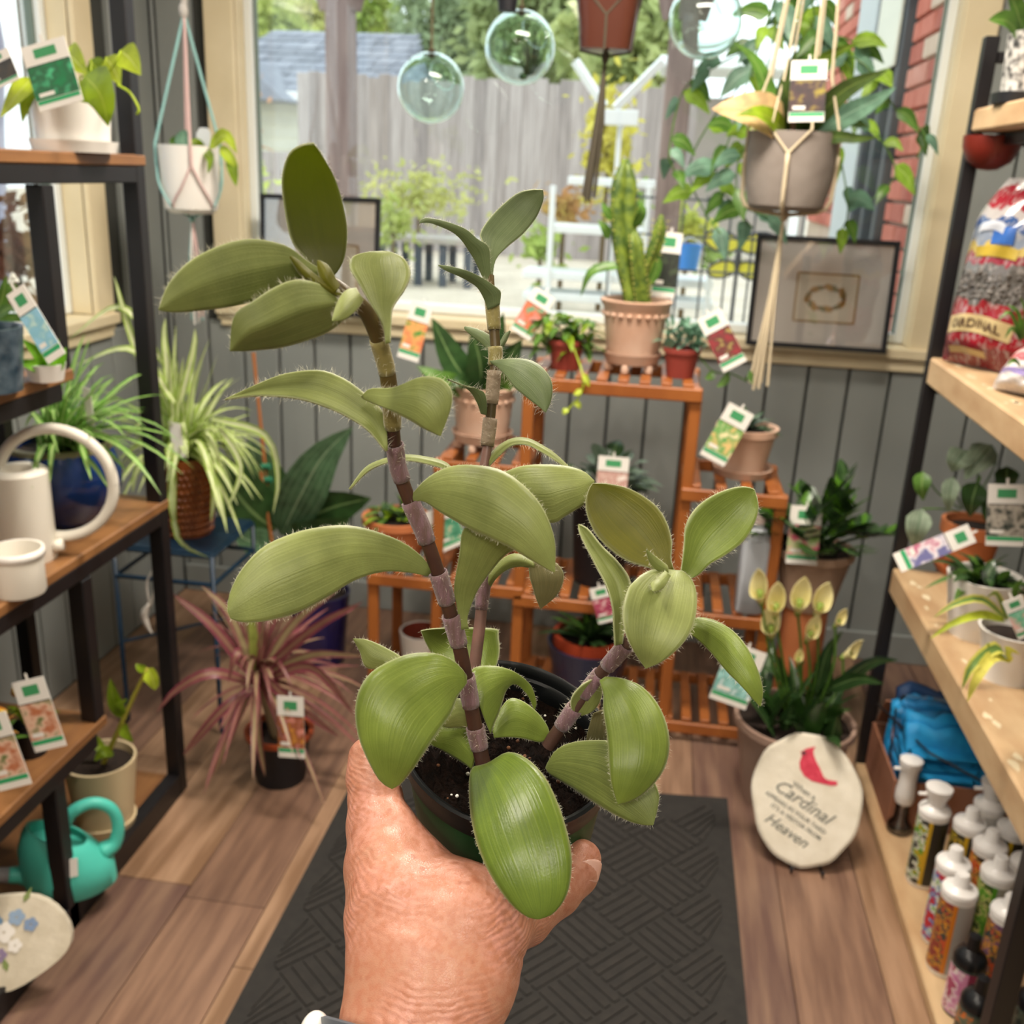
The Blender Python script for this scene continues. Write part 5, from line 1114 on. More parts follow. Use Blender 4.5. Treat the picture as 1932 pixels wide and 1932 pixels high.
# =================================================================== HANGING IN THE WINDOW
m_cord = mat('brown_cord', '#5c5138', .8); m_glob = None
def globe_mat():
    m = bpy.data.materials.new('blown_glass'); m.use_nodes = True; nt = m.node_tree; N = nt.nodes; L = nt.links; N.remove(N['Principled BSDF'])
    g = N.new('ShaderNodeBsdfGlass'); g.inputs['IOR'].default_value = 1.42; g.inputs['Color'].default_value = (.93, .985, .97, 1); g.inputs['Roughness'].default_value = 0
    L.new(g.outputs[0], N['Material Output'].inputs[0]); return m
m_glob = globe_mat()
GLOBES = []
for i, (px, py, r, lab) in enumerate(((813, 166, 63, 'left clear blown-glass globe hanging in the window, empty'), (981, 90, 66, 'middle glass globe holding a dark air plant'), (1331, 38, 69, 'right clear glass globe near the trailing vine'))):
    c = atY(px, py, 2.86); k = pxm(c); R_ = r * k
    g = thing('glass_globe', lab, 'glass globe', c - V3(0, 0, R_), 'blown-glass globes in the window')
    pr = [(max(1e-4, R_ * math.sin(t)), -R_ * math.cos(t)) for t in np.linspace(.02, math.pi - .18, 22)]; ri = R_ - .0028
    pr += [(max(1e-4, ri * math.sin(t)), -ri * math.cos(t)) for t in np.linspace(math.pi - .19, .02, 22)]
    MB().lathe(pr, c, 40).build('bowl', m_glob, g, smooth=True)
    tp_ = c + V3(0, 0, R_); MB().tube([tp_ - V3(0, 0, .004), tp_ + V3(0, 0, .02), tp_ + V3(.003, 0, .5), V3(tp_[0] + .003, tp_[1], ZC)], .0032, 6).build('cord', m_cord, g)
    MB().lathe([(0, -.016), (.007, -.016), (.010, 0), (.008, .008), (0, .01)], tp_, 12).build('stopper', mat('dark_knot', '#3f3524', .8), g, smooth=True)
    ring = [c + R_ * .99 * nrm(V3(.55 + .42 * math.cos(t), -.65, .35 + .42 * math.sin(t))) for t in np.linspace(0, 6.283, 25)]; MB().tube(ring, .0018, 6, cap=False).build('side_opening', m_glob, g, smooth=True)
    if i == 1:
        ap = thing('air_plant', 'dark wiry air plant inside the middle glass globe', 'air plant', c + V3(.012, 0, -R_ * .85)); sr = random.Random(3)
        b0 = c + V3(.012, 0, -R_ * .84)
        MB().sphere(b0 + V3(0, 0, .008), .012, 8, 6, (1, 1, .8)).build('base', L_dark, ap, smooth=True)
        for q in range(26):
            tgt = c + V3(sr.uniform(-.1, .75) * R_, sr.uniform(-.4, .4) * R_, sr.uniform(-.3, .7) * R_); 
            v = tgt - c
            if np.linalg.norm(v) > R_ * .9: tgt = c + nrm(v) * R_ * .9
            MB().tube([b0 + V3(0, 0, .01), (b0 + tgt) / 2 + V3(.012, 0, -.008), tgt], [.0022, .0016, .0006], 4, res=6).build('leaf', leaf_mat('air_plant_leaf', '#3f4a30', trans=.1), ap)
# dark thing hanging above the middle globe
hc = atY(960, -20, 2.8); HG = thing('hanging_pot', 'black hanging pot bottom at the top edge above the middle globe', 'hanging pot', hc - V3(0, 0, .02)); k = pxm(hc)
MB().lathe([(0, 0), (.022, 0), (.03, .06), (.026, .06), (0, .05)], atY(957, 22, 2.78), 20).build('pot', m_black, HG, smooth=True, angle=40); MB().tube([atY(957, -40, 2.78), V3(atY(957, -40, 2.78)[0], 2.78, ZC)], .003, 6).build('cord', m_cord, HG)
# brown plastic pot in dark macrame
c = atY(1143, 96, 2.82); k = pxm(c); BH = thing('hanging_planter', 'square brown plastic pot hung in dark cord with a long tassel', 'hanging planter', c)
m_bpl = mat('chestnut_plastic', '#4c2417', .35, coat=.2)
pot_part(BH, c, 64 * k, 47 * k, 140 * k, m_bpl, square=5); kn = c - V3(0, 0, .014); m_dc = mat('dark_olive_cord', '#4b4436', .85)
MB().sphere(kn, .012, 8, 6, (.8, .8, 1.6)).build('knot', m_dc, BH, smooth=True)
for i in range(4):
    a = i * math.pi / 2 + math.pi / 4; hi = c + V3(68 * k * math.cos(a), 68 * k * math.sin(a), 75 * k)
    a2 = i * math.pi / 2; f0 = c + V3(53 * k * math.cos(a2), 53 * k * math.sin(a2), 55 * k); f1 = c + V3(48 * k * math.cos(a2), 48 * k * math.sin(a2), -.002)
    MB().tube([kn, f1, f0], .0035, 6).build('cord', m_dc, BH)
    for sg in (-1, 1):
        b2 = a2 + sg * math.pi / 4; MB().tube([f0, c + V3(88 * k * math.cos(b2), 88 * k * math.sin(b2), 120 * k), c + V3(94 * k * math.cos(b2), 94 * k * math.sin(b2), 140 * k)], .003, 6).build('cord', m_dc, BH)
    b2 = a2 + math.pi / 4; MB().tube([c + V3(94 * k * math.cos(b2), 94 * k * math.sin(b2), 140 * k), V3(c[0], c[1], ZC)], .003, 6).build('cord', m_dc, BH)
for i in range(9):
    a = i * 2.4; w_ = .004 + .004 * (i % 3); MB().tube([kn, kn + V3(-.006 + w_ * math.cos(a), w_ * math.sin(a), -.16), kn + V3(-.022 + 1.6 * w_ * math.cos(a), 1.6 * w_ * math.sin(a), -.34 - .006 * (i % 4))], [.003, .0045, .004], 5).build('tassel_strand', m_dc, BH)
# grey cement pot with big leaves
c = atY(1480, 397, 2.70); k = pxm(c); CH = thing('hanging_planter', 'grey cement pot in cream macrame with long dark leaves and one tan leaf', 'hanging planter', c)
m_cem = mat('cement', '#7d736b', .85, '#8d847c', 9, bump=.3, bscale=40); hh = 138 * k
pot_part(CH, c, 82 * k, 58 * k, hh, m_cem, profile=[(70 * k, .012), (78 * k, 45 * k), (81 * k, 90 * k)], n=40)
m_cm = mat('cream_macrame', '#c6b79a', .85); kn = c - V3(0, 0, .012); MB().sphere(kn, .012, 8, 6, (1, 1, 1.3)).build('knot', m_cm, CH, smooth=True)
for i in range(4):
    a = i * math.pi / 2 - 1.75; f0 = c + V3(84 * k * math.cos(a), 84 * k * math.sin(a), hh * .72); f1 = c + V3(72 * k * math.cos(a), 72 * k * math.sin(a), .006)
    MB().tube([kn, f1, c + V3(82 * k * math.cos(a), 82 * k * math.sin(a), hh * .3), f0], .0055, 8, res=10).build('cord', m_cm, CH, smooth=True)
    for sg in (-1, 1):
        b2 = a + sg * .42; MB().tube([f0, c + V3(88 * k * math.cos(b2), 88 * k * math.sin(b2), hh * 1.02), c + V3(60 * k * math.cos(b2), 60 * k * math.sin(b2), hh + .12), V3(c[0] + .02, c[1], ZC)], .0032, 6).build('cord', m_cm, CH)
for i in range(10):
    a = i * 2.4; w_ = .003 + .003 * (i % 3); MB().tube([kn, kn + V3(-.004 + w_ * math.cos(a), w_ * math.sin(a), -.2), kn + V3(-.014 + 3.4 * w_ * math.cos(a), 2.4 * w_ * math.sin(a), -.425 - .006 * (i % 4))], [.003, .004, .004], 5).build('tassel_strand', m_cm, CH)
L_tan = leaf_mat('tan_leaf', '#c9a878', mid='#b98a68', midw=.05, rough=.5, trans=.3); L_stripe = leaf_mat('striped_leaf', '#6f8f2e', mid='#a0b45c', midw=.04, veins=4, veincol='#9fb458', rough=.35, trans=.3)
L_long = leaf_mat('long_dark_leaf', '#44582a', mid='#7c8c4a', midw=.04, rough=.3, trans=.2); Yc = 2.7
for pts, w, m_ in (([(1490, 250, Yc), (1450, 222, Yc - .06), (1400, 208, Yc - .08), (1343, 206, Yc - .08)], 96, L_tan), ([(1490, 258, Yc), (1455, 225, Yc - .1), (1425, 212, Yc - .13), (1388, 218, Yc - .14)], 44, L_olive), ([(1510, 262, Yc), (1570, 190, Yc - .05), (1610, 160, Yc - .06), (1675, 132, Yc - .06)], 40, L_long), ([(1515, 262, Yc), (1545, 130, Yc), (1575, 100, Yc - .02), (1622, 80, Yc - .03)], 38, L_stripe), ([(1515, 268, Yc), (1580, 258, Yc - .08), (1620, 262, Yc - .09), (1660, 258, Yc - .08)], 24, L_long),
                   ([(1490, 262, Yc), (1480, 180, Yc + .02), (1490, 140, Yc + .02), (1500, 95, Yc + .02)], 46, L_long), ([(1480, 262, Yc), (1440, 150, Yc + .03), (1420, 110, Yc + .03), (1385, 80, Yc + .03)], 40, L_mid), ([(1520, 265, Yc), (1600, 215, Yc + .03), (1650, 190, Yc + .03), (1690, 165, Yc + .03)], 44, L_blue), ([(1500, 262, Yc), (1500, 215, Yc - .05), (1490, 190, Yc - .08), (1475, 150, Yc - .1)], 50, L_long), ([(1500, 265, Yc), (1545, 240, Yc + .05), (1590, 225, Yc + .06), (1640, 240, Yc + .06)], 36, L_mid)):
    pleaf(CH, pts, w, m_, 'ovate', .18, .35, n=11)
MB().tube([atY(1495, 262, Yc), atY(1496, 235, Yc - .05), atY(1492, 215, Yc - .1)], .006, 8, res=8).build('pink_stem', mat('pink_stem', '#c99a88', .5), CH, smooth=True)
plant_tag(1524, 172, 66, 110, 3, 2.60, 'dark-pictured tag with a yellow flower in the grey cement hanging pot', '#2a1c1e', '#8a7a24', '#3c2426')
# trailing vine hung from the ceiling behind the cement pot
vt = atY(1500, -60, 2.98); TV = thing('trailing_vine', 'trailing vine with dull green pointed leaves hanging across the right of the window', 'hanging plant', vt)
MB().lathe([(0, 0), (.07, 0), (.09, .12), (.085, .12), (0, .1)], V3(vt[0], 2.98, vt[2] + .02), 28).build('basket', mat('dark_basket', '#3a332a', .8), TV, smooth=True, angle=40); MB().tube([V3(vt[0], 2.98, vt[2] + .13), V3(vt[0], 2.98, ZC)], .004, 6).build('cord', m_cord, TV)
sr = random.Random(44); vt0 = V3(vt[0], 2.98, vt[2] + .12)
for pts in ([(1480, -70), (1440, 60), (1360, 120), (1290, 170), (1262, 300), (1290, 330)], [(1480, -70), (1420, 120), (1340, 230), (1300, 320), (1330, 400), (1360, 440)], [(1470, -70), (1430, 200), (1390, 320), (1400, 400), (1420, 430)], [(1510, -70), (1560, 60), (1640, 130), (1700, 220), (1745, 250), (1730, 300)], [(1510, -70), (1600, 180), (1660, 260), (1690, 330), (1640, 380)], [(1505, -70), (1560, 200), (1590, 320), (1600, 400), (1590, 430)], [(1500, -70), (1500, 60), (1590, 70), (1620, 90)], [(1480, -70), (1380, 250), (1350, 330), (1380, 380), (1450, 410)]):
    P_ = catmull([vt0] + [atY(x, y, 2.98 + sr.uniform(-.04, .06)) for x, y in pts[1:]], 26); vn = MB().tube(P_, .0022, 5).build('vine', L_mid, TV)
    for j in range(6, 26, 1):
        if sr.random() < .3: continue
        az = sr.uniform(-3.14, 3.14); d_ = nrm(V3(math.cos(az), .4 * math.sin(az), sr.uniform(-1.1, .1))); ln = sr.uniform(.055, .1); b0 = P_[j]
        Q = [b0, b0 + d_ * ln * .5 + V3(0, 0, .008), b0 + d_ * ln - V3(0, 0, .012)]; sdv = np.cross(d_, V3(0, -1, .2)) + V3(0, sr.uniform(-.4, .4), 0)
        leaf_obj(TV, blade(Q, sdv, ln * .55, 7, 4, 'heart', .15), (L_blue, L_blue, L_mid, leaf_mat('bright_vine_leaf', '#8fb23c', mid='#b0c86a', trans=.4))[sr.randrange(4)])

# =================================================================== RIGHT SHELVES
RXF, RXB, RYE = .64, 1.10, 2.475
m_lw = mat('pale_distressed_pine', '#ad8b66', .5, '#c8ab84', 5, nstretch=(2.5, 1, 2.5), bump=.1, bscale=30, detail=6)
RU = thing('shelf_unit', 'black steel shelf unit with thick pale pine boards on the right', 'shelf unit', (RXF, 1.4, 0))
for x in (RXF - .004, RXB):
    barbox(RU, 'post', (x, RYE - .004, 0), (x + .03, RYE + .024, 1.815), m_steel); barbox(RU, 'post', (x, 1.395, 0), (x + .034, 1.43, 1.815), m_steel)
    for z in (.53, 1.065, 1.62, 1.785): barbox(RU, 'rail', (x + (.05 if x < .8 else 0), 1.36, z - .022), (x + (.078 if x < .8 else .028), RYE - .004, z), m_steel)
RZ1, RZ2, RZ3, RZ4 = .036, .600, 1.130, 1.670
for z in (.53, 1.065, 1.62, 1.785, .16): barbox(RU, 'end_rail', (RXF + .026, RYE, z - .022), (RXB, RYE + .02, z), m_steel)
for zt_, th_ in ((RZ1, .034), (RZ2, .068), (RZ3, .064), (RZ4, .048)):
    barbox(RU, 'shelf_board', (RXF - .002 if th_ > .04 else RXF - .01, .7, zt_ - th_), (RXB - .004, RYE - .006, zt_), m_lw, .005)
m_wear = mat('worn_white', '#d8c8a6', .7)
sr = random.Random(77)
for zt_ in (RZ2, RZ3):
    for i in range(16):
        y = sr.uniform(1.4, RYE - .05); x = RXF + sr.uniform(.0, .03); s_ = sr.uniform(.006, .018)
        MB().poly([(s_ * math.cos(t) * sr.uniform(.5, 1.6), s_ * .5 * math.sin(t) * sr.uniform(.6, 1.3)) for t in np.linspace(0, 6.28, 9)[:-1]], (x + .012, y, zt_ + .0006), V3(0, 1, 0), V3(-1, 0, 0)).build('paint_fleck', m_wear, RU)
# ---- top shelf
c = atY(1925, 192, 2.30); c = V3(c[0], 2.30, RZ4); TPp = thing('potted_plant', 'plant in a black and white speckled pot at the top right edge', 'potted plant', c)
MB().lathe([(0, 0), (.05, 0), (.052, .02), (0, .02)], c, 28, square=4).build('base', m_black, TPp, smooth=True, angle=40)
pot_part(TPp, c + V3(0, 0, .0205), .042, .038, .11, mat('speckled_white', '#c9c6c0', .6, '#2a2a2a', 70, detail=1), square=4)
for pts, w in (([(1925, 70, 2.3), (1900, 40, 2.25), (1865, 38, 2.22)], 44), ([(1930, 60, 2.3), (1915, 10, 2.28), (1900, -20, 2.26)], 40)): pleaf(TPp, pts, w, L_mid, 'ovate', .2, .35)
c = atY(1862, 322, 2.44); RB_ = thing('hanging_bowl', 'dark red round bowl hanging under the top right shelf', 'bowl', c); k = pxm(c)
MB().lathe([(0, 0), (.02, .002), (.045, .018), (.058, .045), (.06, .07), (.056, .07), (.05, .045), (0, .012)], c, 32).build('bowl', mat('oxblood_enamel', '#6a1f14', .4), RB_, smooth=True, angle=50)
for sx in (-1, 1): MB().tube([c + V3(sx * .057, 0, .068), V3(c[0] + sx * .01, c[1], 1.598)], .002, 5).build('wire', m_steel, RB_)
# ---- bags on the middle board
def bag(label, base, W, H, T, lean, mats_fn, name='seed_bag', top_pinch=.55):
    r = thing(name, label, 'bag', base)
    ex = nrm(V3(.62, -.78, 0)); ey = nrm(V3(lean[0], lean[1], 1)); nn = nrm(np.cross(ex, ey)); nu, nv = 16, 22; sr = random.Random(int(W * 1000))
    def pt(u, v, side):       # u -1..1, v 0..1
        w_ = W / 2 * (1 - .1 * abs(2 * v - 1) ** 3) * (1 if v < .78 else 1 - (1 - top_pinch) * ((v - .78) / .22) ** 1.3); tk = T / 2 * (1 - abs(u) ** 2.6) * (min(1, v * 9) * .9 + .1) * (1 if v < .75 else max(.12, 1 - (v - .75) / .25))
        wr = .006 * math.sin(11 * v + 4 * u) * math.cos(5 * u + 7 * v) + .004 * math.sin(23 * v - 9 * u)
        return base + ex * (u * w_) + ey * (v * H) + nn * side * (tk + wr * (1 - u * u))
    front = [[pt(2 * i / nu - 1, j / nv, 1) for i in range(nu + 1)] for j in range(nv + 1)]; back = [[pt(1 - 2 * i / nu, j / nv, -1) for i in range(nu + 1)] for j in range(nv + 1)]
    mb = MB(); mb.grid(np.array(front)); mb.grid(np.array(back))
    mb.build('sack', mats_fn, r, smooth=True)
    return r, pt, ex, ey, nn
def bag_mat(name, stops, patch=None):
    m = bpy.data.materials.new(name); m.use_nodes = True; N = m.node_tree.nodes; L = m.node_tree.links; b = N['Principled BSDF']; b.inputs['Roughness'].default_value = .22; b.inputs['Coat Weight'].default_value = .4
    uv = N.new('ShaderNodeUVMap'); sp = N.new('ShaderNodeSeparateXYZ'); L.new(uv.outputs[0], sp.inputs[0])
    no = N.new('ShaderNodeTexNoise'); no.inputs['Scale'].default_value = 5; L.new(uv.outputs[0], no.inputs['Vector'])
    a = N.new('ShaderNodeMath'); a.operation = 'MULTIPLY_ADD'; a.inputs[1].default_value = .16; L.new(no.outputs[0], a.inputs[0]); L.new(sp.outputs[1], a.inputs[2])
    s_ = N.new('ShaderNodeMath'); s_.operation = 'SUBTRACT'; s_.inputs[1].default_value = .08; L.new(a.outputs[0], s_.inputs[0])
    r = N.new('ShaderNodeValToRGB'); r.color_ramp.interpolation = 'CONSTANT'
    while len(r.color_ramp.elements) > 1: r.color_ramp.elements.remove(r.color_ramp.elements[-1])
    r.color_ramp.elements[0].position = 0; r.color_ramp.elements[0].color = lin(stops[0][1])
    for p, c_ in stops[1:]: e = r.color_ramp.elements.new(p); e.color = lin(c_)
    L.new(s_.outputs[0], r.inputs[0])
    vo = N.new('ShaderNodeTexNoise'); vo.inputs['Scale'].default_value = 22; vo.inputs['Detail'].default_value = 3; L.new(uv.outputs[0], vo.inputs['Vector']); rr_ = N.new('ShaderNodeValToRGB'); rr_.color_ramp.elements[0].position = .53; rr_.color_ramp.elements[1].position = .6; rr_.color_ramp.elements[0].color = (0, 0, 0, 1); rr_.color_ramp.elements[1].color = (.5, .5, .5, 1); L.new(vo.outputs[0], rr_.inputs[0])
    mx = N.new('ShaderNodeMix'); mx.data_type = 'RGBA'; L.new(rr_.outputs[0], mx.inputs[0]); L.new(r.outputs[0], mx.inputs[6]); mx.inputs[7].default_value = lin('#a9a4a0'); L.new(mx.outputs[2], b.inputs['Base Color'])
    bp = N.new('ShaderNodeBump'); bp.inputs['Strength'].default_value = .6; bp.inputs['Distance'].default_value = .008; L.new(no.outputs[0], bp.inputs['Height']); L.new(bp.outputs[0], b.inputs['Normal'])
    return m
b0 = atZ(1850, 688, RZ3 + .002)
b0 = V3(.708, 2.34, RZ3 + .004)
BG, pt, ex, ey, nn = bag('tall glossy red and grey bird seed bag on the right middle shelf', b0, .205, .40, .1, (.10, .05), bag_mat('seed_bag_print', [(0, '#6f1420'), (.12, '#8f1a28'), (.3, '#8a1c24'), (.34, '#57534f'), (.5, '#65615e'), (.54, '#8a2030'), (.6, '#b8a04a'), (.66, '#7d8796'), (.72, '#2b4a7c'), (.78, '#a8a2a0'), (.84, '#94202e'), (.95, '#b9b5b2')]))
def patch(root, pt, u0, u1, v0, v1, m, name, lift=.0025, nu=10, nv=5, arc=0):
    n0 = nn; G = [[pt(u0 + (u1 - u0) * i / nu, v0 + (v1 - v0) * j / nv + arc * math.sin(math.pi * i / nu), 1) + n0 * lift for i in range(nu + 1)] for j in range(nv + 1)]; return MB().grid(np.array(G)).build(name, m, root, smooth=True)
patch(BG, pt, -.8, .75, .155, .25, mat('cream_label', '#b9a577', .5), 'name_band', arc=.03)
patch(BG, pt, -.62, .3, .055, .09, mat('cream_label', '#b9a577', .5), 'lower_band', arc=.012)
patch(BG, pt, -.5, .5, .575, .63, mat('yellow_band', '#a8902f', .4), 'yellow_band', arc=.01)
patch(BG, pt, -.2, .35, .65, .74, mat('blue_patch', '#2f5ea6', .4), 'blue_patch'); patch(BG, pt, -.55, .1, .7, .75, mat('white_patch', '#b4b8c0', .4), 'white_patch', .003, arc=.02)
lt = text_mesh('CARDINAL', .026, mat('brown_print', '#4a3320', .6), 'lettering', BG, OFF[BG.name], V3(1, 0, 0), V3(0, 0, 1), 0, bold=.0005)
for v in lt.data.vertices:      # wrap the print round the bulging sack
    u_ = -.05 + v.co.x / (.205 / 2); q = pt(u_, .2 + v.co.z / .40 + .03 * math.sin(math.pi * (u_ + .8) / 1.55), 1) + nn * .0042; v.co = q - OFF[BG.name]
seeds = MB(); sr = random.Random(6)
for i in range(130):
    u, v = sr.uniform(-.75, .75), sr.uniform(.36, .5); p = pt(u, v, 1) + nn * .001; seeds.sphere(p, .0055, 6, 4, (1, .5, .8))
seeds.build('seed_print', mat('seed_grey', '#7a7570', .5, '#4a4643', 60), BG, smooth=True)['kind'] = 'stuff'
b1 = V3(.715, 2.03, RZ3 + .004)
BG2, pt2, ex, ey, nn = bag('small pink and white bag at the right edge on the middle shelf', b1, .17, .105, .07, (.5, .0), bag_mat('pink_bag_print', [(0, '#c8c0bc'), (.3, '#8a7ab0'), (.42, '#d8d0cc'), (.6, '#c8606a'), (.74, '#d9b8b4'), (.9, '#e0dcd8')]), 'soil_bag', .8)
c = V3(.93, 2.12, RZ3); AP = thing('potted_air_fern', 'thin-leaved green plant in a small grey pot in front of the seed bag', 'potted plant', c); c = V3(.735, 1.9, RZ3 + .0); AP.location = c; OFF[AP.name] = c
pot_part(AP, c, .03, .025, .05, m_cem)
for pts in ([(1925, 640, 1.92), (1905, 590, 1.9), (1878, 610, 1.9)], [(1928, 640, 1.92), (1920, 590, 1.9), (1900, 575, 1.9)], [(1930, 640, 1.92), (1935, 590, 1.9), (1925, 560, 1.9)], [(1925, 645, 1.92), (1910, 620, 1.9), (1895, 640, 1.9)], [(1925, 690, 1.9), (1912, 680, 1.88), (1900, 690, 1.88)]): pleaf(AP, pts, 13, L_mid, 'strap', .2, .3)
# ---- lower board: terracotta pot with silver leaves
c = atZ(1810, 1085, RZ2); c = V3(c[0] + .02, c[1] + .03, RZ2); SPp = thing('potted_satin_pothos', 'silver-leaved vine in an orange terracotta pot on the right lower shelf', 'potted plant', c); k = pxm(c)
MB().lathe([(0, 0), (.068, 0), (.082, .024), (.077, .024), (.064, .006), (0, .006)], c, 36).build('saucer', m_terra2, SPp, smooth=True, angle=35); pot_part(SPp, c + V3(0, 0, .008), .072, .052, .125, m_terra2, rim=.004, rimh=.03)
Yp = c[1]
for pts, w, m_ in (([(1838, 945, Yp), (1845, 880, Yp), (1822, 850, Yp), (1795, 890, Yp)], 52, L_silver), ([(1840, 945, Yp), (1880, 870, Yp + .02), (1870, 840, Yp), (1820, 905, Yp - .02)], 56, L_silver), ([(1810, 965, Yp), (1775, 960, Yp - .04), (1740, 960, Yp - .05), (1726, 1036, Yp - .05)], 48, L_silver), ([(1812, 960, Yp), (1770, 930, Yp - .03), (1742, 890, Yp - .03), (1742, 945, Yp - .04)], 34, L_mid), ([(1815, 960, Yp), (1800, 920, Yp - .05), (1798, 900, Yp - .06), (1790, 968, Yp - .07)], 34, L_silver), ([(1830, 960, Yp), (1850, 900, Yp - .03), (1845, 910, Yp - .05), (1830, 975, Yp - .06)], 50, L_dark), ([(1840, 960, Yp), (1890, 900, Yp), (1900, 880, Yp), (1905, 930, Yp)], 44, L_dark), ([(1838, 960, Yp), (1870, 940, Yp - .04), (1880, 930, Yp - .05), (1870, 1000, Yp - .06)], 46, L_dark)):
    MB().tube([atY(*p) for p in pts[:-1]], .002, 5, res=9).build('vine', L_mid, SPp); a, b2 = pts[-2], pts[-1]; pleaf(SPp, [a, ((a[0] + b2[0]) / 2 - 3, (a[1] + b2[1]) / 2, a[2] - .02), b2], w, m_, 'heart', .12, .25)
plant_tag(1898, 972, 66, 118, 7, 2.02, 'dark-pictured tag at the right edge over the terracotta pot', '#1e2c28', '#4a4a40', '#b0a89c', yaw=-.2)
plant_tag(1763, 1034, 38, 150, -62, 2.08, 'almost lengthwise slanting tag on the right lower shelf edge', '#b86a84', '#6a6a98', '#e0d8dc', lean=.5)
# white pots
def white_pot(px, py, rt, rb, h, label, dx=0, flare=None):
    c = atZ(px, py, RZ2); c = V3(c[0] + dx, c[1], RZ2); r = thing('potted_plant', label, 'potted plant', c); pot_part(r, c, rt, rb, h, m_white, profile=flare); return r, c
W1, c = white_pot(1838, 1195, .078, .054, .135, 'dark bushy plant in a plain white pot on the right lower shelf'); sr = random.Random(12)
for i in range(40):
    az = sr.uniform(-3.14, 3.14); el = sr.uniform(.0, 1.3); P_ = arch(c + V3(sr.uniform(-.03, .03), sr.uniform(-.03, .03), .125), az, el, sr.uniform(.06, .12), .4, 5); P_[:, 0] = np.minimum(P_[:, 0], RXB); leaf_obj(W1, blade(P_, V3(-math.sin(az), math.cos(az), 0), .026, 7, 2, 'ovate', .2), (L_dark, L_mid, L_dark)[i % 3])
W2, c = white_pot(1885, 1272, .066, .054, .1, 'yellow-edged variegated plant in a white ribbed pot on the right lower shelf', .01, [(.05, .035), (.057, .07)])
L_var = leaf_mat('variegated_leaf', '#6f8f4a', edge='#d8d466', edgew=.55, rough=.4, trans=.3); L_var2 = leaf_mat('yellow_green_blade', '#b7c63e', trans=.35)
Yv = c[1]
for pts, w, m_ in (([(1895, 1165, Yv), (1850, 1130, Yv - .04), (1800, 1140, Yv - .06), (1762, 1165, Yv - .06)], 18, L_var), ([(1895, 1170, Yv), (1850, 1160, Yv - .05), (1800, 1175, Yv - .07), (1755, 1205, Yv - .07)], 18, L_var2), ([(1900, 1170, Yv), (1880, 1120, Yv), (1860, 1128, Yv - .02)], 14, L_var), ([(1905, 1165, Yv), (1915, 1110, Yv), (1932, 1090, Yv)], 18, L_mid)): pleaf(W2, pts, w, m_, 'strap', .25, .3, n=10)
c = atZ(1905, 1350, RZ2); c = V3(.80, 1.64, RZ2); W3 = thing('potted_plant', 'drooping yellow and green leaves in a small white pot near the moss frame', 'potted plant', c); pot_part(W3, c, .034, .028, .05, m_white); Yv = c[1]
for pts, w, m_ in (([(1905, 1250, Yv), (1880, 1222, Yv - .02), (1835, 1255, Yv - .05), (1815, 1300, Yv - .05)], 26, L_var), ([(1905, 1250, Yv), (1870, 1240, Yv - .04), (1840, 1285, Yv - .06), (1825, 1325, Yv - .06)], 24, leaf_mat('yellow_blade', '#d2cc5c', trans=.3)), ([(1900, 1248, Yv), (1905, 1225, Yv - .03), (1925, 1235, Yv - .04)], 24, leaf_mat('yellow_blade', '#d2cc5c', trans=.3)), ([(1900, 1248, Yv), (1870, 1225, Yv - .02), (1862, 1212, Yv - .03)], 12, L_olive)): pleaf(W3, pts, w, m_, 'ovate', .2, .3, n=10)
plant_tag(1925, 1165, 38, 80, 30, 1.62, 'small striped tag at the right edge among the white pots', '#d8b0a8', '#cfe0d4', '#5fb08c')
# moss box with printed sign
c = V3(.80, 1.56, RZ2); MX = thing('moss_box', 'wooden moss box with a printed white front at the right edge', 'box', c); R_ = rotz(-.12)
MB().bbox(c + V3(.04, 0, .05), (.09, .2, .1), .004, R_).build('box', mat('weathered_box', '#6a5836', .8, '#8a744a', 15), MX); MB().bbox(c + R_ @ V3(-.008, 0, .0) + V3(0, 0, .048), (.004, .17, .07), .001, R_).build('printed_front', mat('white_print', '#d8d6d0', .5, '#aeaca6', 60, nstretch=(1, 1, 8)), MX)
ms = MB(); sr = random.Random(19)
for i in range(420):
    p = c + V3(.04, 0, .1) + R_ @ V3(sr.uniform(-.045, .045), sr.uniform(-.1, .1), 0) + V3(0, 0, sr.uniform(-.004, .02)); d_ = nrm(V3(sr.uniform(-1, 1), sr.uniform(-1, 1), sr.uniform(0, 1))); ms.tube([p, p + d_ * .02 + V3(0, 0, .004), p + d_ * .035 - V3(0, 0, .004)], .0012, 3)
ms.build('dried_moss', mat('silver_moss', '#a8a49c', .9, '#7c7668', 90), MX)['kind'] = 'stuff'
# ---- bottom board: carton with blue packs, bottles
Zb = RZ1
m_ctn = mat('kraft_carton', '#8a5a40', .85, '#956650', 6)
c0 = V3(.665, 2.12, Zb); bx0, bx1, by0, by1, bh = .655, .99, 2.185, 2.462, .13
CT = thing('carton', 'open brown carton on the right bottom shelf holding blue packs', 'box', ((bx0 + bx1) / 2, (by0 + by1) / 2, Zb))
for nm, lo, hi in (('side', (bx0, by0, Zb), (bx0 + .006, by1, Zb + bh)), ('side', (bx1 - .006, by0, Zb), (bx1, by1, Zb + bh)), ('side', (bx0 + .006, by0, Zb), (bx1 - .006, by0 + .006, Zb + bh)), ('side', (bx0 + .006, by1 - .006, Zb), (bx1 - .006, by1, Zb + bh)), ('bottom', (bx0 + .006, by0 + .006, Zb), (bx1 - .006, by1 - .006, Zb + .005))): barbox(CT, nm, lo, hi, m_ctn, .001)
MB().cbox(((bx0 + bx1) / 2, by1 - .03, Zb + bh + .05), (.32, .004, .1), rotx(.5)).build('flap', m_ctn, CT)
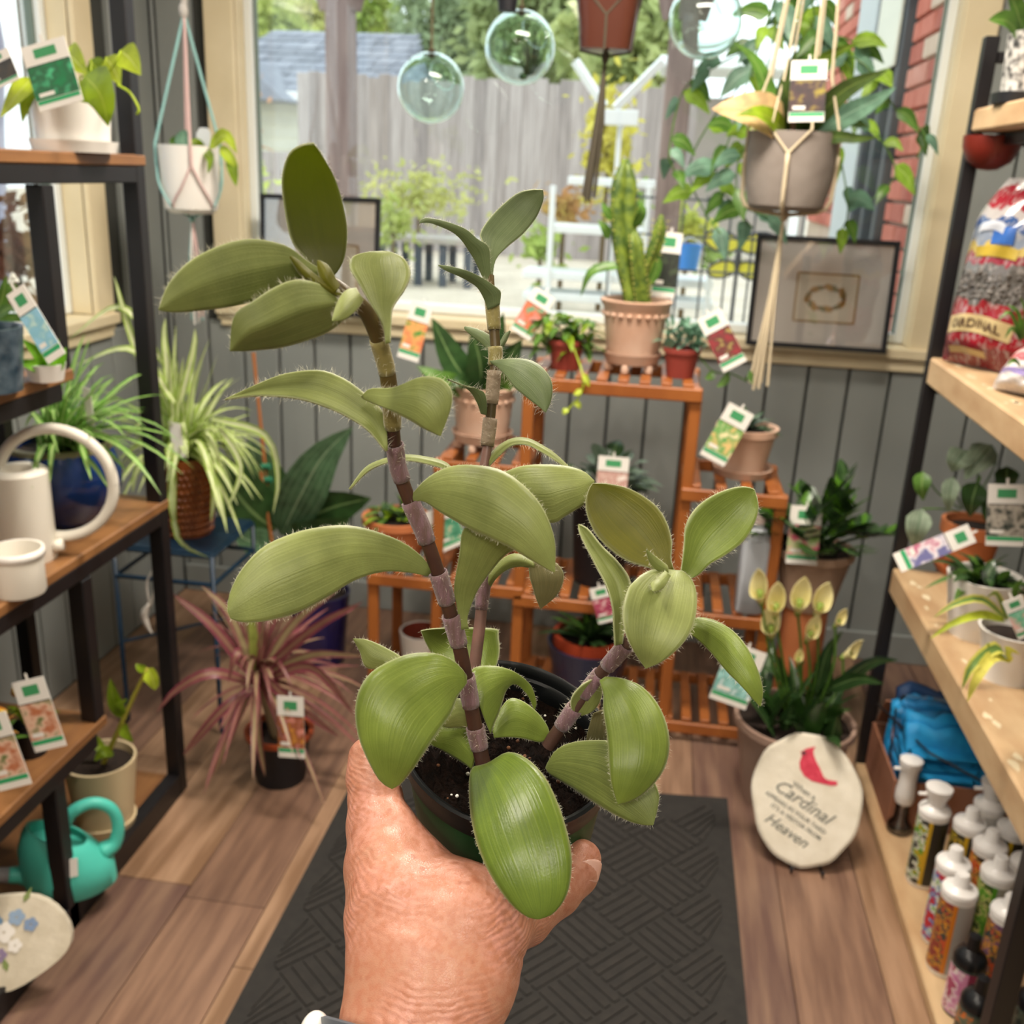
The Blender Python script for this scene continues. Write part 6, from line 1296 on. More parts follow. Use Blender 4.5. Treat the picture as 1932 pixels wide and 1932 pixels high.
m_bl = mat('bright_blue_fabric', '#1f95cf', .6, '#1a82bc', 25, bump=.4, bscale=60); m_bl2 = mat('navy_fabric', '#123a66', .6, '#0e2c50', 25)
m_film = glass_mat('clear_film', '#f4f8fb', .16, .08)
for i in range(6):
    y = by0 + .012 + i * .038; z0 = Zb + .006; R_ = rotx(-.25 + .04 * i) @ rotz(.1 * math.sin(i * 2)); cp = V3(bx0 + .15 + .02 * math.sin(i * 3), y + .03, z0 + .135 + .012 * (i % 2)); pk = thing('glove_pack', ('frontmost', 'second', 'third', 'fourth', 'fifth', 'rearmost')[i] + ' upright blue glove pack standing in the carton', 'pack', cp - V3(0, 0, .12), 'blue packs in the carton')
    G = []
    for a in range(9):
        G.append([cp + R_ @ V3((a / 8 - .5) * .25, .012 * math.sin(a * 1.6 + b_ * .9 + i) , (b_ / 8 - .5) * .22 + .008 * math.sin(a * 2.2 + i)) for b_ in range(9)])
    MB().grid(np.array(G)).build('cloth', m_bl if i < 5 else m_bl2, pk, smooth=True, solid=.022)
    if i in (2, 3): MB().bbox(cp, (.262, .048, .232), .012, R_).build('film', m_film, pk)
# folded stack lying in front
for i in range(4):
    cp = V3(bx0 + .1 + .008 * (i % 2), by0 + .09 + .01 * (i % 3), Zb + bh + .01 + i * .0172); pk = thing('glove_pack', ('lowest', 'second lowest', 'third', 'topmost')[i] + ' folded blue layer of the stack at the carton front', 'pack', cp - V3(0, 0, .008), 'stacked blue layers in the carton')
    MB().bbox(cp, (.17, .17 - .006 * i, .0165), .007, rotz(.06 * math.sin(i * 2.3))).build('folded_cloth', m_bl, pk, smooth=True)
MB().tube([V3(bx0 - .01, by1 - .05, Zb + bh + .08), V3(.72, by0 + .0, Zb + bh + .085), V3(.85, by0 - .18, Zb + bh + .1)], .003, 6).build('wire', m_steel, CT)
# bottles
m_wcap = mat('white_plastic_cap', '#e6e2de', .35, coat=.2); m_bcap = mat('black_plastic_cap', '#161618', .3)
def label_mat(name, cols, scale=55):
    m = bpy.data.materials.new(name); m.use_nodes = True; N = m.node_tree.nodes; L = m.node_tree.links; b = N['Principled BSDF']; b.inputs['Roughness'].default_value = .3
    tc = N.new('ShaderNodeTexCoord'); no = N.new('ShaderNodeTexNoise'); no.inputs['Scale'].default_value = scale; no.inputs['Detail'].default_value = 3; L.new(tc.outputs['Object'], no.inputs['Vector']); r = N.new('ShaderNodeValToRGB'); r.color_ramp.interpolation = 'CONSTANT'
    r.color_ramp.elements[0].color = lin(cols[0]); r.color_ramp.elements[1].position = .42; r.color_ramp.elements[1].color = lin(cols[1])
    for p, c_ in zip((.5, .56, .62), cols[2:]): e = r.color_ramp.elements.new(p); e.color = lin(c_)
    L.new(no.outputs[0], r.inputs[0]); L.new(r.outputs[0], b.inputs['Base Color']); return m
def bottle(px, py, r, h, lab, cols, cap='pump', side='#2a2a28', bar=None, dz=0, name='spray_bottle'):
    c = atZ(px, py, Zb); c = V3(c[0], c[1], Zb + .0005); b = thing(name, lab, 'bottle', c, 'garden bottles on the right bottom shelf')
    m_body = m_white if cap != 'black' else mat('grey_bottle', '#3d443c', .35)
    MB().lathe([(0, 0), (r * .96, 0), (r, .004), (r, h * .95), (r * .97, h * .965), (r * .8, h * .97), (0, h * .97)], c, 28).build('body', m_body, b, smooth=True, angle=40)
    lb = MB(); n = 28
    for mi, (a0, a1) in enumerate(((-3.6, -2.05), (-2.05, -1.8), (-1.8, -.2))):
        lb.m = mi; q = 8; z0, z1 = h * .06, h * .93; vs = []
        for i in range(q + 1):
            a = a0 + (a1 - a0) * i / q
            for z in (z0, z1): vs.append(c + V3((r + .0006) * math.cos(a), (r + .0006) * math.sin(a), z))
        lb.add(vs, [(2 * i, 2 * i + 2, 2 * i + 3, 2 * i + 1) for i in range(q)])
    lb.build('label', [label_mat('bottle_print', cols), mat('bar_' + (bar or cols[0]), bar or cols[0], .3), mat('panel_' + side, side, .35, '#8a8880' if side == '#3b3a36' else None, 60, nstretch=(1, 1, 9))], b, smooth=True)
    mc = m_bcap if cap == 'black' else m_wcap; t = c + V3(0, 0, h * .97)
    if cap == 'pump':
        MB().lathe([(0, .0), (r * 1.03, 0), (r * 1.06, .007), (r * .98, .013), (r * .55, .019), (r * .44, .023), (r * .42, .042), (r * .34, .046), (0, .046)], t, 28).build('cap', mc, b, smooth=True, angle=40)
    elif cap == 'spray':
        MB().lathe([(0, 0), (r * 1.03, 0), (r * 1.06, .008), (r * .95, .014), (r * .55, .022), (r * .6, .036), (r * .85, .056), (r * .86, .064), (0, .066)], t, 28).build('cap', mc, b, smooth=True, angle=40); MB().tube([t + V3(-r * .5, 0, .045), t + V3(-r * 1.25, 0, .043)], [.005, .004], 8).build('nozzle', mc, b, smooth=True)
    else:
        MB().lathe([(0, 0), (r * .98, 0), (r * 1.0, .012), (r * .8, .024), (r * .42, .032), (r * .36, .06), (0, .062)], t, 28).build('cap', mc, b, smooth=True, angle=40)
    return b
bottle(1736, 1662, .0325, .185, 'yellow and black labelled bottle with a white spray head nearest the stone', ['#c09a1c', '#5f8f2c', '#d8d8c8', '#2a2a22'], 'spray', '#2e2c26')
bottle(1800, 1690, .0325, .185, 'second yellow and black bottle behind the green labelled one', ['#c09a1c', '#3c3820', '#b8a030', '#2a2a22'], 'pump', '#2e2c26')
bottle(1768, 1772, .0325, .185, 'green and red labelled white-capped bottle at the shelf edge', ['#7fae4a', '#d8dcd0', '#4f7fb8', '#c02a30'], 'pump', '#c9c6bf', '#5f9a38')
bottle(1778, 1826, .0325, .185, 'orange and grey printed bottle with white cap in front', ['#c0502a', '#3d4440', '#c98a2c', '#8a3a30'], 'pump', '#a8a5a0', '#d07a1e')
bottle(1850, 1790, .0325, .185, 'green-striped white-capped bottle in the second row', ['#4f8a2c', '#7aa83c', '#c8c47c', '#3c5a24'], 'pump', '#9c9a8c', '#4f8a20')
bottle(1868, 1870, .0325, .185, 'orange printed bottle partly behind the near post', ['#c0502a', '#3d4440', '#c98a2c', '#6a4a68'], 'pump', '#c9952c', '#d08a1e')
bottle(1836, 1735, .0325, .185, 'orange-shouldered white-capped bottle in the third row', ['#d0682c', '#b03a1c', '#d8a04a', '#3a2a20'], 'pump', '#4a4038')
bottle(1880, 1700, .0325, .185, 'white-capped bottle under the shelf edge beside the orange one', ['#c09a1c', '#3c3820', '#b8a030', '#2a2a22'], 'pump', '#2e2c26')
bottle(1838, 1650, .0325, .185, 'white spray bottle far back under the shelf', ['#b8b4ae', '#d8d4ce', '#9a968e', '#c8c4be'], 'spray', '#b8b4ae')
bottle(1905, 1770, .0325, .185, 'red-shouldered white-capped bottle at the right under the shelf', ['#a03a20', '#6a2a18', '#c86a3c', '#2a2420'], 'pump', '#3a2a24')
bottle(1808, 1905, .030, .115, 'pink labelled bottle with a black cap near the shelf edge', ['#c97aa4', '#d8a0be', '#e8dcd8', '#a84a68'], 'black', '#8a2a4c', '#d890b4', name='fertilizer_bottle')
bottle(1822, 1990, .030, .115, 'dark green bottle with a black cap at the bottom edge', ['#5c6450', '#6f765e', '#d8732c', '#4a5040'], 'black', '#4f5648', name='fertilizer_bottle')
bottle(1925, 1990, .030, .115, 'black capped bottle at the bottom right corner', ['#2a2e2a', '#3d443c', '#4f5648', '#1e201e'], 'black', '#2a2e2a', name='fertilizer_bottle')
# clear trigger bottle standing by the carton
c = atZ(1690, 1566, Zb); c = V3(c[0] + .005, c[1], Zb + .0005); CB = thing('mist_bottle', 'clear glass mister with a tall white pump beside the carton', 'bottle', c)
MB().lathe([(0, 0), (.027, 0), (.029, .006), (.027, .022), (.017, .034), (.015, .08), (.0135, .08), (.0155, .034), (.025, .02), (.02, .006), (0, .005)], c, 28).build('bottle', glass_mat('mister_glass', '#e8e4e2', .12), CB, smooth=True, angle=40)
MB().lathe([(.0, .0), (.02, 0), (.023, .01), (.023, .03), (.02, .06), (.021, .09), (.026, .1), (.026, .115), (.018, .118), (0, .119)], c + V3(0, 0, .081), 28).build('pump', m_wcap, CB, smooth=True, angle=40); MB().tube([c + V3(-.018, 0, .17), c + V3(-.036, 0, .168)], [.005, .004], 8).build('nozzle', m_wcap, CB)
MB().tube([c + V3(0, 0, .012), c + V3(0, 0, .085)], .002, 6).build('dip_tube', m_wcap, CB)

# =================================================================== THE PLANT IN THE HAND
def fur_leaf_mat(name, top, dark, tip=None, rough=.5, trans=.25, sheen=.2, tcol=None, vein=.2, under=None):
    m = bpy.data.materials.new(name); m.use_nodes = True; nt = m.node_tree; N = nt.nodes; L = nt.links; b = N['Principled BSDF']
    b.inputs['Roughness'].default_value = rough; b.inputs['Sheen Weight'].default_value = sheen; b.inputs['Sheen Roughness'].default_value = .35
    b.inputs['Sheen Tint'].default_value = lin('#eef0d0'); b.inputs['Specular IOR Level'].default_value = .45
    uv = N.new('ShaderNodeUVMap'); mp = N.new('ShaderNodeMapping'); mp.inputs['Scale'].default_value = (38, 1.1, 1); L.new(uv.outputs[0], mp.inputs[0])
    n1 = N.new('ShaderNodeTexNoise'); n1.inputs['Scale'].default_value = 1.0; n1.inputs['Detail'].default_value = 3; L.new(mp.outputs[0], n1.inputs['Vector'])
    tc = N.new('ShaderNodeTexCoord'); n2 = N.new('ShaderNodeTexNoise'); n2.inputs['Scale'].default_value = 45; n2.inputs['Detail'].default_value = 6; L.new(tc.outputs['Object'], n2.inputs['Vector'])
    n3 = N.new('ShaderNodeTexNoise'); n3.inputs['Scale'].default_value = 900; n3.inputs['Detail'].default_value = 2; L.new(tc.outputs['Object'], n3.inputs['Vector'])
    r1 = N.new('ShaderNodeValToRGB'); r1.color_ramp.elements[0].position = .25; r1.color_ramp.elements[1].position = .7
    r1.color_ramp.elements[0].color = lin(dark); r1.color_ramp.elements[1].color = lin(top); L.new(n1.outputs[0], r1.inputs[0])
    mx = N.new('ShaderNodeMix'); mx.data_type = 'RGBA'; mx.blend_type = 'MULTIPLY'; mx.inputs[0].default_value = 1
    r2 = N.new('ShaderNodeValToRGB'); r2.color_ramp.elements[0].position = .3; r2.color_ramp.elements[1].position = .7
    r2.color_ramp.elements[0].color = (.72, .72, .66, 1); r2.color_ramp.elements[1].color = (1.12, 1.1, 1.05, 1); L.new(n2.outputs[0], r2.inputs[0])
    L.new(r1.outputs[0], mx.inputs[6]); L.new(r2.outputs[0], mx.inputs[7])
    sp = N.new('ShaderNodeSeparateXYZ'); L.new(uv.outputs[0], sp.inputs[0])
    cr = N.new('ShaderNodeValToRGB'); cr.color_ramp.elements[0].position = .0; cr.color_ramp.elements[1].position = .028
    cr.color_ramp.elements[0].color = (1, 1, 1, 1); cr.color_ramp.elements[1].color = (0, 0, 0, 1)
    e2 = cr.color_ramp.elements.new(.972); e2.color = (0, 0, 0, 1); e3 = cr.color_ramp.elements.new(1.0); e3.color = (1, 1, 1, 1); L.new(sp.outputs[0], cr.inputs[0])
    mm = N.new('ShaderNodeMath'); mm.operation = 'MULTIPLY'; mm.inputs[1].default_value = .6; L.new(cr.outputs[0], mm.inputs[0])
    mx2 = N.new('ShaderNodeMix'); mx2.data_type = 'RGBA'; L.new(mm.outputs[0], mx2.inputs[0]); L.new(mx.outputs[2], mx2.inputs[6]); mx2.inputs[7].default_value = lin(tip or '#c9cfa0')
    col = mx2.outputs[2]
    L.new(col, b.inputs['Base Color'])
    ad = N.new('ShaderNodeMath'); ad.operation = 'MULTIPLY_ADD'; ad.inputs[1].default_value = .35; L.new(n3.outputs[0], ad.inputs[0]); L.new(n1.outputs[0], ad.inputs[2])
    bp = N.new('ShaderNodeBump'); bp.inputs['Strength'].default_value = vein; bp.inputs['Distance'].default_value = .0012; L.new(ad.outputs[0], bp.inputs['Height']); L.new(bp.outputs[0], b.inputs['Normal'])
    t = N.new('ShaderNodeBsdfTranslucent'); ms = N.new('ShaderNodeMixShader'); ms.inputs[0].default_value = trans
    if tcol: t.inputs[0].default_value = lin(tcol)
    else: L.new(col, t.inputs[0])
    L.new(b.outputs[0], ms.inputs[1]); L.new(t.outputs[0], ms.inputs[2]); L.new(ms.outputs[0], N['Material Output'].inputs[0])
    return m
LA = fur_leaf_mat('velvet_leaf', '#98a361', '#838f4f', trans=.25, sheen=.4, rough=.42)
LB = fur_leaf_mat('glossy_green_leaf', '#849742', '#6f8432', trans=.22, rough=.36, sheen=.35)
LF = fur_leaf_mat('front_leaf', '#70862f', '#587026', trans=.15, rough=.3, sheen=.25, tip='#b9b88a')
LC = fur_leaf_mat('olive_leaf', '#7a7620', '#64661a', trans=.45, tcol='#8f9a1c', rough=.45, sheen=.4)
LH = fur_leaf_mat('head_leaf', '#8f9a5c', '#7a8648', trans=.25, sheen=.3)
LD = fur_leaf_mat('greygreen_leaf', '#74845a', '#5c6e44', trans=.2)
LU = fur_leaf_mat('dull_underside', '#8f8860', '#7a7850', trans=.3)
LK = fur_leaf_mat('dark_top_leaf', '#58591e', '#484a1a', trans=.52, tcol='#929e24', sheen=.45)
hair_m = mat('silver_hair', '#e6e3cc', .6)

pc = atD(955, 1394, .556)
POT = thing('potted_plant', 'fuzzy-leaved plant with purple-brown stems in a small green plastic pot held in the hand', 'potted plant', pc)
adn = nrm(CM @ V3(-.03, .82, .57)); aup = -adn
e1 = nrm(np.cross(aup, V3(0, 1, 0))); e2_ = np.cross(aup, e1); PR = np.column_stack([e1, e2_, aup])
R0 = .0605
# the thin plastic is squeezed a little out of round by the grip
_A = np.array([[(CM.T @ e1)[0], (CM.T @ e2_)[0]], [(CM.T @ e1)[1], (CM.T @ e2_)[1]]]); _q = nrm(np.linalg.solve(_A, np.array([.80, .60]))); _w = np.array([-_q[1], _q[0]])
_S = np.eye(3); _S[:2, :2] += .10 * np.outer(_q, _q) - .03 * np.outer(_w, _w); PR = PR @ _S
m_pot = mat('dark_green_plastic', '#1a4a26', .45, '#123a1c', 20, spec=.3); m_rim = mat('black_plastic_rim', '#121415', .38, spec=.35)
MB().lathe([(.0, -.086), (.0465, -.086), (.0485, -.083), (.0545, -.0165), (.0545, -.0145), (.053, -.0145), (.0465, -.08), (.0, -.08)], pc, 56, PR).build('pot', m_pot, POT, smooth=True, angle=40)
MB().lathe([(.0535, -.0145), (.0565, -.0145), (.0572, -.003), (.0585, -.001), (.0588, .001), (.0575, .0022), (.0555, .001), (.0548, -.003), (.0548, -.006), (.0532, -.007), (.0522, -.0145), (.0518, -.02)], pc, 56, PR).build('rim', m_rim, POT, smooth=True, angle=50)
rs = np.random.RandomState(5); G = []
for i in range(16):
    r = .0528 * i / 15
    G.append([pc + PR @ V3(r * math.cos(t), r * math.sin(t), -.016 + .003 * math.sin(9 * r * 100 + 3 * t) + rs.uniform(-.0015, .0015) * (i > 0)) for t in np.linspace(0, 2 * math.pi, 49)])
SOIL = MB().grid(np.array(G)).build('soil', mat('potting_soil', '#0a0705', .98, '#170e09', 180, bump=1, bscale=300, spec=.08), POT, smooth=True)
m_per = mat('perlite', '#e3dfd6', .9); m_bk2 = mat('bark_chip', '#4a2c1a', .9, '#6a4428', 100)
for i in range(34):
    a, r = rs.uniform(0, 6.28), .05 * math.sqrt(rs.rand()); s_ = rs.uniform(.0006, .0013)
    MB().sphere(pc + PR @ V3(r * math.cos(a), r * math.sin(a), -.0135), s_, 6, 4, (1, rs.uniform(.7, 1.3), rs.uniform(.6, 1))).build('perlite' if i < 15 else 'bark_chip', m_per if i < 15 else m_bk2, SOIL, smooth=True)

CUPS = .6
# ---- leaves: two margins followed in the picture, each with its own depth and curl
def fleaf(Lp, Rp, dm, m, cup=.004, cl=None, cr=None, n=30, mm=12, name='leaf', hairs=1.0, hl=1.0, ripple=0, sides='LR', fold=1.6):
    Lc = catmull(Lp, n); Rc = catmull(Rp, n); D = np.interp(np.linspace(0, 1, n), np.linspace(0, 1, len(dm)), dm)
    # smooth depth
    D = np.convolve(np.pad(D, 3, mode='edge'), np.ones(7) / 7, 'valid')
    wid = np.linalg.norm(Lc - Rc, axis=1); wn = wid / wid.max()
    cl = (cup if cl is None else cl) * CUPS; cr = (cup if cr is None else cr) * CUPS; G = np.zeros((n, mm + 1, 3))
    for i in range(n):
        for j in range(mm + 1):
            v = 2 * j / mm - 1; p = Lc[i] + (Rc[i] - Lc[i]) * (j / mm)
            d = D[i] + (cl if v < 0 else cr) * wn[i] * abs(v) ** fold + ripple * wn[i] * math.sin(i * .5 + v * 4)
            G[i, j] = atD(p[0], p[1], d)
    o = MB().grid(G).build(name, m, POT, smooth=True, solid=.0011)
    if hairs:
        hb = MB(); hr = np.random.RandomState(int(abs(Lp[0][0] * 3 + Lp[1][1] * 7 + Rp[1][0])) % 99991)
        for sd_, e, inn in (('L', G[:, 0], G[:, 1]), ('R', G[:, -1], G[:, -2])):
            if sd_ not in sides: continue
            ln = np.linalg.norm(np.diff(e, axis=0), axis=1).sum(); cnt = int(ln * 2600 * hairs)
            for _ in range(cnt):
                t = hr.rand() * (n - 1.001); i = int(t); u = t - i; p = e[i] * (1 - u) + e[i + 1] * u; q = inn[i] * (1 - u) + inn[i + 1] * u
                out = nrm(p - q) + nrm(hr.normal(size=3)) * .55 + nrm(e[i + 1] - e[i]) * .35; out = nrm(out); l = hl * hr.uniform(.0009, .0026)
                sd3 = nrm(np.cross(out, hr.normal(size=3))) * 4.5e-5; bend = nrm(hr.normal(size=3)) * l * .3
                md = p + out * l * .55 + bend; en = p + out * l + bend * 2.0
                hb.add([p - sd3, p + sd3, md + sd3 * .8, md - sd3 * .8, en], [(0, 1, 2, 3), (3, 2, 4)])
        h = hb.build('leaf_hairs', hair_m, o); h['kind'] = 'stuff'
    return o

# first stem: the nearest head at upper left
fleaf([(606, 520), (575, 485), (549, 450), (535, 378), (533, 330), (546, 290), (570, 274), (592, 271)], [(612, 530), (632, 518), (649, 487), (654, 436), (646, 385), (630, 333), (604, 287), (592, 271)], [.425, .428, .425, .415, .40], LK, cl=-.012, cr=.016, fold=1.05, hl=.8)
fleaf([(610, 512), (575, 490), (550, 470), (524, 459), (473, 451), (418, 462), (360, 491), (318, 535), (299, 584)], [(618, 528), (590, 522), (560, 526), (540, 534), (505, 558), (440, 577), (360, 587), (320, 588), (299, 584)], [.42, .405, .39, .375, .37], LH, cl=-.004, cr=.016, fold=1.05, hl=1.1)
fleaf([(652, 556), (630, 548), (601, 536), (562, 528), (524, 539), (473, 571), (442, 597), (434, 661)], [(672, 575), (650, 600), (620, 624), (590, 637), (537, 653), (490, 659), (455, 661), (434, 661)], [.42, .405, .395, .39, .395], LH, cl=-.004, cr=.03, fold=1.05, hl=1.1)
fleaf([(672, 545), (655, 548), (642, 562), (632, 585), (627, 606)], [(684, 566), (676, 580), (662, 594), (648, 603), (627, 606)], [.415, .405, .40], LA, cup=.004, hl=.9)
fleaf([(727, 648), (722, 615), (700, 575), (675, 532), (660, 505), (664, 486), (690, 477), (722, 475)], [(736, 646), (738, 610), (741, 580), (764, 545), (774, 516), (764, 490), (742, 478), (722, 475)], [.432, .435, .44, .445, .45], LA, cup=-.007, hl=.9)
fleaf([(728, 852), (694, 812), (649, 783), (601, 763), (553, 751), (485, 747), (424, 754)], [(731, 850), (728, 800), (718, 772), (678, 735), (643, 712), (601, 699), (537, 706), (479, 728), (424, 754)], [.462, .462, .46, .455, .45, .44], LA, cl=-.008, cr=.004, hl=1.5)
fleaf([(682, 748), (700, 733), (745, 731), (793, 712), (828, 713), (850, 733), (852, 765), (832, 821)], [(686, 752), (707, 762), (745, 778), (775, 793), (800, 808), (818, 816), (826, 820), (832, 821)], [.448, .44, .43, .425, .425, .43], LA, cl=-.003, cr=.008, hl=1.3)
fleaf([(815, 1078), (800, 1055), (762, 1025), (708, 1003), (654, 992), (599, 996), (545, 1010), (494, 1035), (454, 1079), (433, 1126), (431, 1155)], [(806, 1087), (780, 1081), (726, 1078), (672, 1093), (617, 1126), (563, 1155), (509, 1170), (470, 1174), (445, 1171), (434, 1165), (431, 1155)], [.497, .485, .47, .46, .455, .455], LA, cl=.010, cr=.003, hl=.9)
fleaf([(770, 944), (784, 926), (809, 901), (846, 882), (889, 878), (943, 887), (987, 916), (1023, 959), (1045, 1017), (1046, 1079)], [(774, 948), (799, 945), (835, 968), (889, 999), (925, 1015), (962, 1032), (995, 1052), (1016, 1064), (1034, 1074), (1046, 1079)], [.484, .475, .463, .455, .455, .46], LA, cl=.009, cr=.007, hl=.8)
fleaf([(868, 1188), (862, 1140), (857, 1108), (867, 1046), (874, 1000), (895, 985)], [(884, 1186), (882, 1162), (900, 1115), (925, 1079), (955, 1045), (985, 1030)], [.508, .505, .495, .485, .48], LA, cl=.003, cr=.006, hl=.8)
# young leaves closing the crown of the first stem
fleaf([(640, 548), (610, 530), (585, 512), (562, 492), (548, 484)], [(648, 566), (618, 552), (590, 536), (566, 516), (548, 484)], [.412, .408, .404, .402], LC, cup=.006, hl=.6)
fleaf([(630, 556), (612, 540), (602, 515), (600, 492)], [(640, 540), (630, 522), (618, 502), (600, 492)], [.41, .408, .41], LC, cup=.005, hl=.5)
# second stem, the tall sharp one
D2 = .578
fleaf([(922, 536), (922, 500), (916, 470), (908, 452), (906, 440), (918, 419), (942, 392), (974, 366), (1001, 358), (1024, 358)], [(931, 536), (930, 515), (936, 489), (957, 466), (986, 442), (1010, 413), (1021, 390), (1026, 372), (1024, 358)], [D2, D2, .585, .59, .585], LD, cl=-.004, cr=.003, hl=.6)
fleaf([(928, 536), (924, 500), (921, 466), (900, 451), (877, 432), (839, 418), (803, 412), (791, 421)], [(914, 530), (898, 495), (884, 472), (874, 457), (862, 444), (845, 433), (812, 421), (791, 421)], [D2, .572, .565, .555, .545], LD, cl=.004, cr=.002, hl=1.0)
fleaf([(942, 575), (944, 553), (939, 545), (915, 528), (883, 512), (847, 503), (827, 501)], [(920, 585), (912, 562), (900, 542), (885, 531), (866, 521), (840, 510), (827, 501)], [D2 - .006, .568, .56, .55, .545], LD, cl=.004, cr=.001, hl=1.4)
fleaf([(926, 664), (905, 645), (890, 633), (878, 622), (877, 617)], [(936, 664), (930, 640), (915, 628), (895, 620), (877, 617)], [D2 + .008, .588, .592], LD, cup=.003, hl=1.8)
fleaf([(934, 664), (945, 645), (952, 632), (962, 625)], [(940, 662), (952, 648), (958, 636), (962, 625)], [D2 + .008, .588, .592], LD, cup=.003, hl=1.8)
fleaf([(924, 682), (956, 678), (986, 678), (1010, 685), (1030, 702), (1041, 725), (1039, 755), (1029, 778)], [(929, 686), (939, 692), (954, 708), (971, 731), (988, 745), (1003, 757), (1018, 768), (1029, 778)], [D2 - .01, .556, .548, .545, .545], LD, cl=.008, cr=.004, hl=1.9)
fleaf([(919, 784), (915, 745), (903, 735), (892, 731), (872, 727), (845, 716)], [(908, 780), (902, 763), (893, 746), (883, 734), (866, 724), (845, 716)], [D2, .572, .565, .555], LD, cup=.002, hl=1.5)
fleaf([(862, 896), (840, 873), (800, 862), (762, 859), (726, 866), (690, 883), (659, 923)], [(864, 903), (840, 886), (800, 874), (762, 869), (728, 874), (694, 890), (660, 924)], [D2, .58, .585, .59], LA, cl=.012, cr=-.002, hl=1.1)
fleaf([(908, 884), (934, 848), (965, 829), (995, 828), (1024, 842), (1048, 858), (1078, 886)], [(917, 886), (942, 860), (966, 841), (995, 840), (1022, 853), (1046, 868), (1077, 889)], [D2, .57, .562, .56], LA, cl=.014, cr=-.002, hl=1.8)
fleaf([(925, 930), (940, 900), (965, 886), (998, 878), (1052, 878), (1085, 884), (1105, 893), (1121, 908)], [(930, 945), (965, 960), (1000, 978), (1044, 986), (1064, 975), (1085, 962), (1104, 948), (1121, 908)], [.57, .555, .545, .545, .55], LA, cl=.010, cr=.006, hl=.8)
fleaf([(910, 1112), (925, 1082), (945, 1058), (968, 1046), (990, 1050), (1009, 1062)], [(922, 1112), (936, 1090), (958, 1073), (980, 1068), (998, 1070), (1008, 1072)], [.566, .562, .556, .553], LA, cup=.006, hl=1.0)
fleaf([(998, 1062), (1000, 1088), (1006, 1108), (1012, 1128), (1020, 1148)], [(1040, 1056), (1058, 1072), (1063, 1092), (1050, 1122), (1020, 1148)], [.553, .552, .556, .562], LU, cl=.006, cr=.002, hl=1.4)
# third stem: the rosette at right
fleaf([(1258, 1082), (1220, 1070), (1178, 1055), (1135, 1021), (1112, 984), (1105, 950), (1110, 926), (1118, 912)], [(1272, 1076), (1266, 1055), (1267, 1021), (1257, 984), (1235, 952), (1192, 924), (1149, 913), (1118, 912)], [.50, .508, .515, .52, .52], LC, cup=-.006, hl=.9)
fleaf([(1284, 1084), (1290, 1035), (1294, 992), (1314, 958), (1349, 933), (1386, 920), (1410, 919), (1424, 924)], [(1296, 1096), (1320, 1083), (1340, 1064), (1371, 1046), (1403, 1021), (1424, 987), (1431, 955), (1424, 924)], [.497, .495, .497, .50, .498], LB, cup=-.005, hl=1.0)
fleaf([(1262, 1076), (1223, 1078), (1192, 1101), (1181, 1123), (1175, 1157), (1181, 1197), (1198, 1232), (1218, 1261)], [(1288, 1078), (1303, 1092), (1313, 1115), (1314, 1152), (1306, 1186), (1286, 1217), (1252, 1246), (1218, 1261)], [.494, .480, .471, .468, .474], LA, cup=-.005, hl=.9, fold=1.3)
fleaf([(1258, 1068), (1238, 1052), (1220, 1038)], [(1262, 1082), (1240, 1075), (1226, 1060), (1220, 1038)], [.488, .482, .478], LA, cup=.003, hl=.8)
fleaf([(1255, 1078), (1240, 1092), (1228, 1102), (1232, 1116)], [(1264, 1086), (1256, 1102), (1246, 1112), (1232, 1116)], [.482, .472, .468], LA, cup=.003, hl=.8)
fleaf([(1160, 1218), (1158, 1180), (1156, 1149), (1144, 1106), (1121, 1061), (1095, 1009), (1091, 989)], [(1174, 1215), (1180, 1180), (1190, 1140), (1188, 1095), (1166, 1061), (1135, 1030), (1109, 998), (1091, 989)], [.52, .522, .525, .53, .535], LA, cup=-.007, hl=.8)
fleaf([(1296, 1176), (1317, 1166), (1349, 1172), (1383, 1192), (1411, 1226), (1431, 1271), (1438, 1305), (1434, 1332)], [(1298, 1192), (1320, 1209), (1343, 1232), (1371, 1266), (1390, 1285), (1406, 1302), (1422, 1320), (1434, 1332)], [.505, .495, .485, .48, .482], LB, cl=.009, cr=.003, hl=1.1)
# lower leaves around the rim
fleaf([(880, 1276), (862, 1253), (828, 1235), (783, 1233), (742, 1245), (701, 1269), (678, 1303), (671, 1344), (678, 1392), (698, 1440), (719, 1474), (740, 1487)], [(880, 1288), (862, 1315), (850, 1346), (828, 1378), (810, 1405), (794, 1429), (780, 1450), (766, 1467), (755, 1479), (740, 1487)], [.512, .50, .488, .48, .477, .48, .487], LB, cl=.012, cr=.006, hl=.7)
fleaf([(752, 1262), (720, 1262), (691, 1258), (680, 1230), (667, 1205)], [(765, 1245), (745, 1232), (715, 1216), (690, 1207), (667, 1205)], [.53, .53, .532], LA, cup=.004, hl=.9)
fleaf([(905, 1270), (860, 1262), (835, 1250), (818, 1238), (802, 1210), (794, 1190)], [(934, 1265), (942, 1230), (940, 1200), (936, 1187), (880, 1184), (820, 1186), (794, 1190)], [.585, .59, .595, .59], LB, cup=-.006, hl=.8)
fleaf([(888, 1290), (893, 1262), (930, 1257), (968, 1267), (999, 1291), (1011, 1323), (1008, 1338)], [(925, 1384), (932, 1365), (941, 1344), (954, 1303), (972, 1290), (995, 1310), (1008, 1338)], [.528, .532, .54, .55, .556], LB, cl=.010, cr=.004, hl=.7)
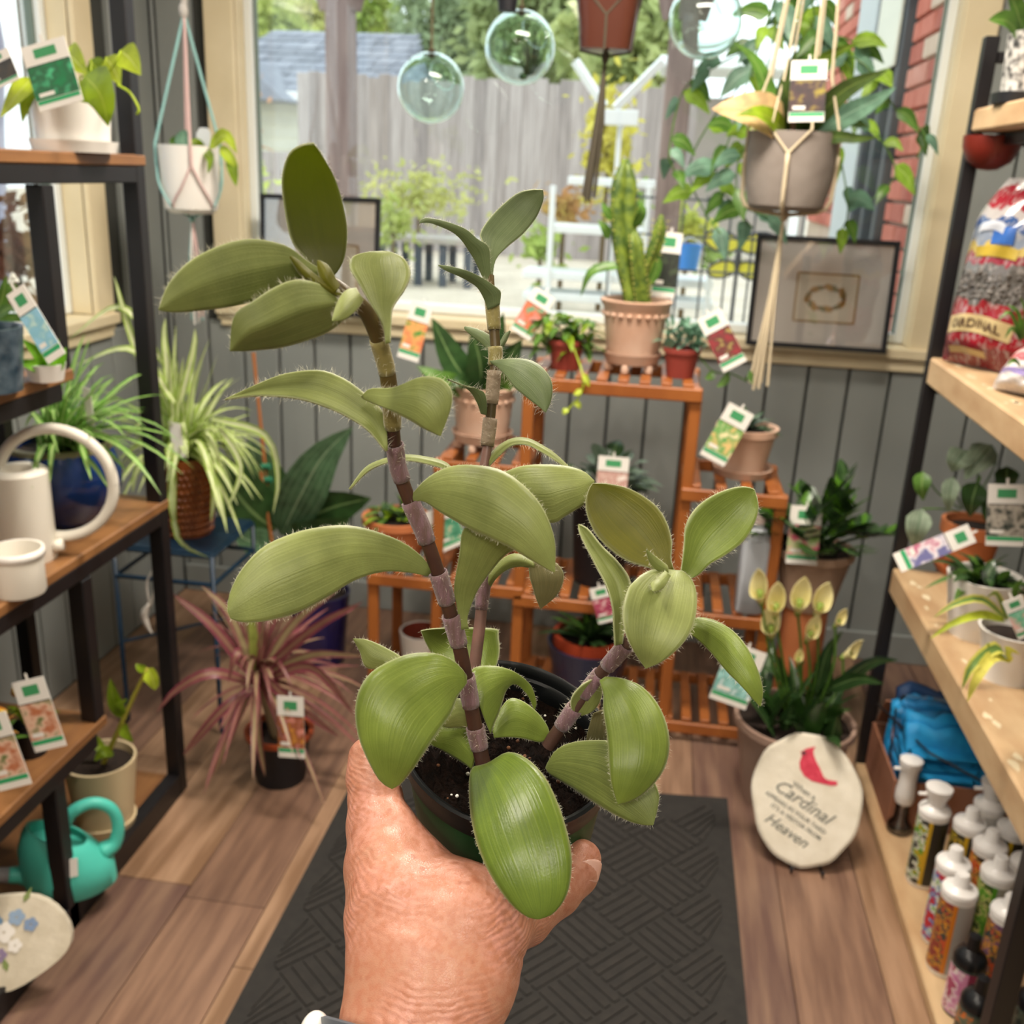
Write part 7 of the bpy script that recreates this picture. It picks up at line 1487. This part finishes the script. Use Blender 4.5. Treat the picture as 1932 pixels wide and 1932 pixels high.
fleaf([(930, 1380), (942, 1344), (960, 1320), (982, 1322), (1009, 1341), (1029, 1366), (1037, 1388)], [(932, 1392), (950, 1391), (965, 1391), (985, 1393), (999, 1396), (1020, 1400), (1037, 1388)], [.543, .548, .552, .558], LB, cl=.010, cr=.0, hl=.6)
fleaf([(902, 1412), (885, 1385), (868, 1362), (835, 1364), (818, 1380), (806, 1402)], [(890, 1452), (884, 1446), (870, 1436), (850, 1424), (830, 1412), (806, 1402)], [.535, .54, .545, .545], LB, cup=.006, hl=.7)
fleaf([(886, 1330), (866, 1318), (850, 1330), (838, 1350), (832, 1368)], [(890, 1378), (875, 1372), (860, 1372), (845, 1372), (832, 1368)], [.532, .536, .54], LA, cup=.005, hl=.7)
fleaf([(905, 1446), (890, 1452), (886, 1487), (889, 1539), (900, 1590), (917, 1634), (941, 1675), (968, 1709), (995, 1729), (1016, 1733)], [(918, 1446), (936, 1436), (950, 1423), (970, 1421), (997, 1434), (1023, 1460), (1043, 1494), (1064, 1549), (1077, 1607), (1077, 1651), (1067, 1692), (1043, 1723), (1016, 1733)], [.528, .508, .49, .478, .471, .468, .468], LF, cl=.006, cr=.006, n=36, hl=.6, fold=2.0)
fleaf([(1132, 1284), (1139, 1310), (1139, 1340), (1146, 1390), (1149, 1436), (1154, 1478), (1166, 1516)], [(1142, 1278), (1173, 1281), (1210, 1296), (1241, 1330), (1258, 1371), (1262, 1412), (1251, 1453), (1221, 1491), (1190, 1510), (1166, 1516)], [.528, .512, .50, .492, .49, .495], LB, cl=.006, cr=.010, hl=.8)
fleaf([(1030, 1448), (1040, 1462), (1077, 1484), (1118, 1511), (1152, 1532), (1187, 1549), (1215, 1556), (1232, 1556)], [(1034, 1440), (1050, 1416), (1077, 1402), (1118, 1397), (1160, 1402), (1210, 1440), (1241, 1490), (1241, 1520), (1232, 1556)], [.546, .528, .508, .500, .498], fur_leaf_mat('dusty_low_leaf', '#7d8a48', '#5f6c33', trans=.15), cup=.005, hl=.9)
fleaf([(1122, 1278), (1095, 1295), (1078, 1318), (1080, 1340), (1098, 1350)], [(1136, 1290), (1136, 1310), (1130, 1328), (1118, 1342), (1098, 1350)], [.535, .54, .545, .548], LA, cup=-.004, hl=1.0)
fleaf([(1120, 1345), (1112, 1370), (1107, 1400), (1118, 1420)], [(1150, 1335), (1155, 1365), (1150, 1395), (1118, 1420)], [.552, .555, .56], LU, cup=.004, hl=.8)

# ---- stems with papery sheaths
m_stem = mat('purple_brown_stem', '#3d2620', .35, '#4e3327', 60, spec=.5)
m_stem2 = mat('olive_brown_stem', '#5b4a22', .38, '#463a1c', 50)
m_sheath = mat('pink_sheath', '#8c6a74', .55, '#765a55', 70, nstretch=(6, 6, 1), bump=.4, bscale=300, trans=.15, sheen=.4)
m_sheath2 = mat('olive_sheath', '#8a8046', .5, '#a09458', 60, bump=.2, bscale=300, trans=.2, sheen=.4)
m_sheath3 = mat('beige_sheath', '#9c8c78', .55, '#86765f', 70, bump=.3, bscale=300, trans=.15)
def stem(pts, r, m, name='stem'):
    P = [atD(*p) for p in pts]; rad = [.88 * q * p[2] / FPX for q, p in zip(r, pts)]
    return MB().tube(P, rad, 16, res=40).build(name, m, POT, smooth=True, angle=60)
S1 = [(913, 1446, .531), (899, 1385, .529), (881, 1290, .522), (866, 1215, .514), (852, 1165, .508), (828, 1085, .498), (798, 1000, .489), (771, 940, .484), (750, 880, .476), (742, 820, .466), (737, 745, .456), (728, 690, .449), (712, 635, .44), (690, 588, .43), (655, 556, .422), (618, 528, .42)]
stem(S1[:12], [17, 16.5, 16, 16, 15.5, 15.5, 15.5, 15.5, 15.5, 15.5, 15.5, 15.5], m_stem)
stem(S1[10:], [17.5, 18, 17.5, 17.5, 17, 15], m_stem2)
S2 = [(893, 1275, .566), (905, 1180, .566), (912, 1110, .567), (918, 1040, .57), (914, 960, .573), (912, 900, .576), (919, 845, .578), (925, 790, .579), (931, 720, .578), (935, 670, .578), (933, 630, .578), (930, 590, .577), (926, 540, .577), (926, 520, .578)]
stem(S2[:9], [13, 13, 12.5, 12, 11, 11, 10.5, 10.5, 11], mat('rose_brown_stem', '#7b5a50', .4, '#5a443c', 50))
stem(S2[7:], [10.5, 11.5, 11, 11, 11.5, 10, 7], m_stem2)
S3 = [(1033, 1408, .557), (1060, 1370, .553), (1108, 1302, .543), (1150, 1252, .532), (1186, 1212, .522), (1225, 1150, .51), (1272, 1086, .498)]
stem(S3, [15, 15, 14.5, 14.5, 14, 13, 12], mat('taupe_brown_stem', '#5a423a', .4, '#4b352c', 50))
def sheath(S, y0, y1, r0, r1, m):
    ys = [p[1] for p in S]; Q = []
    for t in np.linspace(0, 1, 7):
        y = y0 + (y1 - y0) * t; o = np.argsort(ys); x = np.interp(y, np.array(ys)[o], np.array([p[0] for p in S])[o]); d = np.interp(y, np.array(ys)[o], np.array([p[2] for p in S])[o])
        Q.append((x, y, d))
    P = [atD(*q) for q in Q]; rr = [.89 * (r0 + (r1 - r0) * t + .5 * math.sin(math.pi * t)) * q[2] / FPX for t, q in zip(np.linspace(0, 1, 7), Q)]
    o = MB().tube(P, rr, 18, cap=False).build('stem_sheath', m, POT, smooth=True, solid=.0008)
    hb = MB(); hr = np.random.RandomState(int(y0 * 3 + r0))
    top = P[-1] if y1 < y0 else P[0]; rt = rr[-1] if y1 < y0 else rr[0]
    ax = nrm(P[0] - P[-1])
    for _ in range(150):
        v = nrm(np.cross(ax, hr.normal(size=3))); tq = hr.rand() ** 1.6; b0 = top + (P[0] - P[-1]) * (-tq if y1 > y0 else tq) + v * rt; l = hr.uniform(.0008, .0028)
        ou = nrm(v + hr.normal(size=3) * .5); s3 = nrm(np.cross(ou, hr.normal(size=3))) * 4.5e-5; b3 = nrm(hr.normal(size=3)) * l * .3
        hb.add([b0 - s3, b0 + s3, b0 + ou * l * .5 + b3 + s3, b0 + ou * l * .5 + b3 - s3, b0 + ou * l + 2 * b3], [(0, 1, 2, 3), (3, 2, 4)])
    hb.build('sheath_hairs', hair_m, o)['kind'] = 'stuff'
for (a, b2) in ((1413, 1372), (1333, 1276), (1216, 1160), (1137, 1080), (1022, 946)): sheath(S1, a, b2, 17, 18.5, m_sheath)
for (a, b2, m_) in ((906, 838, m_sheath), (808, 748, m_sheath2), (705, 640, m_sheath2)): sheath(S1, a, b2, 16.5, 17.5, m_sheath2 if m_ is m_sheath2 else m_)
for (a, b2, m_) in ((1150, 1080, m_sheath), (842, 790, m_sheath3), (762, 700, m_sheath3), (690, 655, m_sheath2), (622, 565, m_sheath2)): sheath(S2, a, b2, 12.5, 14, m_)
for (a, b2) in ((1372, 1335), (1312, 1272), (1258, 1216)): sheath(S3, a, b2, 15.5, 17, m_sheath)

# =================================================================== THE HAND (one continuous surface)
def cone_sd(X, Y, Z, a, b2):
    ax, ay, az, ra = a; bx, by, bz, rb = b2
    dx, dy, dz = bx - ax, by - ay, bz - az; L2 = dx * dx + dy * dy + dz * dz
    t = np.clip(((X - ax) * dx + (Y - ay) * dy + (Z - az) * dz) / L2, 0, 1)
    return np.sqrt((X - ax - t * dx) ** 2 + (Y - ay - t * dy) ** 2 + (Z - az - t * dz) ** 2) - (ra + (rb - ra) * t)
def smin(a, b2, k):
    h = np.clip(.5 + .5 * (b2 - a) / k, 0, 1); return b2 * (1 - h) + a * h - k * h * (1 - h)
ST = 5.0
gx = np.arange(585, 1190, ST, dtype=np.float32); gy = np.arange(1350, 2160, ST, dtype=np.float32); gz_ = np.arange(-330, 640, ST, dtype=np.float32)
X, Y, Z = np.meshgrid(gx, gy, gz_, indexing='ij')
def zc(y): return -175 + (2080 - y) * .42
# palm and wrist, flattened in depth
Zp = (Z - zc(Y)) * 1.75
palm = [(768, 2130, 150), (783, 1990, 143), (787, 1932, 143), (812, 1850, 158), (822, 1792, 166), (835, 1762, 150)]
F = None
for p, q in zip(palm[:-1], palm[1:]):
    s_ = cone_sd(X, Y, Zp, (p[0], p[1], 0, p[2]), (q[0], q[1], 0, q[2])); F = s_ if F is None else smin(F, s_, 18)
def chain(C, k):
    f = None
    for p, q in zip(C[:-1], C[1:]):
        s_ = cone_sd(X, Y, Z, p, q); f = s_ if f is None else smin(f, s_, k)
    return f
thumb = chain([(752, 1720, 10, 102), (731, 1640, 62, 78), (716, 1560, 125, 61), (707, 1500, 152, 50), (702, 1470, 162, 47), (699, 1432, 172, 43)], 14)
index = chain([(885, 1745, -20, 100), (975, 1722, 55, 68), (1047, 1684, 110, 48), (1084, 1650, 140, 43), (1095, 1622, 155, 40)], 12)
middle = chain([(880, 1780, 110, 72), (950, 1760, 280, 44), (985, 1715, 410, 40), (995, 1665, 490, 35)], 12)
ringf = chain([(845, 1790, 150, 66), (890, 1770, 320, 42), (915, 1725, 460, 38), (925, 1665, 540, 33)], 12)
little = chain([(800, 1790, 150, 60), (825, 1765, 310, 36), (840, 1725, 420, 33), (850, 1685, 480, 29)], 12)
F = smin(F, thumb, 40); F = smin(F, index, 42)
fg = smin(smin(middle, ringf, 8), little, 8); F = smin(F, fg, 22)
# the web between thumb and forefinger
F = smin(F, cone_sd(X, Y, Z, (742, 1572, 105, 50), (866, 1694, 45, 50)), 26)
# knuckle swellings and creases
F = F - 5 * np.exp(-(((X - 1000) / 40) ** 2 + ((Y - 1775) / 40) ** 2)) - 4 * np.exp(-(((X - 662) / 30) ** 2 + ((Y - 1655) / 55) ** 2))
F = F + 5.0 * np.exp(-(((X - 1012) * .75 + (Y - 1776) * .66) / 7) ** 2) * np.exp(-(((X - 1012) * -.66 + (Y - 1776) * .75) / 35) ** 2)
F = F + 4.0 * np.exp(-(((X - 995) * .9 + (Y - 1815) * .4) / 40) ** 2) * np.exp(-(((X - 995) * -.4 + (Y - 1812) * .9) / 6) ** 2)
F = F + 3.0 * np.exp(-((Y - 1500 - (X - 700) * .1) / 8) ** 2) * (Z < 170) * np.exp(-((X - 665) / 40) ** 2)
def surface_nets(F, gx, gy, gz):
    inside = F < 0; nx, ny, nz = F.shape
    cs = np.zeros((nx - 1, ny - 1, nz - 1), np.int8)
    for i in (0, 1):
        for j in (0, 1):
            for k in (0, 1): cs += inside[i:nx - 1 + i, j:ny - 1 + j, k:nz - 1 + k]
    act = (cs > 0) & (cs < 8); I = np.argwhere(act); idx = -np.ones(act.shape, int); idx[act] = np.arange(len(I))
    acc = np.zeros((len(I), 3)); cnt = np.zeros(len(I)); corners = [(i, j, k) for i in (0, 1) for j in (0, 1) for k in (0, 1)]
    for a in range(8):
        for b2 in range(a + 1, 8):
            ca, cb = np.array(corners[a]), np.array(corners[b2])
            if abs(ca - cb).sum() != 1: continue
            fa = F[tuple((I + ca).T)]; fb = F[tuple((I + cb).T)]; cross = (fa < 0) != (fb < 0)
            t = np.where(cross, fa / np.where(cross, fa - fb, 1), 0); P = (I + ca) + (cb - ca) * t[:, None]
            acc += np.where(cross[:, None], P, 0); cnt += cross
    P = acc / cnt[:, None]; V = np.column_stack([gx[0] + P[:, 0] * ST, gy[0] + P[:, 1] * ST, gz[0] + P[:, 2] * ST]); faces = []
    for ax in range(3):
        o1, o2 = [a for a in range(3) if a != ax]
        sl0 = [slice(None)] * 3; sl1 = [slice(None)] * 3; sl0[ax] = slice(0, -1); sl1[ax] = slice(1, None)
        ch = inside[tuple(sl0)] != inside[tuple(sl1)]; E_ = np.argwhere(ch); ok = (E_[:, o1] > 0) & (E_[:, o2] > 0) & (E_[:, o1] < F.shape[o1] - 1) & (E_[:, o2] < F.shape[o2] - 1); E_ = E_[ok]
        d1 = np.zeros(3, int); d1[o1] = 1; d2 = np.zeros(3, int); d2[o2] = 1
        q = np.column_stack([idx[tuple(E_.T)], idx[tuple((E_ - d1).T)], idx[tuple((E_ - d1 - d2).T)], idx[tuple((E_ - d2).T)]])
        flip = inside[tuple(E_.T)] ^ (ax == 1); q = np.where(flip[:, None], q[:, ::-1], q); faces.append(q)
    return V, np.vstack(faces)
HV, HF = surface_nets(F, gx, gy, gz_)
HW = []
for (x, y, z) in HV: HW.append(atD(x, y, .5 + z * .000263))
del X, Y, Z, Zp, F
hb = MB(); hb.v = [tuple(p) for p in HW]; hb.f = [tuple(int(i) for i in q) for q in HF]; hb.mi = [0] * len(hb.f)

def skin_mat():
    m = bpy.data.materials.new('skin'); m.use_nodes = True; nt = m.node_tree; N = nt.nodes; L = nt.links; b = N['Principled BSDF']
    b.inputs['Roughness'].default_value = .36; b.inputs['Specular IOR Level'].default_value = .5
    b.inputs['Subsurface Weight'].default_value = .12; b.inputs['Subsurface Radius'].default_value = (.008, .003, .0015); b.inputs['Subsurface Scale'].default_value = .5
    tc = N.new('ShaderNodeTexCoord')
    def noise(s, det=4, vec=None):
        n = N.new('ShaderNodeTexNoise'); n.inputs['Scale'].default_value = s; n.inputs['Detail'].default_value = det; L.new(vec or tc.outputs['Object'], n.inputs['Vector']); return n.outputs[0]
    def ramp(v, a, b2, ca, cb):
        r = N.new('ShaderNodeValToRGB'); r.color_ramp.elements[0].position = a; r.color_ramp.elements[1].position = b2; r.color_ramp.elements[0].color = ca; r.color_ramp.elements[1].color = cb; L.new(v, r.inputs[0]); return r.outputs[0]
    def mixc(f, a, c):
        n = N.new('ShaderNodeMix'); n.data_type = 'RGBA'
        for i, q in ((0, f), (6, a), (7, c)):
            if isinstance(q, (float, tuple)): n.inputs[i].default_value = q
            else: L.new(q, n.inputs[i])
        return n.outputs[2]
    base = ramp(noise(24, 4), .38, .62, lin('#b9846a'), lin('#c58a78'))
    mot = ramp(noise(260, 3), .4, .62, (0, 0, 0, 1), (1, 1, 1, 1)); base = mixc(mot, base, lin('#b3775d'))
    fr = ramp(noise(130, 1), .68, .76, (0, 0, 0, 1), (.5, .5, .5, 1)); base = mixc(fr, base, lin('#9a5c46'))
    L.new(base, b.inputs['Base Color'])
    # cross-lines of the skin: distorted bands perpendicular to the forearm plus a fine cell pattern
    mp = N.new('ShaderNodeMapping'); mp.inputs['Rotation'].default_value = (0, 0, 0); L.new(tc.outputs['Object'], mp.inputs[0])
    wv = N.new('ShaderNodeTexWave'); wv.wave_type = 'BANDS'; wv.bands_direction = 'Z'; wv.inputs['Scale'].default_value = 120; wv.inputs['Distortion'].default_value = 9; wv.inputs['Detail'].default_value = 3; wv.inputs['Detail Scale'].default_value = .55
    L.new(mp.outputs[0], wv.inputs['Vector'])
    vo = N.new('ShaderNodeTexVoronoi'); vo.feature = 'DISTANCE_TO_EDGE'; vo.inputs['Scale'].default_value = 850; L.new(tc.outputs['Object'], vo.inputs['Vector'])
    vr = N.new('ShaderNodeMapRange'); vr.inputs[2].default_value = .12; L.new(vo.outputs['Distance'], vr.inputs[0])
    a1 = N.new('ShaderNodeMath'); a1.operation = 'MULTIPLY_ADD'; a1.inputs[1].default_value = .16; L.new(vr.outputs[0], a1.inputs[0])
    m2 = N.new('ShaderNodeMath'); m2.operation = 'MULTIPLY'; L.new(wv.outputs['Fac'], m2.inputs[0]); L.new(ramp(noise(22, 2), .38, .62, (0, 0, 0, 1), (.8, .8, .8, 1)), m2.inputs[1]); L.new(m2.outputs[0], a1.inputs[2])
    a2 = N.new('ShaderNodeMath'); a2.operation = 'MULTIPLY_ADD'; a2.inputs[1].default_value = .5; L.new(noise(170, 5), a2.inputs[0]); L.new(a1.outputs[0], a2.inputs[2])
    bp = N.new('ShaderNodeBump'); bp.inputs['Strength'].default_value = .4; bp.inputs['Distance'].default_value = .0007; L.new(a2.outputs[0], bp.inputs['Height']); L.new(bp.outputs[0], b.inputs['Normal'])
    return m
hand = hb.build('person', skin_mat(), None, smooth=True, loc=atD(785, 2100, .45))
sm_ = hand.modifiers.new('soften', 'SMOOTH'); sm_.factor = .5; sm_.iterations = 4
tagp(hand, "bare hand and wrist of a person gripping the green pot from below", 'person')
# fingernail on the forefinger, facing right
nl = []
ax0, ax1 = V3(1082, 1652, 141), V3(1094, 1612, 154)
for t in np.linspace(0, 1, 9):
    c = ax0 + (ax1 - ax0) * t; r = 47 - 2 * t ** 2; row = []
    for a in np.linspace(-.75, .75, 9):
        wv_ = a * (1 - .75 * max(0, (t - .6) / .4) ** 2) * (1 - .35 * max(0, (.2 - t) / .2) ** 2); q = c + V3(math.cos(wv_ - .7) * r * .95, math.cos(wv_ - .7) * r * .3, math.sin(wv_ - .7) * r)
        row.append(atD(q[0], q[1], .5 + q[2] * .000263))
    nl.append(row)
no = MB().grid(np.array(nl)).build('fingernail', mat('nail', '#d8a494', .2, '#e0b4a4', 60, coat=.4), hand, smooth=True, solid=.0006)
# wristwatch, only its edge enters the frame at lower left
wt = thing('wristwatch', 'white-cased watch with a grey strap at the lower left edge of the wrist', 'watch', atD(640, 1960, .45))
RING = []
for t in np.linspace(0, 2 * math.pi, 41):
    cxx, czz = 782 + 172 * math.cos(t), -140 + 128 * math.sin(t); ty = 2000 + 46 * math.cos(t)
    RING.append([atD(cxx + dx * math.cos(t), ty + dy, .5 + (czz + dx * math.sin(t)) * .000263) for dx, dy in ((-6, -38), (6, -36), (6, 36), (-6, 38), (-6, -38))])
MB().grid(np.array(RING)).build('strap', mat('grey_strap', '#5a6068', .5), wt, smooth=True, angle=40)
c0 = atD(594, 1962, .5 - 140 * .000263)
MB().sphere(c0, .0125, 24, 16, (.62, .8, 1.15)).build('case', mat('white_case', '#e9e6e0', .2, coat=.5), wt, smooth=True)
